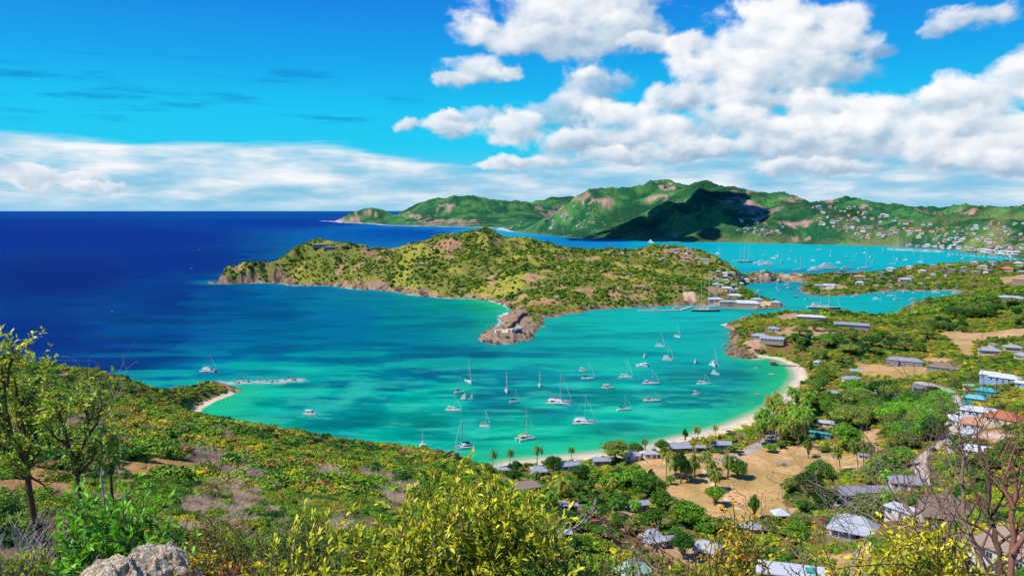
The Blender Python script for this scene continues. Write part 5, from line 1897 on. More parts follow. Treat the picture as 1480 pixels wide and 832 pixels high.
    H(1182, 527, 11, 'little grey hipped pavilion behind the top of the beach', 'pyramid', 'pale', 'white', 1, 2.4, 1.6, cat='pavilion')
    H(1201, 617, 34, 'low grey roofed building in the trees behind the palm grove', 'gable', 'pale', 'cream', .32, 2.6, 1.2, -4)
    H(1186, 632, 28, 'row of turquoise beach huts beside the large bright tree', 'flat', 'teal', 'teal', .3, 2.6, rot=-12, cat='beach huts', nf=5)
    H(1186, 648, 32, 'low pale peach garden building in front of the turquoise huts', 'flat', 'peach', 'pink', .25, 1.4, rot=-8, cat='garden wall')
    H(1248, 663, 14, 'small grey store building behind the trio of palms', 'shed', 'grey', 'white', .6, 2.2, .3, cat='shed')
    # headland
    H(1172, 461, 37, 'long white roofed bungalow on top of the headland', 'hip', 'white', 'grey', .3, 3.2, 1.4, -4, veranda=1.8)
    H(1231, 473, 44, 'long blue and white house with grey roof facing the lagoon', 'gable', 'mauve', 'blue', .26, 3.6, 1.6, -6, veranda=1.8)
    H(1118, 478, 15, 'small grey pyramid roofed lodge on the headland', 'pyramid', 'grey', 'paleblue', .9, 2.6, 2.0)
    H(1098, 489, 22, 'grey hipped roof lodge, left of the two joined on the headland slope', 'hip', 'grey', 'grey', .6, 2.8, 2.0, -8)
    H(1116, 493, 32, 'long bluish lodge with grey roof, right of the two joined on the headland slope', 'gable', 'grey', 'paleblue', .3, 3.0, 1.6, -8, veranda=1.2)
    H(1460, 433, 30, 'pale grey roofed long house on the rise right of the lagoon', 'hip', 'pale', 'white', .5, 2.8, 2.0, -12)
    H(1478, 409, 22, 'brown blocky villa at the right edge above the lagoon', 'flat', 'peach', 'stone', .8, 6, rot=0)
    # the point of the lagoon and the strip
    H(1189, 415, 22, 'grey roofed boathouse on the green point in the lagoon', 'gable', 'grey', 'stone', .5, 3, 2.0, 10, cat='boathouse')
    H(1199, 415, 15, 'white roofed house on the green point in the lagoon', 'gable', 'white', 'white', .6, 3.4, 2.0, -10)
    # naval dockyard
    H(1078, 441, 38, 'long white roofed stone warehouse on the quay', 'hip', 'white', 'stone', .34, 3.4, 3.4, -4, cat='warehouse')
    H(1052, 440, 24, 'grey roofed stone store left of the long warehouse', 'hip', 'grey', 'stone', .5, 4.0, 2.4, 6, cat='warehouse')
    H(1034, 436, 20, 'white roofed dockyard building behind the tall masted yacht', 'hip', 'white', 'stone', .6, 4.0, 2.2, 14, cat='warehouse')
    H(1062, 431, 20, 'white roofed dockyard house behind the quay warehouses', 'hip', 'white', 'stone', .6, 4.5, 2.2, -10, cat='warehouse')
    H(1094, 436, 16, 'white roofed dockyard office near the far end of the quay', 'hip', 'pale', 'stone', .6, 3.8, 2, 6, cat='office')
    H(1121, 440, 13, 'pale peaked roof pavilion at the tip of the dockyard', 'pyramid', 'pale', 'stone', 1, 3.2, 3, cat='pavilion')
    H(1050, 419, 13, 'pale roofed cottage on the hillside path above the dockyard', 'gable', 'white', 'cream', .6, 3, 2, 10)
    H(1019, 379, 12, 'white house with tall walls on the ridge above the dockyard', 'flat', 'white', 'cream', .7, 5)
    # headland fort and lookout
    H(463, 356, 22, 'white flat roofed lookout villa on the far headland ridge', 'flat', 'white', 'grey', .4, 3.4, cat='villa', clr=2)
    H(478, 359, 20, 'dark roofed wing below the lookout villa on the ridge', 'shed', 'dark', 'grey', .35, 2.6, .4, cat='villa', clr=2)
    H(750, 479, 8, 'small dark roofed guardhouse inside the stone fort on the point', 'gable', 'grey', 'dark', .7, 3, 1.5, 20, cat='guardhouse', clr=4)

    small = []
    for rc, wc in (('white', 'white'), ('pale', 'white'), ('grey', 'cream'), ('terra', 'cream'), ('tan', 'white'), ('peach', 'pink'), ('dark', 'stone')):
        o = empty('small_house')
        a = walls_part(11, 7.5, 3.6, wmat(wc), o)
        b_ = roof_part(11, 7.5, 3.62, 'hip', 2.3, rmat(rc), o)
        c = MB()
        c.box(-4.6, 4.1, -3.80, -3.40, 1.2, 2.3)
        d = c.build('window_row', M_GLASS, o)
        small.append((Proto(o, [a, b_, d]), rc))
    g = np.random.default_rng(404)

    def town(poly, n, sc, label, grp, sep=7, pick=(0, 1, 2, 3, 4, 5, 6), pts=None, cl=True):
        P = list(pts) if pts else []
        xs, ys = ([p[0] for p in poly], [p[1] for p in poly]) if poly else ([0], [0])
        tries = 0
        while poly and len(P) < n and tries < 8000:
            tries += 1
            q = (min(xs) + (max(xs) - min(xs)) * g.random(), min(ys) + (max(ys) - min(ys)) * g.random())
            if in_poly(np.array([q[0]]), np.array([q[1]]), poly)[0] and all(math.hypot(q[0] - a[0], (q[1] - a[1]) * 2) > sep for a in P):
                P.append(q)
        for p in grounds(P):
            if p[2] < .3:
                continue
            k = int(pick[int(g.integers(len(pick)))])
            pr, rc = small[k]
            s_ = sc * (.55 + .6 * g.random())
            nm = {'white': 'white', 'pale': 'pale', 'grey': 'grey', 'terra': 'brick red', 'tan': 'tan', 'peach': 'peach', 'dark': 'dark'}[rc]
            pr.put((p[0], p[1], p[2]), math.atan2(-p[0], p[1]) + g.normal() * .5, (s_ * (1 + .5 * g.random()), s_, s_), label % nm, 'house', grp)
            if cl:
                clear.append((p[0], p[1], 7.5 * s_))
                pass
    town([(1185, 398), (1220, 396), (1300, 388), (1400, 381), (1480, 382), (1480, 400), (1400, 395), (1350, 412), (1290, 415), (1225, 414), (1210, 402)], 44, 1.05, 'house with a %s roof among the trees between the lagoon and the outer bay', 'houses between the lagoon and the outer bay', 13)
    town([(1020, 395), (1060, 390), (1120, 394), (1150, 398), (1140, 404), (1080, 405), (1060, 425), (1040, 420)], 34, .75, 'small house with a %s roof on the dockyard hillside', 'houses on the dockyard hillside', 8, (0, 0, 1, 2, 3, 4))
    town([(870, 366), (930, 366), (975, 360), (1015, 371), (1010, 385), (960, 378), (900, 374)], 16, .7, 'small ridge house with a %s roof on the long headland', 'houses on the headland ridge', 9, (1, 2, 4, 5))
    town([(1350, 612), (1378, 600), (1402, 622), (1400, 646), (1362, 648)], 5, .7, 'small village house with a %s roof crowded beside the curving road', 'village houses beside the curving road', 11, (0, 0, 1, 5))
    town([(1195, 555), (1230, 552), (1300, 560), (1330, 582), (1300, 600), (1240, 590), (1205, 580)], 9, .8, 'small house with a %s roof peeping out of the wood behind the beach', 'houses peeping out of the wood', 14, (0, 1, 2, 4))
    town([(1395, 500), (1480, 500), (1480, 530), (1400, 525)], 4, .9, 'small house with a %s roof in the scrub on the right-hand rise', 'houses in the scrub on the rise', 16, (1, 2, 4))
    F = 'houses scattered over the far hills'
    town([(1065, 318), (1100, 312), (1135, 325), (1130, 342), (1060, 340)], 28, 1.3, 'distant house with a %s roof in the valley below the rocky mountain', F, 5, cl=False)
    town([(1170, 300), (1240, 298), (1300, 310), (1345, 325), (1330, 345), (1240, 345), (1190, 330)], 78, 1.4, 'distant house with a %s roof on the slope above the outer bay', F, 5, cl=False)
    town([(1345, 325), (1480, 318), (1480, 365), (1420, 362), (1345, 350)], 70, 1.2, 'distant house with a %s roof on the slope behind the marina', F, 5, cl=False)
    town([(775, 318), (830, 296), (870, 300), (860, 330), (790, 332)], 26, 1.3, 'distant house with a %s roof on the rocky spur beyond the long headland', F, 5, (0, 1, 4, 5), cl=False)
    town([(1290, 356), (1330, 355), (1400, 358), (1470, 366), (1470, 371), (1400, 362)], 26, 1.3, 'waterfront building with a %s roof at the marina', 'marina waterfront buildings', 5, (0, 0, 1, 4), cl=False)


def tank(o, w_, d_, h):
    mb = MB()
    mb.box(w_ * .22, w_ * .36, -d_ * .2, d_ * .1, h + .46, h + 1.2)
    mb.build('roof_tank', wmat('teal'), o)


# ------------------------------------------------------------------ boats
def gel(name, c, rough=.25):
    return paint('boat_' + name, rgb(*c, .86), rough, .05, .3, 0, .5)


HM = {'white': (240, 240, 238), 'navy': (30, 44, 74), 'grey': (130, 136, 142), 'red': (176, 54, 44), 'cream': (232, 222, 196), 'blue': (40, 84, 160), 'black': (36, 36, 40)}
CM = {'blue': (34, 64, 140), 'white': (236, 236, 232), 'tan': (190, 160, 110), 'navy': (26, 36, 70), 'red': (190, 70, 50), 'yellow': (226, 204, 110), 'grey': (150, 154, 160), 'green': (40, 110, 80)}


def hm(c):
    return gel('hull_' + c, HM[c])


def cm_(c):
    return paint('canvas_' + c, rgb(*CM[c], .85), .8, .12, 2, .2, .1)


M_ALU = paint('mast_alloy', rgb(214, 216, 220, .85), .4, .05, 1, 0, .5, .3)
M_DARKMAST = paint('dark_mast', rgb(70, 74, 84), .5, .05)
M_TEAK = paint('teak_deck', rgb(196, 170, 132), .7, .15, 3)
M_WIN = paint('boat_window', rgb(28, 38, 50), .1, .05, 1, 0, .6)
M_NET = paint('trampoline_net', rgb(90, 100, 108), .9, .1)


def hull_rings(L, B, H, y0=0.0, stern=.78, draft=.35, sheer=.45, fine=1.0, n=11, entry=.0):
    """rings of a boat hull, bow towards +x, centred on x"""
    rings = []
    for i in range(n):
        t = i / (n - 1)
        if t < .45:
            b = stern + (1 - stern) * math.sin(t / .45 * PI / 2)
        else:
            b = math.cos((t - .45) / .55 * PI / 2) ** (.72 * fine)
        b = max(b, .02) * B / 2
        h = H * (1 + sheer * max(0, t - .3) ** 1.4)
        x = -L / 2 + L * t
        xb = x - entry * t ** 6
        d = draft * (1 - max(0, t - .75) * 3.2)
        rings.append([(x, y0 - b, h), (x - .02 * L * t, y0 - b * .93, h * .45), (xb, y0 - b * .68, -d * .3), (xb, y0, -d), (xb, y0 + b * .68, -d * .3), (x - .02 * L * t, y0 + b * .93, h * .45), (x, y0 + b, h)])
    return rings


def hull(mb, *a, **k):
    r_ = hull_rings(*a, **k)
    mb.loft(r_, 0, cap=True, closed=False)
    return r_


def deck_of(r_, inset=.06, dz=.015):
    mb = MB()
    vs, fs = [], []
    for q in r_:
        a, b = q[0], q[-1]
        w_ = (b[1] - a[1])
        i = min(inset, w_ * .3)
        vs += [(a[0], a[1] + i, a[2] + dz), (b[0], b[1] - i, b[2] + dz)]
    for i in range(len(r_) - 1):
        fs.append((i * 2, i * 2 + 2, i * 2 + 3, i * 2 + 1))
    mb.add(vs, fs)
    return mb


def rig(root, L, mast, x, z0, cover, boom_z=1.6, darkm=False, beam=3.0, jib=True, boom_l=.42):
    mb = MB()
    mm = M_DARKMAST if darkm else M_ALU
    r_ = max(.085, mast * .0072) * (1.5 if mast > 34 else 1)
    mb.tube([(x, 0, z0 - .2), (x, 0, mast)], [r_, r_ * .7], 6)
    ms = mb.build('mast', mm, root)
    sp = MB()
    for f in (.42, .70):
        w_ = beam * .24
        sp.box(x - .05, x + .05, -w_, w_, z0 + (mast - z0) * f, z0 + (mast - z0) * f + .07)
    sp.build('spreader', mm, ms)
    st = MB()
    for y in (-1, 1):
        f = z0 + (mast - z0) * .7
        st.tube([(x - .1, y * beam * .45, z0 - .3), (x, y * beam * .24, f), (x, 0, mast - .3)], .022, 3)
    st.tube([(x, 0, mast - .1), (-L * .48, 0, z0)], .022, 3)
    st.build('stays', M_ALU, root)
    if jib:
        j = MB()
        j.tube([(x + .1, 0, mast * .93), ((x + L * .49) * .5 + .03 * L, 0, (mast + z0) * .5), (L * .485, 0, z0 + .3)], [.05, .12, .10], 5)
        j.build('furled_jib', cm_('white' if cover in ('white', 'tan') else 'white'), root)
    bl = L * boom_l
    b_ = MB()
    b_.tube([(x - .05, 0, z0 + boom_z), (x - bl, 0, z0 + boom_z + .1)], .09, 5)
    bo = b_.build('boom', mm, root)
    c = MB()
    c.tube([(x - .15, 0, z0 + boom_z + .32), (x - bl * .5, 0, z0 + boom_z + .34), (x - bl + .1, 0, z0 + boom_z + .26)], [.34, .26, .15], 7)
    c.build('sail_cover', cm_(cover), bo)


def windows_band(x0, x1, y, z0, z1, root, name='window_band'):
    mb = MB()
    for s_ in (-1, 1):
        mb.box(x0, x1, min(s_ * y, s_ * (y + .03)), max(s_ * y, s_ * (y + .03)), z0, z1)
    return mb.build(name, M_WIN, root)


def sloop(L=12, mast=16, hull_c='white', cover='blue', bimini='blue', darkm=False, dinghy=False):
    root = empty('sailing_boat')
    B = L * .30
    mb = MB()
    r_ = hull(mb, L, B, 1.15, fine=1.0, draft=.4, stern=.72)
    mb.build('hull', hm(hull_c), root, False)
    deck_of(r_).build('deck', M_TEAK if hull_c != 'white' else gel('deck', (226, 224, 214), .5), root)
    c = MB()
    w0, w1 = B * .30, B * .2
    prof = [(-L * .12, w0, 1.2, 1.66), (L * .02, w0, 1.25, 1.74), (L * .16, w1 + .1, 1.3, 1.66), (L * .27, w1 * .6, 1.36, 1.46)]
    c.loft([[(x, -w_, za - .1), (x, -w_ * .86, zb), (x, w_ * .86, zb), (x, w_, za - .1)] for x, w_, za, zb in prof])
    cab = c.build('cabin', gel('cabin', (240, 240, 236), .4), root)
    windows_band(-L * .09, L * .13, w0 * .9, 1.38, 1.56, cab)
    k = MB()
    k.box(-L * .38, -L * .15, -B * .22, B * .22, 1.17, 1.20)
    k.build('cockpit', M_TEAK, root)
    if bimini:
        b_ = MB()
        b_.loft([[(x, -B * .3, z), (x, 0, z + .16), (x, B * .3, z)] for x, z in ((-L * .38, 2.95), (-L * .28, 3.05), (-L * .18, 2.98))], closed=False, cap=False)
        bm_ = b_.build('bimini', cm_(bimini), root)
        q = MB()
        for x in (-L * .37, -L * .19):
            for y in (-B * .29, B * .29):
                q.tube([(x, y, 1.2), (x, y, 2.96)], .03, 4)
        q.build('bimini_frame', M_ALU, bm_)
        s_ = MB()
        s_.loft([[(x, -B * .27 * w_, 1.5), (x - .1, -B * .22 * w_, z), (x - .1, B * .22 * w_, z), (x, B * .27 * w_, 1.5)] for x, z, w_ in ((-L * .14, 2.15, 1), (-L * .08, 1.8, .95))], cap=False, closed=False)
        s_.build('sprayhood', cm_(bimini), root)
    rig(root, L, mast, L * .07, 1.4, cover, .9, darkm, B)
    rl = MB()
    for s_ in (-1, 1):
        pts = [(q[0][0], s_ * abs(q[0][1]) * .96, q[0][2] + .6) for q in r_[:-1]]
        rl.tube(pts, .025, 3)
        for p in pts[::2]:
            rl.tube([(p[0], p[1], p[2] - .6), p], .025, 3)
    rl.build('guard_rail', M_ALU, root)
    return root


def catamaran(L=13, mast=18, cover='white', top='white', deckc='white', darkm=False):
    root = empty('catamaran')
    B = L * .54
    for s_ in (-1, 1):
        mb = MB()
        hull(mb, L, L * .135, 1.35, s_ * (B / 2 - L * .07), stern=.85, draft=.3, sheer=.2, fine=.9)
        r_ = hull_rings(L, L * .135, 1.35, s_ * (B / 2 - L * .07), stern=.85, draft=.3, sheer=.2, fine=.9)
        h_ = mb.build('hull', hm('white'), root)
        deck_of(r_, .03).build('deck', gel('deck', (226, 224, 214), .5), h_)
        windows_band(-L * .12, L * .16, 0, 0, 0, h_) if False else None
        k = MB()
        yy = s_ * (B / 2 - .02)
        k.box(-L * .15, L * .18, min(yy, yy + s_ * .05), max(yy, yy + s_ * .05), .82, 1.05)
        k.build('hull_window', M_WIN, h_)
    d = MB()
    d.box(-L * .40, L * .14, -B * .40, B * .40, .95, 1.42)
    d.build('bridge_deck', gel('deck', (226, 224, 214), .5), root)
    n = MB()
    n.box(L * .145, L * .40, -B * .36, B * .36, 1.22, 1.25)
    n.build('trampoline', M_NET, root)
    x = MB()
    x.tube([(L * .41, -B * .40, 1.35), (L * .41, B * .40, 1.35)], .12, 6)
    x.build('cross_beam', M_ALU, root)
    c = MB()
    w_ = B * .33
    prof = [(-L * .16, w_, 2.55), (-L * .02, w_, 2.7), (L * .10, w_ * .92, 2.45), (L * .19, w_ * .74, 1.5)]
    c.loft([[(a, -b * 1.04, 1.38), (a, -b, 1.9), (a - .05, -b * .88, z), (a - .05, b * .88, z), (a, b, 1.9), (a, b * 1.04, 1.38)] for a, b, z in prof])
    cab = c.build('cabin', gel('cabin', (240, 240, 236), .4), root)
    windows_band(-L * .14, L * .05, w_ * .985, 1.85, 2.25, cab)
    f = MB()
    f.add([(L * .115, -w_ * .8, 2.35), (L * .115, w_ * .8, 2.35), (L * .165, w_ * .78, 1.9), (L * .165, -w_ * .78, 1.9)], [(0, 1, 2, 3), (3, 2, 1, 0)])
    f.build('front_window', M_WIN, cab)
    t_ = MB()
    t_.loft([[(a, -B * .33, z), (a, -B * .3, z + .12), (a, B * .3, z + .12), (a, B * .33, z)] for a, z in ((-L * .40, 2.75), (-L * .28, 2.82), (-L * .14, 2.8))])
    hd = t_.build('hard_top', cm_(top) if top != 'white' else gel('cabin', (240, 240, 236), .4), root)
    q = MB()
    for y in (-B * .3, B * .3):
        q.tube([(-L * .38, y, 1.4), (-L * .38, y, 2.78)], .05, 4)
    q.build('top_post', M_ALU, hd)
    k = MB()
    k.box(-L * .37, -L * .18, -B * .28, B * .28, 1.425, 1.46)
    k.build('cockpit_floor', cm_(deckc) if deckc != 'white' else M_TEAK, root)
    if mast:
        rig(root, L, mast, L * .05, 2.5, cover, 1.0, darkm, B * .7)
    dg = MB()
    hull(dg, 2.8, 1.3, .4, 0, stern=.9, draft=.1, sheer=.2)
    o = dg.build('tender', cm_('grey'), root)
    o.location = (-L * .47, 0, 1.0)
    o.rotation_euler = (0, 0, PI / 2)
    return root


def motor_yacht(L=12, decks=1, hull_c='white', canopy='white', fly=False):
    root = empty('motor_boat')
    B = L * .30 if L < 20 else L * .2
    H = 1.3 if L < 20 else L * .075
    mb = MB()
    r_ = hull(mb, L, B, H, fine=.85, draft=.4, stern=.92, sheer=.6)
    mb.build('hull', hm(hull_c), root)
    deck_of(r_).build('deck', M_TEAK, root)
    z = H
    x0, x1, w_ = -L * .30, L * .22, B * .38
    for k in range(decks):
        hh = 1.9 if L < 20 else 2.3
        c = MB()
        c.loft([[(a, -b, z - .05), (a2, -b * .93, z + hh), (a2, b * .93, z + hh), (a, b, z - .05)] for a, a2, b in ((x0, x0 + .1, w_), (x0 + (x1 - x0) * .6, x0 + (x1 - x0) * .6, w_), (x1, x1 - hh * .9, w_ * .7))])
        cab = c.build('cabin', gel('cabin', (240, 240, 236), .4), root)
        windows_band(x0 + .4, x0 + (x1 - x0) * .62, w_ * .965, z + hh * .4, z + hh * .72, cab)
        f = MB()
        f.add([(x1 - hh * .32, -w_ * .66, z + hh * .36), (x1 - hh * .32, w_ * .66, z + hh * .36), (x1 - hh * .68, w_ * .64, z + hh * .78), (x1 - hh * .68, -w_ * .64, z + hh * .78)], [(0, 1, 2, 3)])
        f.build('windscreen', M_WIN, cab)
        s_ = MB()
        s_.box(x0 - L * .09, x1 - hh * .9 + .2, -w_ * 1.02, w_ * 1.02, z + hh, z + hh + .12)
        s_.build('upper_deck', gel('cabin', (240, 240, 236), .4), root)
        z += hh + .12
        x0, x1, w_ = x0 + L * .06, x1 - L * .09, w_ * .88
    if canopy:
        b_ = MB()
        zc = z + (1.0 if fly else -.25)
        b_.box(-L * .36 if not fly else x0, -L * .22 if not fly else x0 + L * .2, -B * .34, B * .34, zc, zc + .09)
        cn = b_.build('canopy', cm_(canopy), root)
        q = MB()
        for y in (-B * .32, B * .32):
            q.tube([(-L * .35 if not fly else x0 + .2, y, H if not fly else z), (-L * .35 if not fly else x0 + .2, y, zc)], .04, 4)
        q.build('canopy_post', M_ALU, cn)
    a = MB()
    a.tube([(x0 + L * .08, 0, z - .1), (x0 + L * .05, 0, z + L * .09)], [.1, .05], 5)
    a.build('radar_mast', M_ALU, root)
    rl = MB()
    for s_ in (-1, 1):
        pts = [(q[0][0], s_ * abs(q[0][1]) * .95, q[0][2] + .6) for q in r_[4:-1]]
        rl.tube(pts, .03, 3)
        for p in pts:
            rl.tube([(p[0], p[1], p[2] - .6), p], .03, 3)
    rl.build('guard_rail', M_ALU, root)
    return root


def dinghy(L=3.6, sail=False, hull_c='white'):
    root = empty('dinghy')
    mb = MB()
    r_ = hull(mb, L, L * .42, .5, stern=.85, draft=.15, sheer=.3)
    mb.build('hull', hm(hull_c), root)
    k = MB()
    for x in (-L * .22, L * .08):
        k.box(x - .14, x + .14, -L * .17, L * .17, .42, .46)
    k.build('seat', M_TEAK, root)
    if sail:
        m = MB()
        m.tube([(L * .15, 0, .2), (L * .12, 0, 5.2)], .05, 5)
        m.build('mast', M_ALU, root)
        s_ = MB()
        s_.add([(L * .12, .02, .9), (-L * .42, .4, .9), (L * .10, .02, 5.1), (-L * .16, .32, 3.0)], [(0, 1, 3, 2), (2, 3, 1, 0)])
        s_.build('sail', cm_('white'), root)
    else:
        e = MB()
        e.box(-L * .56, -L * .46, -.14, .14, .3, .95)
        e.build('outboard', gel('black', (40, 40, 44)), root)
    return root


def ketch(L=46, masts=((.12, 46), (-.2, 40)), hull_c='navy', label='', cover='white'):
    root = empty('sailing_yacht')
    B = L * .19
    mb = MB()
    r_ = hull(mb, L, B, 2.4, fine=.95, draft=.5, stern=.6, sheer=.4)
    mb.build('hull', hm(hull_c), root)
    deck_of(r_).build('deck', M_TEAK, root)
    for x0, x1 in ((-.22, -.04), (.0, .12)):
        c = MB()
        c.box(L * x0, L * x1, -B * .25, B * .25, 2.3, 3.8, taper=.25)
        cb = c.build('deckhouse', gel('cabin', (240, 240, 236), .4), root)
        windows_band(L * x0 + .8, L * x1 - .8, B * .25 - .14, 2.95, 3.4, cb)
    for f, h_ in masts:
        rig(root, L, h_, L * f, 2.8, cover, 2.0, False, B, jib=True, boom_l=.26)
    return root


BOATS = []


def boat(root, px, py, head, label, cat='boat', group=None, scale=1.0):
    p = at_z(px, py, 0.0)
    root.location = (p[0], p[1], -.02)
    root.rotation_euler = (0, 0, R(head))
    root.scale = (scale,) * 3
    tag(root, label, cat, group)
    return root


def ppm_at(px, py):
    x, y = at_z(px, py)
    return FPX / math.sqrt(x * x + y * y + EYE * EYE)


def make_boats():
    def Lm(px, py, n):
        return n / ppm_at(px, py)
    S, K, Mo = 'sailing boat', 'catamaran', 'motor boat'

    def sl(x, y, lpx, mpx, head, label, **k):
        boat(sloop(Lm(x, y, lpx), Lm(x, y, mpx), **k), x, y, head, label, S)

    def ct(x, y, lpx, mpx, head, label, **k):
        boat(catamaran(Lm(x, y, lpx), Lm(x, y, mpx) if mpx else 0, **k), x, y, head, label, K)

    def mo(x, y, lpx, head, label, **k):
        boat(motor_yacht(Lm(x, y, lpx), **k), x, y, head, label, Mo)
    ct(302, 537, 22, 24, -8, 'white catamaran lying alone in deeper blue water off the left point', darkm=True)
    mo(449, 600, 22, -25, 'white motor boat with a dark canopy alone in the left part of the bay', canopy='navy')
    sl(677, 552, 22, 34, -66, 'sailing boat with bow towards us and a tall white mast, highest of the left cluster', cover='blue', bimini='navy')
    sl(665, 568, 17, 25, 20, 'sailing boat with blue canvas just above the tiny sailing dinghy', cover='blue', bimini='blue')
    boat(dinghy(6.5, True), 671, 577, -8, 'tiny dinghy under sail below the blue canvas sailing boat', 'dinghy', None)
    boat(dinghy(3.8, True), 682, 577, 10, 'smallest sailing dinghy, right of the other tiny dinghy', 'dinghy', None)
    sl(656, 594, 25, 24, -20, 'low white yacht with raked mast in the left cluster, pointing right', cover='white', bimini='white')
    ct(611, 647, 19, 24, 95, 'catamaran with a red deck seen from astern, nearest the left hillside', deckc='red')
    ct(670, 648, 25, 46, 200, 'catamaran with navy covers and a tall dark mast close to the shrub slope', cover='navy', top='navy', darkm=True)
    sl(701, 617, 16, 26, -28, 'small sailing boat with brown covers and two thin masts mid bay, alone', cover='tan', bimini='tan')
    ct(760, 635, 27, 46, 30, 'catamaran with pale yellow cockpit canvas, nearest the beach palms', cover='yellow', top='yellow')
    sl(732, 566, 17, 30, -84, 'slim sailing boat with white mast left of the one with dark blue covers', cover='white', bimini=None)
    sl(744, 582, 15, 20, 10, 'short sailing boat with dark blue covers below the slim white one', cover='navy', bimini='navy')
    sl(780, 558, 15, 24, -88, 'white sailing boat with dark mast by itself in mid bay', cover='white', bimini=None, darkm=True)
    ct(808, 583, 36, 44, -10, 'large white catamaran with red trimmed flybridge and tall raked mast', top='white', cover='red')
    ct(844, 612, 32, 42, -4, 'biggest plain white catamaran, broadside in the lower middle of the bay')
    mo(843, 537, 13, -12, 'small white motor boat above the sailing boat with blue covers', canopy=None)
    sl(850, 548, 19, 24, -8, 'sailing boat with blue sail cover and reddish waterline, middle of the bay', cover='blue', bimini='blue')
    mo(879, 562, 19, -6, 'white fishing motor boat with dark wheelhouse windows, middle of the bay', canopy='navy')
    sl(905, 546, 19, 28, -20, 'white sailing boat with a plain pale mast and a dinghy at its stern', cover='white', bimini='white')
    sl(902, 593, 21, 24, 12, 'white sailing boat with blue cockpit cover right of the biggest catamaran', cover='blue', bimini='navy')
    ct(928, 529, 17, 0, 160, 'white power catamaran without mast in the upper middle of the bay')
    mo(932, 516, 8, 60, 'tiny white motor boat above the mastless catamaran', canopy=None)
    sl(954, 501, 14, 21, -30, 'white sailing boat with dark thin mast, left of a pair in the upper bay', cover='white', bimini='white', darkm=True)
    ct(965, 520, 15, 23, -20, 'small white catamaran below the upper pair of sailing boats')
    sl(979, 487, 12, 16, -60, 'uppermost sailing boat of the open bay, with brown covers', cover='tan', bimini='tan')
    sl(941, 555, 24, 22, -6, 'long white yacht with red and white canvas, middle right of the bay', cover='red', bimini='white')
    sl(943, 580, 25, 15, -4, 'long low sailing boat with dark grey covers and dark mast', cover='grey', bimini='grey', darkm=True)
    mo(1006, 524, 8, 50, 'tiny white cruiser far right of the upper pair of sailing boats', canopy='white')
    ct(1032, 528, 14, 24, -70, 'white catamaran seen bow on beside the blue striped cruiser')
    mo(1034, 541, 12, -40, 'blue striped white cruiser just below the bow-on catamaran', canopy='blue')
    sl(1017, 556, 19, 17, -10, 'white sailing boat with raked mast on the right side of the bay', cover='white', bimini='white')
    mo(1007, 571, 11, -6, 'open white launch nearest the lower right of the bay', canopy=None)
    boat(dinghy(5), 1092, 532, 10, 'small white dinghy left of the beach jetty', 'dinghy')
    boat(dinghy(5), 1115, 541, -15, 'small white dinghy in the shallows below the beach jetty', 'dinghy')
    boat(dinghy(5, hull_c='cream'), 1094, 570, 20, 'cream dinghy on the turquoise water left of the lower jetty', 'dinghy')
    boat(dinghy(4), 895, 547, 5, 'little tender trailing behind the plain white sailing boat', 'dinghy')
    mo(51, 490, 9, 5, 'tiny white launch crossing the open sea on the far left', canopy=None)
    # yachts at the dockyard
    boat(ketch(Lm(1020, 449, 40), ((.1, Lm(1020, 449, 54)), (-.16, Lm(1020, 449, 40))), 'navy'), 1020, 450, -4, 'dark blue two-masted yacht with very tall masts on the dockyard quay', 'sailing yacht')
    boat(ketch(Lm(1030, 445, 28), ((.1, Lm(1030, 445, 42)),), 'white'), 1030, 444.5, -6, 'white single-masted yacht tucked behind the dark blue two-master', 'sailing yacht')
    mo(981, 446, 17, 4, 'white motor yacht berthed on the inner side of the long pier', decks=1, canopy='grey')
    mo(947, 449.5, 13, 6, 'low white boat moored at the outer end of the long pier', canopy=None)
    mo(1093, 446, 10, 80, 'small white cruiser moored stern-to at the right end of the quay', canopy='white')
    boat(ketch(Lm(1192, 447, 42), ((.12, Lm(1192, 447, 40)), (-.14, Lm(1192, 447, 36))), 'navy'), 1192, 446.5, -8, 'dark hulled two-masted yacht in the lagoon behind the headland', 'sailing yacht')
    mo(1176, 444, 20, 176, 'white motor yacht berthed left of the dark two-master in the lagoon', decks=2, canopy=None)
    # lagoon and outer bay
    G1, G2, G3 = 'boats on the lagoon', 'boats scattered over the outer bay', 'masted boats at the marina'
    protos = {}
    for nm, f in (('s', lambda: sloop(12.5, 19, 'white', 'blue', 'blue')), ('w', lambda: sloop(14, 22, 'white', 'white', 'white')), ('m', lambda: motor_yacht(13, 1, 'white', 'white')), ('M', lambda: motor_yacht(42, 3, 'white', None)),
                  ('c', lambda: catamaran(13, 19)), ('k', lambda: ketch(38, ((.1, 44),), 'white')), ('K', lambda: ketch(44, ((.12, 50), (-.15, 46)), 'navy')), ('d', lambda: sloop(12, 18, 'navy', 'tan', None, True))):
        r_ = f()
        order, fr = [], [r_]
        while fr:
            a = fr.pop(0)
            for c in a.children:
                order.append(c)
                fr.append(c)
        protos[nm] = Proto(r_, order)
    NM = {'s': ('blue covered sailing boat', 'sailing boat'), 'w': ('white covered sailing boat', 'sailing boat'), 'm': ('white motor boat', 'motor boat'), 'M': ('big stacked white motor yacht', 'motor yacht'), 'c': ('white catamaran', 'catamaran'),
          'k': ('large white single-masted yacht', 'sailing yacht'), 'K': ('dark hulled two-masted yacht', 'sailing yacht'), 'd': ('dark sailing boat with a dark mast', 'sailing boat')}

    def put(kd, x, y, head, where, grp, sc=1.0):
        p = at_z(x, y)
        protos[kd].put((p[0], p[1], -.02), R(head), sc, NM[kd][0] + ' ' + where, NM[kd][1], grp)
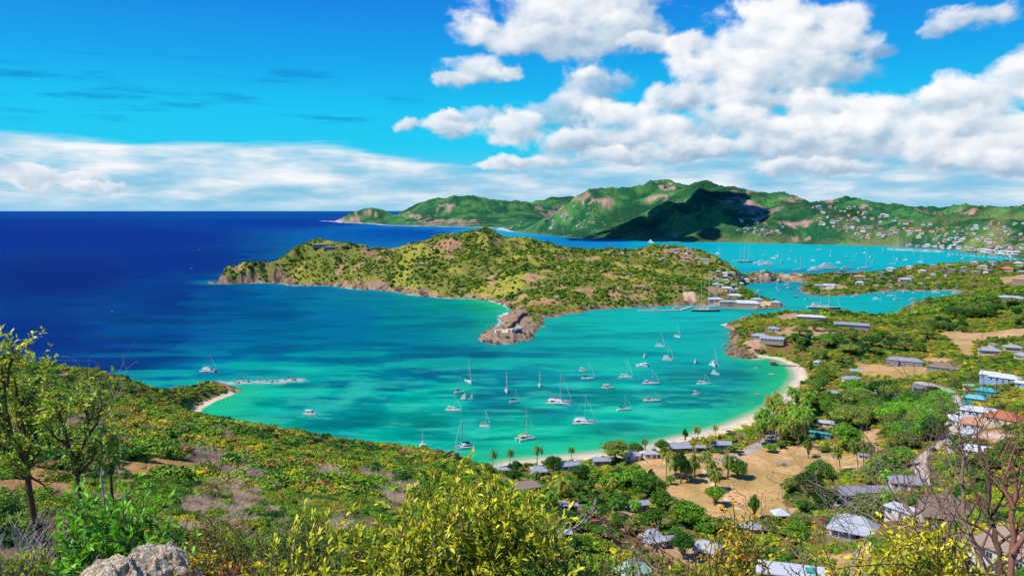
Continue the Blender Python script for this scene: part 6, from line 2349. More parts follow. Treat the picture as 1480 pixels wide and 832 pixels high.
    for kd, x, y, hd, wh in (('m', 1099, 421, 10, 'by the dockyard side of the lagoon'), ('s', 1122.6, 417, 80, 'in the left arm of the lagoon'), ('d', 1125.5, 422, 60, 'in the left arm of the lagoon'), ('c', 1138, 412, 10, 'at the top of the left arm of the lagoon'),
                             ('w', 1139, 416, 60, 'below the catamaran in the left arm of the lagoon'), ('c', 1267, 433, -10, 'alone in the middle of the lagoon'), ('s', 1281, 423.5, 20, 'close under the far lagoon shore'), ('w', 1288, 428, -20, 'between the lagoon middle and its far shore'),
                             ('m', 1297, 433, 10, 'right of the catamaran in the middle of the lagoon'), ('s', 1320, 423, 70, 'near the far right lagoon shore'), ('m', 1320, 433.5, 0, 'in the right part of the lagoon'), ('c', 1352, 423, -20, 'near the far right lagoon shore'),
                             ('m', 1365, 429, 20, 'tucked against the mangroves at the right end of the lagoon'), ('c', 1381, 424.5, -10, 'at the rightmost end of the lagoon'), ('m', 1237, 429, 3, 'along the green point in the lagoon'), ('w', 1307, 421.5, 50, 'near the far right lagoon shore'),
                             ('d', 1151, 429, 30, 'off the tip of the green point'), ('s', 1168, 433, 10, 'beside the dark two-master')):
        put(kd, x, y, hd, wh, G1, .9)
    put('k', 1333, 438, 5, 'on the near side of the lagoon', G1, .62)
    put('K', 1318, 462, 80, 'half hidden by the trees on the near lagoon shore', G1, .5)
    put('w', 1302, 459, 60, 'with its hull hidden by the trees on the near lagoon shore', G1, .9)
    put('K', 1079, 379, 4, 'on the left side of the outer bay', G2, .95)
    put('k', 1068, 377.5, 0, 'beside the dark two-master in the outer bay', G2, .85)
    for x, y, s_ in ((1098, 380.5, .8), (1108, 383, 1.0)):
        put('M', x, y, 170, 'beside the tall masts on the left of the outer bay', G2, s_)
    put('M', 1190, 389, 172, 'behind the tree belt in the middle of the outer bay', G2, 1.35)
    put('M', 1178, 391, 176, 'moored left of the biggest motor yacht in the outer bay', G2, .8)
    put('M', 1225, 388.5, 4, 'right of the biggest motor yacht in the outer bay', G2, .7)
    put('k', 1250, 388, 10, 'right of the large motor yachts in the outer bay', G2, .9)
    put('k', 1155, 390, 8, 'left of the large motor yachts in the outer bay', G2, .7)
    g = np.random.default_rng(9)
    sc = [(881, 360), (941, 351), (1038, 367), (1004, 372), (1028, 372), (1118, 374), (1124, 371), (1141, 374.5), (1142, 365), (1184, 362), (1200, 370), (1222, 373), (1238, 369), (1250, 366), (1259, 372), (1262, 379), (1276, 367), (1299, 375), (1309, 376), (1322, 369),
          (1344, 374), (1372, 371), (1392, 374), (1406, 376), (1438, 372), (1130, 381), (1150, 379), (1175, 377), (1290, 381), (1330, 379), (1232, 379), (1105, 369), (1212, 380)]
    for x, y in sc:
        kd = 'swcmmcsd'[int(g.integers(8))]
        if (x, y) == (941, 351):
            kd = 'M'
        if (x, y) in ((881, 360), (1038, 367)):
            kd = 'c'
        put(kd, x, y, g.random() * 360, 'anchored on the open water of the outer bay', G2, .9 + .5 * g.random())
    for i in range(34):
        x = 1284 + i * 2.35 + g.random()
        y = 360.2 + (x - 1284) * .045 + g.random() * 1.2
        put('wskc'[int(g.integers(4))] if i > 3 else 'M', x, y, 85 + 10 * g.random(), 'berthed in the long row at the marina', G3, (.85 + .4 * g.random()) if i > 3 else .6)
    for i in range(16):
        x = 1368 + i * 6.5 + g.random() * 3
        put('wwsm'[int(g.integers(4))], x, 367.5 + (x - 1368) * .075, 85 + 10 * g.random(), 'berthed along the right-hand marina shore', G3, 1.0)
    for pr in protos.values():
        assert pr.used

    # ---------------- jetties, quay, fort
    def strip(name, pts, wd, z0, z1, mat, label, cat, posts=True, kind=None):
        o = empty(name, (pts[0][0], pts[0][1], 0))
        bx_, by_ = pts[0]
        mb = MB()
        for (ax, ay), (cx_, cy_) in zip(pts[:-1], pts[1:]):
            d = math.hypot(cx_ - ax, cy_ - ay)
            M = Matrix.Translation((ax - bx_, ay - by_, 0)) @ Matrix.Rotation(math.atan2(cy_ - ay, cx_ - ax), 4, 'Z')
            mb.box(-.2, d + .2, -wd / 2, wd / 2, z0, z1, 0, M)
        mb.build('deck', mat, o)
        if posts:
            for (ax, ay), (cx_, cy_) in zip(pts[:-1], pts[1:]):
                d = math.hypot(cx_ - ax, cy_ - ay)
                n = min(24, max(2, int(d / 4)))
                for i in range(n + 1):
                    for s_ in (-1, 1):
                        t = i / n
                        nx, ny = -(cy_ - ay) / d, (cx_ - ax) / d
                        q = MB()
                        x, y = ax + (cx_ - ax) * t + nx * s_ * (wd / 2 + .1) - bx_, ay + (cy_ - ay) * t + ny * s_ * (wd / 2 + .1) - by_
                        q.tube([(x, y, -1.5), (x, y, z1 + .5)], .13, 6)
                        q.build('pile', M_BARK, o)
        tag(o, label, cat)
        return o
    strip('pier', Z((923, 450), (960, 449.6), (982, 449), (1000, 444)), 5.5, .3, 1.3, M_CONC, 'long grey concrete pier reaching left from the dockyard quay', 'pier', False)
    strip('quay', Z((1004, 443.6), (1043, 444.6), (1093, 447.2), (1126, 446)), 4, -.5, 1.25, M_STONE, 'pale stone quay edge along the dockyard waterfront', 'quay', False)
    strip('jetty', Z((1117, 527.6), (1150, 529.6)), 2.4, .7, 1.0, M_DECK, 'wooden jetty with a small hut at the top of the beach', 'jetty')
    strip('jetty', Z((1104, 586), (1126, 589)), 2.6, .7, 1.0, M_DECK, 'short dark jetty halfway down the beach beside the palm grove', 'jetty')
    strip('landing_stage', Z((1047, 470.5), (1062, 467)), 9, .2, .9, gel('stage', (236, 230, 224), .7), 'white landing stage on the tip of the headland', 'landing stage')
    o = house(1117, 527.6, 9, 'tiny thatched hut on the end of the upper jetty', 'pyramid', 'straw', 'brown', .9, 2.0, 1.4, cat='hut')
    o.location.z = .95
    for ch in o.children:
        if ch.name.startswith('walls'):
            for v in ch.data.vertices:
                v.co.z = max(v.co.z, 0.02)
    strip('marina_dock', Z((1285, 359.5), (1340, 362), (1366, 364)), 5, .3, 1.2, M_CONC, 'long pale dock of the marina carrying the row of masts', 'dock', False)
    # fort walls on the point
    def wall(pts, label, th=1.1, hh=2.2, mat=None):
        P = grounds(pts)
        o = empty('fort_wall', P[0])
        mb = MB()
        for a, b_ in zip(P[:-1], P[1:]):
            d = math.hypot(b_[0] - a[0], b_[1] - a[1])
            n = max(1, int(d / 5))
            for i in range(n):
                t0, t1 = i / n, (i + 1) / n
                xa, ya = a[0] + (b_[0] - a[0]) * t0, a[1] + (b_[1] - a[1]) * t0
                zb = float(height(np.array([xa]), np.array([ya]))[0])
                M = Matrix.Translation((xa - P[0][0], ya - P[0][1], zb - P[0][2])) @ Matrix.Rotation(math.atan2(b_[1] - a[1], b_[0] - a[0]), 4, 'Z')
                mb.box(0, d / n + .1, -th / 2, th / 2, -2.5, hh, 0, M, .003 * i)
                mb.box(0, d / n + .1, -th / 2 - .12, th / 2 + .12, hh + .003, hh + .3, 0, M)
        mb.build('masonry', mat or M_STONE, o)
        tag(o, label, 'wall')
    wall([(762, 455), (754, 457), (749, 463), (742, 470), (734, 477)], 'dark stone fort wall running down the middle of the rocky point', 1.8, 2.4, M_BARK_DARK)
    wall([(716, 481), (726, 480.5), (737, 480), (747, 478), (751, 475)], 'pale parapet wall across the seaward end of the rocky point', 4.0, 2.6, paint('limewashed_stone', rgb(232, 216, 190), .9, .15, .6, .4))
    wall([(530, 363), (560, 361), (595, 359.5)], 'low reddish stone wall along the ridge right of the lookout villa', 1.6, 2.2)
    # reef and shore rocks
    def rock_me(seed, flat=.6, nse=.5):
        g = np.random.default_rng(seed)
        iv, if_ = ICO2
        v = iv.copy()
        n = fbm(v[:, 0] * 1.4 + seed, v[:, 1] * 1.4 + v[:, 2], seed, 3)
        v = v * (1 - nse / 2 + nse * n[:, None] * 1.6)
        v = np.round(v * 3.2) / 3.2 * .35 + v * .65
        v[:, 2] *= flat
        me = bpy.data.meshes.new('rock')
        me.from_pydata(v.tolist(), [], if_.tolist())
        me.materials.append(M_ROCK)
        return me
    rocks = [rock_me(500 + k) for k in range(4)]
    g = np.random.default_rng(71)
    spots = [(320 + 118 * t ** .9 + g.normal() * 4, 551.5 - 2.5 * t + g.normal() * 2.2) for t in g.random(46)]
    for x, y in spots:
        p = at_z(x, y)
        o = bpy.data.objects.new('reef_rock', rocks[int(g.integers(4))])
        COL.objects.link(o)
        s_ = .35 + .9 * g.random() ** 2
        o.location = (p[0], p[1], -.15 * s_)
        o.rotation_euler = (g.random(), g.random(), g.random() * 6)
        o.scale = (s_ * 1.5, s_ * 1.2, s_)
        tag(o, 'dark wet rock breaking the surface off the left-hand cove', 'rock', 'rocks awash off the left-hand cove')
    # boulders round the rocky shores
    def shore(line, n, s0, s1, lb, grp, inl=6):
        L_ = smooth_poly(line, False)
        for i in range(n):
            t = g.random() * (len(L_) - 1)
            k = int(t)
            x = L_[k][0] + (L_[k + 1][0] - L_[k][0]) * (t - k) + g.normal() * inl * .5
            y = L_[k][1] + (L_[k + 1][1] - L_[k][1]) * (t - k) + abs(g.normal()) * inl * .4
            z = float(height(np.array([x]), np.array([y]))[0])
            o = bpy.data.objects.new('boulder', rocks[int(g.integers(4))])
            COL.objects.link(o)
            s_ = s0 + (s1 - s0) * g.random() ** 2
            o.location = (x, y, max(z, -.2))
            o.rotation_euler = (g.random(), g.random(), g.random() * 6)
            o.scale = (s_ * 1.4, s_ * 1.1, s_)
            tag(o, lb, 'boulder', grp)
    shore(Z((1103, 517), (1078, 519), (1060, 516), (1051, 503), (1057, 490), (1052, 476)), 80, .6, 1.9, 'brown boulder on the rocky shore of the near headland', 'boulders round the near headland', 9)
    shore(Z((773, 485), (760, 492), (740, 496), (716, 498), (703, 494), (693, 489), (706, 477), (720, 471), (729, 464)), 80, .6, 1.9, 'brown boulder round the foot of the old fort point', 'boulders round the fort point', 8)
    shore(Z((735, 444), (716, 436), (685, 431.5), (638, 431), (598, 427), (567, 421), (516, 418), (469, 412), (425, 413), (380, 409), (310, 409)), 56, 1.0, 3.0, 'reddish rock at the waterline of the long headland', 'rocks along the long headland', 8)


M_ROCK, _t, _b, _o = new_mat('rock')
_tc = _t.n('ShaderNodeTexCoord').outputs['Object']
_n = _t.noise(_tc, 1.8, 8, .65)
_n2 = _t.noise(_tc, 6, 6, .7)
_vor = _t.n('ShaderNodeTexVoronoi', feature='DISTANCE_TO_EDGE')
_t.put(_vor.inputs['Vector'], _t.v('ADD', _tc, _t.v('MULTIPLY', _t.noise(_tc, 3, 4, .6, 0, 1), (.35, .35, .35))))
_vor.inputs['Scale'].default_value = 3.0
_t.put(_b.inputs['Base Color'], _t.ramp(_t.m('MULTIPLY_ADD', _n2, .45, _t.m('MULTIPLY', _n, .6)), [(.3, rgb(84, 66, 56, .8)), (.5, rgb(150, 122, 100, .8)), (.62, rgb(182, 158, 134, .8)), (.75, rgb(206, 190, 168, .8))]))
_b.inputs['Roughness'].default_value = .9
_bp = _t.n('ShaderNodeBump')
_bp.inputs['Strength'].default_value = .9
_bp.inputs['Distance'].default_value = .2
_t.put(_bp.inputs['Height'], _t.m('ADD', _n2, _t.m('MULTIPLY', _t.ss(0, .12, _vor.outputs[0]), .5)))
_t.put(_b.inputs['Normal'], _bp.outputs[0])


# ------------------------------------------------------------------ plants close to the viewpoint
def vcol_mat(name, translucent=.3, rough=.42, spec=.4):
    m, t, b, out = new_mat(name)
    a = t.n('ShaderNodeAttribute', attribute_name='leafcol').outputs['Color']
    rp = t.n('ShaderNodeNewGeometry').outputs['Random Per Island']
    tc = t.n('ShaderNodeTexCoord').outputs['Object']
    k = t.m('MULTIPLY_ADD', rp, .5, t.m('MULTIPLY_ADD', t.noise(tc, 9, 3, .6), .5, .5))
    cc = t.n('ShaderNodeCombineColor')
    for i in range(3):
        t.put(cc.inputs[i], k)
    col = t.mix(1.0, a, cc.outputs[0], 'MULTIPLY')
    t.put(b.inputs['Base Color'], col)
    b.inputs['Roughness'].default_value = rough
    b.inputs['Specular IOR Level'].default_value = spec
    tr = t.n('ShaderNodeBsdfTranslucent')
    t.put(tr.inputs[0], t.mix(1.0, col, (1.1, 1.1, .35, 1), 'MULTIPLY'))
    mx = t.n('ShaderNodeMixShader')
    mx.inputs[0].default_value = translucent
    t.t.links.new(b.outputs[0], mx.inputs[1])
    t.t.links.new(tr.outputs[0], mx.inputs[2])
    t.t.links.new(mx.outputs[0], out.inputs[0])
    return m


M_NEARLEAF = vcol_mat('near_leaves')


class Leaves:
    def __init__(s, seed):
        s.V, s.C, s.n = [], [], 0
        s.g = np.random.default_rng(seed)

    def leaf(s, p, d, L, w, col, up=(0, 0, 1)):
        """a folded, slightly arched pointed leaf from p along d"""
        g = s.g
        d = np.asarray(d, float)
        d = d / np.linalg.norm(d)
        u = np.cross(d, up + g.normal(size=3) * .35)
        u = u / (np.linalg.norm(u) + 1e-9)
        nrm = np.cross(u, d)
        p = np.asarray(p)
        droop = -nrm * 0 + np.array([0, 0, -1.0]) * L * .10
        m1 = p + d * L * .42 - nrm * w * .14
        t = p + d * L + droop
        s.V += [p, p + d * L * .40 + u * w * .5 + nrm * w * .12, m1, p + d * L * .40 - u * w * .5 + nrm * w * .12, p + d * L * .75 + u * w * .32 + nrm * w * .08 + droop * .5, p + d * L * .75 - u * w * .32 + nrm * w * .08 + droop * .5, t]
        s.C += [col] * 7
        s.n += 1

    def build(s, name, parent, mat=None):
        n = s.n
        base = np.arange(n)[:, None] * 7
        tris = np.concatenate([base + np.array([[0, 1, 2]]), base + np.array([[0, 2, 3]]), base + np.array([[1, 4, 2]]), base + np.array([[2, 5, 3]]), base + np.array([[2, 4, 6]]), base + np.array([[2, 6, 5]])])
        me = np_mesh(name, np.array(s.V), tris, 3)
        ca = me.color_attributes.new('leafcol', 'FLOAT_COLOR', 'POINT')
        ca.data.foreach_set('color', np.concatenate([np.array(s.C), np.ones((n * 7, 1))], 1).astype(np.float32).ravel())
        smooth(me)
        me.materials.append(mat or M_NEARLEAF)
        return link(name, me, parent)


def stem_curve(p0, p1, g, n=8, bow=.12):
    p0, p1 = np.array(p0, float), np.array(p1, float)
    L = np.linalg.norm(p1 - p0)
    b = g.normal(size=3) * L * bow
    b[2] = abs(b[2]) * .3
    pts = []
    for i in range(n + 1):
        t = i / n
        pts.append(p0 + (p1 - p0) * t + b * math.sin(PI * t) + g.normal(size=3) * L * .008 * (0 < i < n))
    return np.array(pts)


def shoot_shrub(name, px, D, tips, leafL, label, seed, c_top, c_low, cat='shrub', step=.036, frac=.72, bark=None, side=2, rad=.011, wl=.34, spread=.18):
    """upright leafy shoots; tips = (px, py, dist) of every shoot tip"""
    g = np.random.default_rng(seed)
    bx, by = col_d(px, D)
    bz = float(height(np.array([bx]), np.array([by]))[0])
    root = empty(name, (bx, by, bz - .05))
    O = np.array([bx, by, bz - .05])
    lv = Leaves(seed)
    mb = MB()
    T = np.array([np.array(at_d(*t)) - O for t in tips])
    zmax = T[:, 2].max()
    for tp in T:
        b0 = np.array([tp[0] * .25 + g.normal() * spread, tp[1] * .25 + g.normal() * spread, 0])
        main = stem_curve(b0, tp, g, 9)
        mb.tube(main, list(np.linspace(rad * 1.5, rad * .35, len(main))), 5, cap=False)
        paths = [(main, 1 - frac)]
        L = np.linalg.norm(tp - b0)
        for k in range(side):
            t = 1 - frac + .15 + .5 * g.random()
            i = min(int(t * 9), 8)
            q = main[i]
            dd = main[min(i + 1, 9)] - main[max(i - 1, 0)]
            dd = dd / np.linalg.norm(dd) + g.normal(size=3) * .55
            dd /= np.linalg.norm(dd)
            e = q + dd * L * (.16 + .14 * g.random())
            e[2] = min(e[2], tp[2] * .97)
            sp = stem_curve(q, e, g, 5)
            mb.tube(sp, list(np.linspace(rad * .7, rad * .3, len(sp))), 4, cap=False)
            paths.append((sp, .1))
        for P, t0 in paths:
            seg = np.linalg.norm(np.diff(P, axis=0), axis=1)
            cum = np.concatenate([[0], np.cumsum(seg)])
            s_ = cum[-1] * t0
            k = g.integers(7)
            while s_ < cum[-1]:
                i = min(np.searchsorted(cum, s_) - 1, len(seg) - 1)
                i = max(i, 0)
                f = (s_ - cum[i]) / seg[i]
                q = P[i] + (P[i + 1] - P[i]) * f
                ax = (P[i + 1] - P[i]) / seg[i]
                a = k * 2.4
                o1 = np.cross(ax, [0.3, 1, .2])
                o1 /= np.linalg.norm(o1)
                o2 = np.cross(ax, o1)
                out = o1 * math.cos(a) + o2 * math.sin(a)
                tt = s_ / cum[-1]
                d = ax * (.55 + .9 * tt ** 3) + out * (1.0 - .45 * tt) + g.normal(size=3) * .18
                ll = leafL * (.6 + .5 * g.random()) * (1.0 - .25 * tt ** 6)
                # young leaves at the shoot ends are pale, old ones lower down are deep green
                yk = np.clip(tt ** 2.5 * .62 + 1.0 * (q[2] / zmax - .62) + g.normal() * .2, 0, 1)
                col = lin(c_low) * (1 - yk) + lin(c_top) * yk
                if g.random() < .012:
                    col = lin((190, 120, 70))
                lv.leaf(q, d, ll, ll * wl, col)
                s_ += step * (.7 + .6 * g.random())
                k += 1
            for r_ in range(3):
                lv.leaf(P[-1], (P[-1] - P[-2]) / np.linalg.norm(P[-1] - P[-2]) + g.normal(size=3) * .35, leafL * (.6 + .3 * g.random()), leafL * wl * .7, lin(c_top))
    mb.build('stems', bark or M_BARK, root, True)
    lv.build('leaves', root)
    tag(root, label, cat)
    clear.append((bx, by, .8))
    return root


def grow(mb, p, d, L, r, depth, g, ends, upbias=.12, fork=(2, 3), ang=.55, shrink=.72, nseg=4, minr=.0025, curl=.16):
    """a branch that bends, tapers and forks"""
    pts, rad = [p.copy()], [r]
    q, dd = p.copy(), d / np.linalg.norm(d)
    for i in range(nseg):
        dd = dd + g.normal(size=3) * curl + np.array([0, 0, upbias])
        dd /= np.linalg.norm(dd)
        q = q + dd * L / nseg
        pts.append(q.copy())
        rad.append(max(r * (1 - .35 * (i + 1) / nseg), minr))
    mb.tube(pts, rad, 6 if r > .02 else (5 if r > .008 else 3), cap=False)
    if depth <= 0:
        ends.append((pts[-1], dd))
        return
    for k in range(int(g.integers(fork[0], fork[1] + 1))):
        nd = dd + g.normal(size=3) * ang
        grow(mb, pts[-1], nd, L * shrink * (.75 + .5 * g.random()), rad[-1] * (.62 + .2 * g.random()), depth - 1, g, ends, upbias, fork, ang, shrink, nseg, minr, curl)
    if g.random() < .6:
        k = int(g.integers(1, nseg))
        grow(mb, pts[k], dd + g.normal(size=3) * ang * 1.4, L * shrink * .7, rad[k] * .5, depth - 2, g, ends, upbias, fork, ang, shrink, nseg, minr, curl) if depth >= 2 else None


def rosette_tree(name, px, D, limbs, label, seed, leafL, c_top, c_low, r0=.09, cat='tree', nleaf=11, depth=2, bark=None, trunk_d=None, spray=.3, twig=.5):
    """trunk, traced main limbs, forking twigs, leaves in tufts at the twig ends"""
    g = np.random.default_rng(seed)
    bx, by = col_d(px, D)
    bz = float(height(np.array([bx]), np.array([by]))[0])
    O = np.array([bx, by, bz - .1])
    root = empty(name, tuple(O))
    mb = MB()
    ends = []
    for li, (rr, pts) in enumerate(limbs):
        P = [np.array(at_d(*q)) - O for q in pts]
        if li == 0:
            P[0] = np.array([0, 0, 0.0])
        fine = [P[0]]
        for a, b_ in zip(P[:-1], P[1:]):
            for t in (.33, .66, 1):
                fine.append(a + (b_ - a) * t + g.normal(size=3) * np.linalg.norm(b_ - a) * .03 * (t < 1))
        rad = list(np.linspace(rr, rr * .45, len(fine)))
        mb.tube(fine, rad, 7, cap=False)
        n = len(fine)
        for i in range(max(2, n // 3), n):
            d = fine[i] - fine[i - 1]
            d = d / (np.linalg.norm(d) + 1e-9)
            for k in range(2 if i < n - 1 else 3):
                grow(mb, fine[i], d + g.normal(size=3) * .8, twig * (.6 + .7 * g.random()), rad[i] * .5, depth, g, ends, .12, (1, 3), .6, .72, 3, .004)
    mb.build('trunk', bark or M_BARK_DARK, root, True)
    if nleaf:
        lv = Leaves(seed)
        zs = np.array([e[0][2] for e in ends])
        for (p, d) in ends:
            n = int(nleaf * (.5 + g.random()))
            yk0 = np.clip((p[2] - zs.min()) / (zs.max() - zs.min() + .01) * .6 + g.normal() * .25, 0, 1)
            for k in range(n):
                a = k * 2.4
                o1 = np.cross(d, [.3, 1, .2])
                o1 /= np.linalg.norm(o1)
                o2 = np.cross(d, o1)
                v = d * (.3 + .5 * g.random()) + (o1 * math.cos(a) + o2 * math.sin(a)) + np.array([0, 0, .15])
                col = lin(c_low) * (1 - yk0) + lin(c_top) * yk0
                lv.leaf(p - d * spray * g.random(), v, leafL * (.6 + .6 * g.random()), leafL * .42, col * (.8 + .4 * g.random()))
        lv.build('leaves', root)
    tag(root, label, cat)
    clear.append((bx, by, .8))
    return root


def bare_tree(name, limbs, label, seed, cat='bare tree', bark=None, depth=2, L0=.3, per=1.0, thick=.74):
    """leafless tree: traced main limbs (radius, pixel path with distances), every one carrying forking twigs"""
    g = np.random.default_rng(seed)
    d0 = limbs[0][1][0]
    p0 = np.array(at_d(*d0))
    bz = float(height(np.array([p0[0]]), np.array([p0[1]]))[0])
    O = np.array([p0[0], p0[1], bz - .05])
    root = empty(name, tuple(O))
    mb = MB()
    ends = []
    for li, (rr, pts) in enumerate(limbs):
        P = [np.array(at_d(*q)) - O for q in pts]
        if li == 0:
            P = [np.array([g.normal() * .05, .1, 0.0])] + P
        fine = [P[0]]
        for a, b_ in zip(P[:-1], P[1:]):
            for t in (.33, .66, 1):
                fine.append(a + (b_ - a) * t + g.normal(size=3) * np.linalg.norm(b_ - a) * .045 * (t < 1))
        rad = list(np.linspace(rr * thick, rr * .35 * thick, len(fine)))
        mb.tube(fine, rad, 7, cap=False)
        n = len(fine)
        for i in range(3 if li == 0 else 2, n):
            if g.random() > per and i < n - 1:
                continue
            d = fine[i] - fine[i - 1]
            d = d / (np.linalg.norm(d) + 1e-9)
            for k in range(1 if i < n - 1 else 3):
                grow(mb, fine[i], d * .8 + g.normal(size=3) * .7, L0 * (.6 + .8 * g.random()), rad[i] * .55, depth, g, ends, .06, (1, 2), .5, .8, 4, .0022, .2)
    mb.build('branches', bark or M_BARK_RED, root, True)
    tag(root, label, cat)
    return root


def make_near():
    g = np.random.default_rng(3)
    # the big yellow-green shrub in the middle
    tips = [(682, 656, 7.2), (668, 676, 7.0), (700, 678, 7.3), (640, 690, 7.0), (622, 668, 7.1), (606, 690, 6.9), (590, 706, 6.8), (655, 700, 6.8), (672, 708, 7.2), (690, 704, 6.8), (715, 694, 7.0), (728, 706, 7.2), (742, 700, 6.9), (752, 716, 7.2), (770, 712, 7.1),
            (798, 738, 7.0), (792, 752, 6.9), (776, 736, 7.3), (760, 748, 7.0), (735, 730, 6.8), (712, 728, 7.1), (600, 730, 6.8), (580, 742, 6.9), (572, 764, 6.8), (620, 736, 6.7), (640, 726, 6.9), (566, 790, 6.7), (588, 776, 6.7), (612, 762, 6.6), (636, 752, 6.7),
            (660, 740, 6.7), (686, 742, 6.7), (716, 756, 6.7), (742, 766, 6.8), (768, 774, 6.9), (786, 786, 6.8), (796, 806, 6.9), (690, 780, 6.4), (660, 790, 6.4), (630, 796, 6.4), (720, 794, 6.5), (750, 806, 6.6), (600, 812, 6.5), (570, 822, 6.5), (650, 826, 6.3), (690, 828, 6.3), (730, 836, 6.4), (775, 836, 6.6)]
    tips += [(575 + 205 * g.random(), 725 + 110 * g.random(), 7.5 + .5 * g.random()) for _ in range(100)]
    shoot_shrub('shrub', 690, 7.2, tips, .10, 'big yellow-green shrub with pointed upright leaves filling the lower middle, tallest of its kind', 21, (250, 242, 62), (58, 116, 24), step=.022, side=4, wl=.36)
    tips = [(510, 735, 7.2), (440, 728, 7.4), (452, 745, 7.2), (428, 752, 7.4), (470, 760, 7.0), (488, 770, 6.9), (505, 758, 7.0), (520, 775, 6.9), (535, 768, 7.0), (545, 788, 6.8), (500, 795, 6.7), (475, 800, 6.7), (450, 790, 6.9), (430, 800, 6.9), (418, 786, 7.1),
            (440, 820, 6.7), (470, 826, 6.6), (500, 824, 6.6), (530, 812, 6.7), (555, 806, 6.7), (410, 822, 6.9), (540, 835, 6.5)]
    shoot_shrub('shrub', 480, 7.1, tips, .10, 'lower yellow-green shrub with pointed upright leaves, directly left of the big one', 22, (240, 232, 62), (60, 116, 26), step=.024, side=4, wl=.34)
    # broad-leaved green shrub beside the rock
    tips = [(120, 700, 12.5), (98, 716, 12), (140, 712, 12.2), (160, 722, 12), (182, 735, 12), (200, 690, 12.8), (214, 705, 12.5), (222, 742, 11.8), (236, 760, 11.5), (150, 745, 11.6), (128, 742, 11.6), (100, 745, 11.8), (84, 762, 11.6), (110, 770, 11.2), (140, 775, 11),
            (168, 762, 11), (190, 770, 11), (210, 780, 11), (180, 795, 10.8), (150, 800, 10.8), (120, 800, 10.8), (95, 796, 11), (236, 784, 11.2), (160, 822, 10.4), (130, 826, 10.4), (100, 822, 10.6), (190, 742, 12.2), (228, 722, 12.4)]
    shoot_shrub('shrub', 155, 11.6, tips, .17, 'deep green broad-leaved shrub standing behind the pale rock', 23, (150, 214, 56), (58, 130, 32), step=.06, side=4, wl=.46, spread=.3, rad=.014)
    # trees on the left
    rosette_tree('tree', 42, 25, [(.10, [(42, 735, 25), (41, 700, 25), (40, 680, 25), (36, 664, 25)]), (.08, [(38, 668, 25), (22, 640, 24.6), (12, 610, 24.4), (6, 570, 24.2), (2, 530, 24.2)]), (.08, [(37, 664, 25), (34, 630, 25.2), (30, 595, 25.4), (24, 560, 25)]),
                                  (.06, [(38, 662, 25), (52, 632, 25.4), (56, 600, 25.2)]), (.05, [(12, 610, 24.4), (-16, 580, 24), (-30, 550, 24)]), (.05, [(30, 600, 25), (48, 570, 25.3), (54, 548, 25.4)]), (.04, [(10, 560, 24.4), (14, 525, 24.2), (20, 510, 24)]), (.05, [(20, 640, 24.8), (-12, 640, 24.6), (-34, 620, 24.4)])],
                 'slender dark-trunked tree with open leafy crown rising above the sea on the far left', 31, .17, (244, 240, 90), (120, 166, 48), .08, nleaf=5, twig=.40)
    rosette_tree('tree', 112, 22, [(.07, [(112, 716, 22), (112, 690, 22), (108, 664, 22)]), (.05, [(110, 668, 22), (98, 640, 21.8), (90, 612, 21.8), (84, 588, 21.6)]), (.05, [(110, 664, 22), (122, 640, 22), (128, 612, 22.2), (122, 590, 22)]), (.04, [(122, 636, 22), (140, 612, 22.2), (148, 580, 22.3)]),
                                   (.035, [(98, 645, 21.8), (78, 630, 21.6), (70, 618, 21.6)]), (.035, [(112, 690, 22), (130, 668, 22), (142, 650, 22)])],
                 'smaller light green tree right of the dark-trunked one on the dry slope', 32, .16, (226, 230, 84), (104, 156, 44), .06, nleaf=4, twig=.38)
    rosette_tree('small_tree', 162, 24, [(.05, [(160, 708, 24), (160, 690, 24), (160, 676, 24)]), (.03, [(160, 682, 24), (150, 668, 24)]), (.03, [(160, 680, 24), (170, 664, 24)])], 'small bushy sapling on the dry grass between the trees and the scrub', 33, .13, (180, 214, 76), (90, 150, 44), .04, nleaf=5, twig=.24, cat='sapling')
    bare_tree('bare_tree', [(.05, [(146, 690, 26), (146, 640, 26), (144, 600, 26)]), (.035, [(146, 625, 26), (134, 596, 26), (130, 570, 26)]), (.03, [(145, 612, 26), (160, 590, 26), (166, 574, 26)])], 'grey half-bare tree with forked pale twigs behind the light green tree', 34, bark=M_BARK_GREY, L0=.5, depth=2)
    # leafless trees on the right
    q = lambda d, *a: [(x, y, d + k * .06) for k, (x, y) in enumerate(a)]
    bare_tree('bare_tree', [(.034, q(7.2, (1372, 840), (1336, 788), (1324, 762), (1322, 742))), (.02, q(7.2, (1322, 744), (1297, 718), (1274, 693))), (.022, q(7.3, (1323, 742), (1336, 728), (1341, 714), (1352, 698))), (.016, q(7.2, (1323, 748), (1300, 700), (1287, 672))),
                            (.016, q(7.4, (1341, 716), (1330, 690), (1318, 660)))],
              'left leafless tree of the right-hand thicket, forking into two crooked arms', 41, per=.55, L0=.24)
    bare_tree('bare_tree', [(.036, q(7.0, (1410, 845), (1388, 802), (1372, 786), (1348, 769), (1322, 756))), (.018, q(7.0, (1370, 785), (1368, 751), (1357, 721), (1351, 700))), (.014, q(7.1, (1345, 768), (1310, 764), (1276, 744), (1245, 722), (1213, 706))),
                            (.013, q(6.9, (1322, 756), (1280, 764), (1245, 740), (1213, 715), (1168, 694)))],
              'leafless tree leaning left across the white house with long low branches', 42, per=.55, L0=.24, bark=M_BARK_RED)
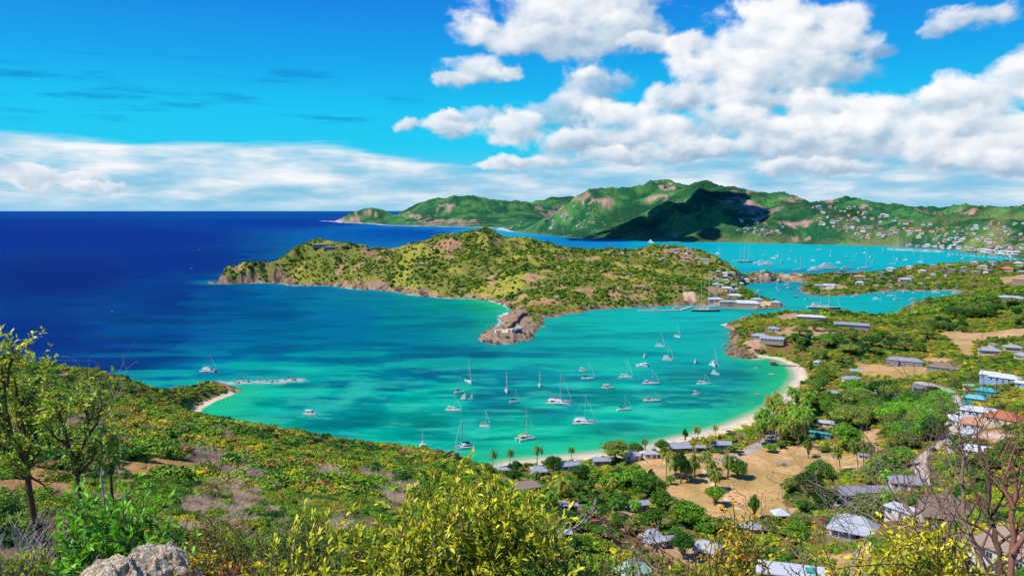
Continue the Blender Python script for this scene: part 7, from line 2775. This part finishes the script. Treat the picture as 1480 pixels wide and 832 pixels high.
    bare_tree('bare_tree', [(.042, q(6.6, (1442, 845), (1445, 797), (1438, 769), (1430, 750), (1426, 732))), (.026, q(6.7, (1426, 734), (1433, 686), (1418, 656), (1412, 628))), (.022, q(6.7, (1430, 752), (1452, 715), (1462, 680), (1458, 640))), (.018, q(6.6, (1427, 735), (1404, 700), (1396, 665)))],
              'tallest leafless tree with a dark curved trunk near the tan roofed villa', 43, per=.55, L0=.26, bark=M_BARK_DARK)
    bare_tree('bare_tree', [(.036, q(6.8, (1432, 845), (1410, 790), (1403, 769), (1392, 741))), (.024, q(6.9, (1392, 742), (1390, 698), (1391, 650), (1386, 622))), (.018, q(6.8, (1400, 765), (1372, 735), (1362, 700), (1340, 662))), (.016, q(6.9, (1391, 700), (1374, 670), (1366, 640)))],
              'leafless tree with a straight reddish stem between the curved trunk and the brown roof', 44, per=.5, L0=.25)
    bare_tree('bare_tree', [(.04, q(6.2, (1458, 850), (1463, 792), (1464, 732), (1474, 698))), (.03, q(6.2, (1462, 800), (1482, 768), (1500, 740))), (.022, q(6.3, (1464, 735), (1450, 690), (1470, 640)))],
              'smooth red-barked leafless tree at the right-hand end of the thicket', 45, per=.5, L0=.25, bark=paint('red_bark', rgb(150, 98, 76), .6, .25, 8, .3, .3))
    bare_tree('bare_shrub', [(.014, q(7.6, (1168, 850), (1160, 810), (1166, 780))), (.012, q(7.6, (1162, 815), (1140, 785), (1124, 770))), (.012, q(7.6, (1162, 812), (1190, 790), (1204, 760)))], 'thin leafless shrub with pinkish twig ends over the white flat roof', 46, 'bare shrub', L0=.2, bark=M_BARK_RED)
    bare_tree('bare_shrub', [(.014, q(7.4, (1230, 850), (1232, 800), (1226, 770))), (.010, q(7.4, (1232, 805), (1252, 780), (1262, 752)))], 'thin leafless shrub left of the bright yellow-green bush', 47, 'bare shrub', L0=.22, bark=M_BARK_GREY)
    rosette_tree('shrub', 962, 8.5, [(.016, [(970, 850, 8.3), (955, 830, 8.4), (936, 811, 8.5), (916, 798, 8.5)]), (.010, [(936, 811, 8.5), (925, 780, 8.6), (905, 760, 8.6)]), (.010, [(916, 798, 8.5), (894, 786, 8.6), (880, 768, 8.6)]), (.010, [(950, 826, 8.4), (958, 800, 8.4), (948, 782, 8.4)])],
                 'sparse shrub with pinkish-brown leaves on slanting stems in front of the mint roof', 48, .06, (226, 150, 132), (150, 104, 84), nleaf=2, depth=1, cat='shrub', bark=M_BARK_RED, spray=.1, twig=.14)
    rosette_tree('shrub', 790, 8.6, [(.010, [(800, 850, 8.5), (795, 800, 8.6), (812, 775, 8.6), (840, 756, 8.6), (850, 748, 8.6)])], 'single thin arching twig with a few reddish leaves right of the big shrub', 49, .05, (186, 110, 90), (110, 84, 60), nleaf=2, depth=1, cat='twig', bark=M_BARK_GREY, spray=.1, twig=.12)
    # yellow bushes
    tips = [(1285 + 110 * t, 792 - 22 * math.sin(PI * t) + 8 * g.normal(), 6.9 + .3 * g.normal()) for t in np.linspace(0, 1, 24)] + [(1280 + 118 * g.random(), 805 + 30 * g.random(), 6.6 + .3 * g.random()) for _ in range(30)]
    shoot_shrub('shrub', 1340, 6.9, tips, .066, 'bright yellow-green rounded bush below the leafless trees', 24, (250, 236, 60), (130, 156, 34), step=.024, side=3, wl=.5, frac=.5)
    tips = [(1068 + 26 * g.normal(), 742 + 60 * g.random(), 9.4 + .3 * g.normal()) for _ in range(20)] + [(1060, 728, 9.4), (1078, 738, 9.4)]
    shoot_shrub('shrub', 1066, 9.4, tips, .085, 'loose golden-leaved shrub standing before the low olive hedge', 25, (250, 206, 50), (170, 156, 44), step=.05, side=2, wl=.45, frac=.6)
    tips = [(275 + 12 * g.normal(), 802 + 16 * g.random(), 8.6 + .2 * g.normal()) for _ in range(16)]
    shoot_shrub('shrub', 278, 8.7, tips, .06, 'small bright yellow bush against the right side of the pale rock', 26, (240, 216, 40), (166, 160, 36), step=.03, side=2, wl=.5, frac=.5)
    tips = [(345 + 20 * g.normal(), 812 + 12 * g.random(), 8.4 + .2 * g.normal()) for _ in range(16)]
    shoot_shrub('shrub', 345, 8.4, tips, .05, 'low shrub with orange-brown leaves right of the small yellow bush', 27, (214, 120, 56), (140, 96, 40), step=.04, side=2, wl=.5, frac=.5)
    tips = [(850 + 18 * g.normal(), 806 + 22 * g.random(), 8.2 + .3 * g.normal()) for _ in range(16)]
    shoot_shrub('shrub', 850, 8.3, tips, .075, 'low bright green bush by the right foot of the big shrub', 28, (160, 190, 50), (70, 112, 28), step=.034, side=3, wl=.45, frac=.6)
    tips = [(20 + 22 * g.normal(), 806 + 20 * g.random(), 10 + .3 * g.normal()) for _ in range(14)]
    shoot_shrub('shrub', 20, 10.2, tips, .10, 'low yellow-green bush among leaf litter in the bottom left corner', 29, (176, 186, 60), (80, 110, 34), step=.05, side=3, wl=.42, frac=.6)
    fill = [  # column, distance, spread in px, top row, how many shoots, leaf, pale, deep, label
        (330, 11.5, 34, 772, 30, .055, (196, 188, 60), (78, 104, 30), 'olive fine-leaved shrub right of the pale rock and behind the orange-brown one'),
        (392, 12.5, 34, 762, 30, .055, (150, 176, 52), (54, 92, 26), 'dark green fine-leaved shrub left of the lower yellow-green shrub'),
        (262, 14, 30, 762, 26, .06, (220, 196, 56), (110, 120, 36), 'golden olive shrub above the pale rock on the near slope'),
        (372, 9.6, 26, 808, 20, .05, (170, 184, 56), (60, 96, 28), 'low green shrub at the bottom edge left of the lower yellow-green shrub'),
        (60, 13, 26, 790, 22, .07, (176, 190, 60), (70, 110, 34), 'low green shrub left of the broad-leaved one on the leaf litter'),
        (300, 18, 34, 742, 26, .08, (176, 168, 60), (84, 100, 34), 'rounded olive shrub standing before the mauve dry patch'),
        (440, 17, 34, 736, 26, .08, (130, 166, 50), (48, 86, 26), 'rounded deep green shrub above the lower yellow-green shrub'),
        (905, 10.5, 34, 800, 26, .06, (170, 186, 60), (66, 104, 30), 'low yellow-green bush left of the mint-white roof'),
        (1010, 10.5, 34, 808, 26, .06, (190, 186, 60), (80, 108, 32), 'low olive bush right of the mint-white roof'),
        (1215, 9.5, 26, 812, 20, .055, (190, 190, 60), (76, 108, 32), 'low olive bush left of the bright rounded yellow-green bush')]
    for x, d, sp, ty, n, lf, ct_, cl_, lab in fill:
        tips = [(x + sp * g.normal() * .55, ty + abs(g.normal()) * 20, d + g.normal() * .35) for _ in range(n)]
        shoot_shrub('shrub', x, d, tips, lf, lab, int(x), ct_, cl_, step=lf * .5, side=3, wl=.42, frac=.75, spread=.35)
    # dry grey thickets
    dry = [twig_mesh('dry_shrub', 54, 600 + k, .0062, M_BARK_GREY, 1.1) for k in range(3)]
    spots = [(12, 742, 17, 1.3), (50, 748, 16, 1.2), (80, 735, 17.5, 1.1), (-10, 772, 14.5, 1.2), (38, 776, 14, 1.1), (75, 768, 14.5, 1.0), (8, 690, 22, 1.4), (-20, 700, 21, 1.5), (300, 812, 10, .6), (335, 806, 11, .6), (370, 806, 11.5, .6), (390, 812, 10, .6), (300, 790, 12, .6),
             (1110, 790, 12, 1.0), (1190, 806, 10.5, .9)]
    for x, y, d, s_ in spots:
        p = col_d(x, d)
        z = float(height(np.array([p[0]]), np.array([p[1]]))[0])
        zt = at_d(x, y, d)[2]
        sc_ = s_
        o = bpy.data.objects.new('dry_shrub', dry[int(g.integers(3))])
        COL.objects.link(o)
        o.location = (p[0], p[1], z - .02)
        o.rotation_euler = (0, 0, g.random() * 6)
        o.scale = (s_, s_, min(sc_, 2.2))
        tag(o, 'dry leafless grey shrub of tangled twigs on the near slope', 'dry shrub', 'dry grey shrubs on the near slope')
    # the pale rock
    iv, if_ = ico(6)
    v = iv.copy()
    n1 = fbm(v[:, 0] * 1.3 + 3 + v[:, 2], v[:, 1] * 1.3 + v[:, 2] * .8, 801, 3)
    n2 = ridged(v[:, 0] * 3.2 + v[:, 2] * 2.4, v[:, 1] * 3.2 + v[:, 2] * 1.6, 802, 5)
    n3 = vnoise(v[:, 0] * 17 + v[:, 2] * 9, v[:, 1] * 17 + v[:, 2] * 6, 803)
    v = v * (1 + (n1 - .5) * .5 + (n2 - .5) * .16 + np.where(n3 < .35, -.035, .0) + (n3 - .5) * .02)[:, None]
    me = bpy.data.meshes.new('rock')
    me.from_pydata((v * np.array([.66, .55, .9])).tolist(), [], if_.tolist())
    M = M_ROCK.copy()
    M.name = 'pale_rock'
    nt = M.node_tree
    for nd in nt.nodes:
        if nd.type == 'VALTORGB':
            for e, (p_, c_) in zip(nd.color_ramp.elements, [(.30, rgb(124, 102, 74)), (.42, rgb(204, 176, 134)), (.54, rgb(232, 212, 174)), (.7, rgb(248, 236, 208))]):
                e.position, e.color = p_, c_
        if nd.type == 'BUMP':
            nd.inputs['Distance'].default_value = .06
        if nd.type == 'TEX_NOISE':
            nd.inputs['Scale'].default_value *= 2.2
        if nd.type == 'TEX_VORONOI':
            nd.inputs['Scale'].default_value = 11
    me.materials.append(M)
    smooth(me, False)
    o = bpy.data.objects.new('rock', me)
    COL.objects.link(o)
    x, y, z = at_d(222, 812, 8.6)
    o.location = (x, y, z - .90)
    o.rotation_euler = (0, 0, .3)
    tag(o, 'pale pitted grey limestone rock in front of the deep green shrub', 'rock')
    me2 = me.copy()
    o = bpy.data.objects.new('rock', me2)
    COL.objects.link(o)
    x, y, z = at_d(168, 822, 8.3)
    o.location = (x, y, z - .72)
    o.rotation_euler = (.1, 0, 2.4)
    o.scale = (.95, .8, .8)
    tag(o, 'lower brownish shoulder of rock leaning on the left of the pale rock', 'rock')


# ------------------------------------------------------------------ a cloud that stands high on the left and shades the dark hill across the outer bay
def make_cloud():
    tgt = np.array(ground(955, 330))
    s_ = np.array(SUN_DIR)
    alt = 1250.0
    c = tgt + s_ * ((alt - tgt[2]) / s_[2])
    g = np.random.default_rng(90)
    iv, if_ = ico(4)
    V, F, off = [], [], 0
    for i in range(64):
        a = g.normal(size=2)
        if i >= 26:
            a = a / np.linalg.norm(a) * (1.6 + .9 * g.random())
        r_ = (80 + 80 * g.random()) if i < 26 else (14 + 34 * g.random())
        p = np.array([a[0] * 210, a[1] * 130, abs(g.normal()) * 40 - 10])
        n = fbm(iv[:, 0] * 1.6 + i, iv[:, 1] * 1.6 + iv[:, 2] * 1.3, 900 + i, 5)
        v = iv * (r_ * (.65 + .7 * n))[:, None]
        v[:, 2] = np.where(v[:, 2] < 0, v[:, 2] * .3, v[:, 2] * .8)
        V.append(v + p)
        F.append(if_ + off)
        off += len(iv)
    me = bpy.data.meshes.new('cloud')
    me.from_pydata(np.concatenate(V).tolist(), [], np.concatenate(F).tolist())
    smooth(me)
    m, t, b, out = new_mat('cloud_white')
    b.inputs['Base Color'].default_value = (.9, .9, .9, 1)
    b.inputs['Roughness'].default_value = 1
    b.inputs['Specular IOR Level'].default_value = 0
    o = link('cloud', me, None, [m])
    o.location = tuple(c)
    tag(o, kind='structure')


# ------------------------------------------------------------------ small things about the village
def frame(name, px, py, rot=0.0, z=None):
    p = ground(px, py)
    return empty(name, (p[0], p[1], p[2] if z is None else z), math.atan2(-p[0], p[1]) + R(rot))


def car(px, py, rot, c, label):
    o = frame('parked_car', px, py, rot)
    paintm = paint('car_' + label[:4].strip(), rgb(*c), .25, .04, 1, 0, .6)
    mb = MB()
    prof = [(-2.1, .45, .82), (-2.0, .32, .98), (-1.0, .30, 1.02), (1.0, .30, 1.0), (1.95, .32, .82), (2.15, .42, .7)]
    mb.loft([[(x, -.84, a), (x, -.86, (a + b) / 2), (x, -.78, b), (x, .78, b), (x, .86, (a + b) / 2), (x, .84, a)] for x, a, b in prof])
    mb.build('body', paintm, o, True)
    c_ = MB()
    c_.loft([[(x0, -.74, 1.0), (x1, -.6, z), (x1, .6, z), (x0, .74, 1.0)] for x0, x1, z in ((-1.75, -1.35, 1.5), (0, 0, 1.56), (1.15, .55, 1.5))])
    c_.build('cabin', M_GLASS, o)
    r_ = MB()
    r_.box(-1.3, .52, -.58, .58, 1.55, 1.6)
    r_.build('roof', paintm, o)
    for x in (-1.3, 1.3):
        for y in (-.86, .86):
            w_ = MB()
            w_.tube([(x, y - .1, .33), (x, y + .1, .33)], .33, 14)
            wh = w_.build('wheel', paint('tyre', rgb(30, 30, 32)), o)
            h = MB()
            h.tube([(x, y - .11, .33), (x, y + .11, .33)], .18, 10)
            h.build('rim', M_ALU, wh)
    tag(o, label, 'car')
    clear.append((o.location.x, o.location.y, 3))
    return o


def make_bits():
    car(1106, 643, 20, (30, 36, 46), 'dark car parked at the end of the grey drive by the palm grove')
    car(1130, 646, -10, (60, 66, 74), 'grey car parked in the shade right of the dark one by the grove')
    car(1350, 652, 30, (34, 38, 44), 'black car parked beside the near bend of the curving road')
    car(1383, 590, 60, (226, 226, 226), 'white car standing on the upper part of the curving road')
    # pools
    for x, y, wpx, lab in ((1240, 535, 16, 'turquoise swimming pool left of the pavilion house'), (1408, 556, 12, 'small turquoise swimming pool beside the green roofed house')):
        o = frame('swimming_pool', x, y, -6)
        k = wpx * dist3(o.location) / FPX
        mb = MB()
        mb.box(-k * .62, k * .62, -k * .42, k * .42, -1.2, .12)
        mb.build('surround', M_CONC, o)
        mb = MB()
        mb.box(-k * .5, k * .5, -k * .3, k * .3, -.5, .135)
        mb.build('water', M_POOL, o)
        tag(o, lab, 'pool')
        clear.append((o.location.x, o.location.y, k * 1.0))
        clear.append((o.location.x * .985, o.location.y * .985, k * .8))
    # lamp posts
    for x, y, lab in ((1100, 744, 'thin lamp post beside the upright tree at the corner of the lawn'), (1395, 640, 'lamp post with a pale mast beside the curving road')):
        o = frame('lamp_post', x, y)
        mb = MB()
        mb.tube([(0, 0, -.3), (0, 0, 8.2)], [.12, .08], 6)
        mb.build('post', M_DARKMAST, o)
        mb = MB()
        mb.tube([(0, 0, 8.1), (.5, 0, 8.35), (1.1, 0, 8.3)], .05, 5)
        mb.build('arm', M_DARKMAST, o)
        mb = MB()
        mb.box(.9, 1.5, -.14, .14, 8.2, 8.34)
        mb.build('lamp_head', M_ALU, o)
        tag(o, lab, 'lamp post')
    # parasols on the beach and lawn
    for x, y, c, lab in ((1053, 628, (60, 62, 70), 'dark beach parasol standing alone on the sand'), (1041, 737, (230, 180, 60), 'yellow parasol over a small table at the near end of the lawn'), (1090, 606, (226, 214, 190), 'pale beach parasol near the palm grove')):
        o = frame('parasol', x, y)
        mb = MB()
        mb.tube([(0, 0, -.2), (0, 0, 2.5)], .05, 5)
        mb.build('pole', M_DECK, o)
        mb = MB()
        n = 12
        mb.loft([[(r_ * math.cos(2 * PI * k / n), r_ * math.sin(2 * PI * k / n), z) for k in range(n)] for r_, z in ((1.7, 2.0), (.9, 2.45), (.05, 2.65))])
        mb.build('canopy', paint('parasol_' + str(x), rgb(*c, .85), .8), o)
        mb = MB()
        mb.tube([(.9, .4, .65), (.9, .4, .7)], .4, 10)
        mb.tube([(.9, .4, 0), (.9, .4, .66)], .05, 5)
        mb.build('table', M_DECK, o)
        tag(o, lab, 'parasol')
    # flowering bushes
    for i, (x, y, h_, c, lab) in enumerate(((1193, 756, 9, (170, 34, 54), 'crimson flowering bush left of the broad white roof'), (1412, 800, 18, (214, 50, 60), 'red flowering bush against the white gable of the tan villa'), (1199, 680, 7, (210, 50, 70), 'small red flowering bush at the right edge of the lawn'),
                                            (861, 757, 9, (214, 84, 116), 'pink flowering bush on the front of the wide feathery tree'), (1136, 499, 3.5, (200, 50, 60), 'red flowering bush at the end of the bluish lodge on the headland'), (1398, 563, 5, (210, 60, 60), 'red bush between the green roofed house and the turquoise pair'),
                                            (840, 640 + 130, 9, (196, 90, 120), 'pinkish bush below the dark spreading tree'))):
        o = tree('bush', x, y, h_, lab, 'flowering bush', None, 'mid', 1.1)
        for ch in o.children:
            if ch.name.startswith('crown'):
                ch['tint'] = [float(v) for v in lin(c)]
    # leafless bush on the lawn
    o = frame('bare_bush', 1131, 672)
    me = twig_mesh('twigs', 46, 700, .03, M_BARK_GREY, 1.5)
    c = link('twigs', me, o)
    c.scale = (3.6, 3.6, 2.6)
    tag(o, 'round leafless grey bush alone on the upper lawn', 'bare bush')
    # stones along the lawn path
    me = bpy.data.meshes.new('path_stone')
    iv, if_ = ICO1
    me.from_pydata((iv * np.array([.5, .4, .32])).tolist(), [], if_.tolist())
    me.materials.append(M_ROCK)
    pts = [(1052, 712), (1055, 717), (1059, 721), (1063, 725), (1068, 728), (1073, 731), (1116, 723), (1124, 721), (1131, 719), (1138, 718), (1040, 665), (1032, 667), (1024, 668)]
    for p in grounds(pts):
        o = bpy.data.objects.new('path_stone', me)
        COL.objects.link(o)
        o.location = (p[0], p[1], p[2] + .1)
        o.rotation_euler = (0, 0, p[0])
        o.scale = (1.6, 1.4, 1.5)
        tag(o, 'dark stone in the row edging the lawn path', 'stone', 'stones edging the lawn path')
    # garden walls
    def gwall(pts, hh, mat, lab):
        P = grounds(pts)
        o = empty('garden_wall', P[0])
        mb = MB()
        for a, b_ in zip(P[:-1], P[1:]):
            d = math.hypot(b_[0] - a[0], b_[1] - a[1])
            n = max(1, int(d / 4))
            for i in range(n):
                xa, ya = a[0] + (b_[0] - a[0]) * i / n, a[1] + (b_[1] - a[1]) * i / n
                zb = float(height(np.array([xa]), np.array([ya]))[0])
                mb.box(0, d / n + .05, -.2, .2, -1.5, hh, 0, Matrix.Translation((xa - P[0][0], ya - P[0][1], zb - P[0][2])) @ Matrix.Rotation(math.atan2(b_[1] - a[1], b_[0] - a[0]), 4, 'Z'), .004 * (i % 2))
        mb.build('masonry', mat, o)
        tag(o, lab, 'wall')
    gwall([(1150, 656), (1178, 659), (1206, 664), (1232, 668)], 1.0, M_CONC, 'low pale garden wall along the top edge of the dry lawn')
    gwall([(807, 726), (830, 733), (850, 738)], 1.0, M_CONC, 'pale curving garden wall in the shrubbery behind the cottages')
    gwall([(1200, 790), (1232, 786), (1262, 792)], 1.2, M_CONC, 'curved pale terrace wall below the broad white roofed house')
    gwall([(616, 655), (640, 660), (662, 664)], 1.2, M_STONE, 'short grey stone wall on the brow above the beach, left of the big shrub')


make_houses()
make_trees()
make_bits()
make_boats()
make_near()
make_scrub()
make_cloud()
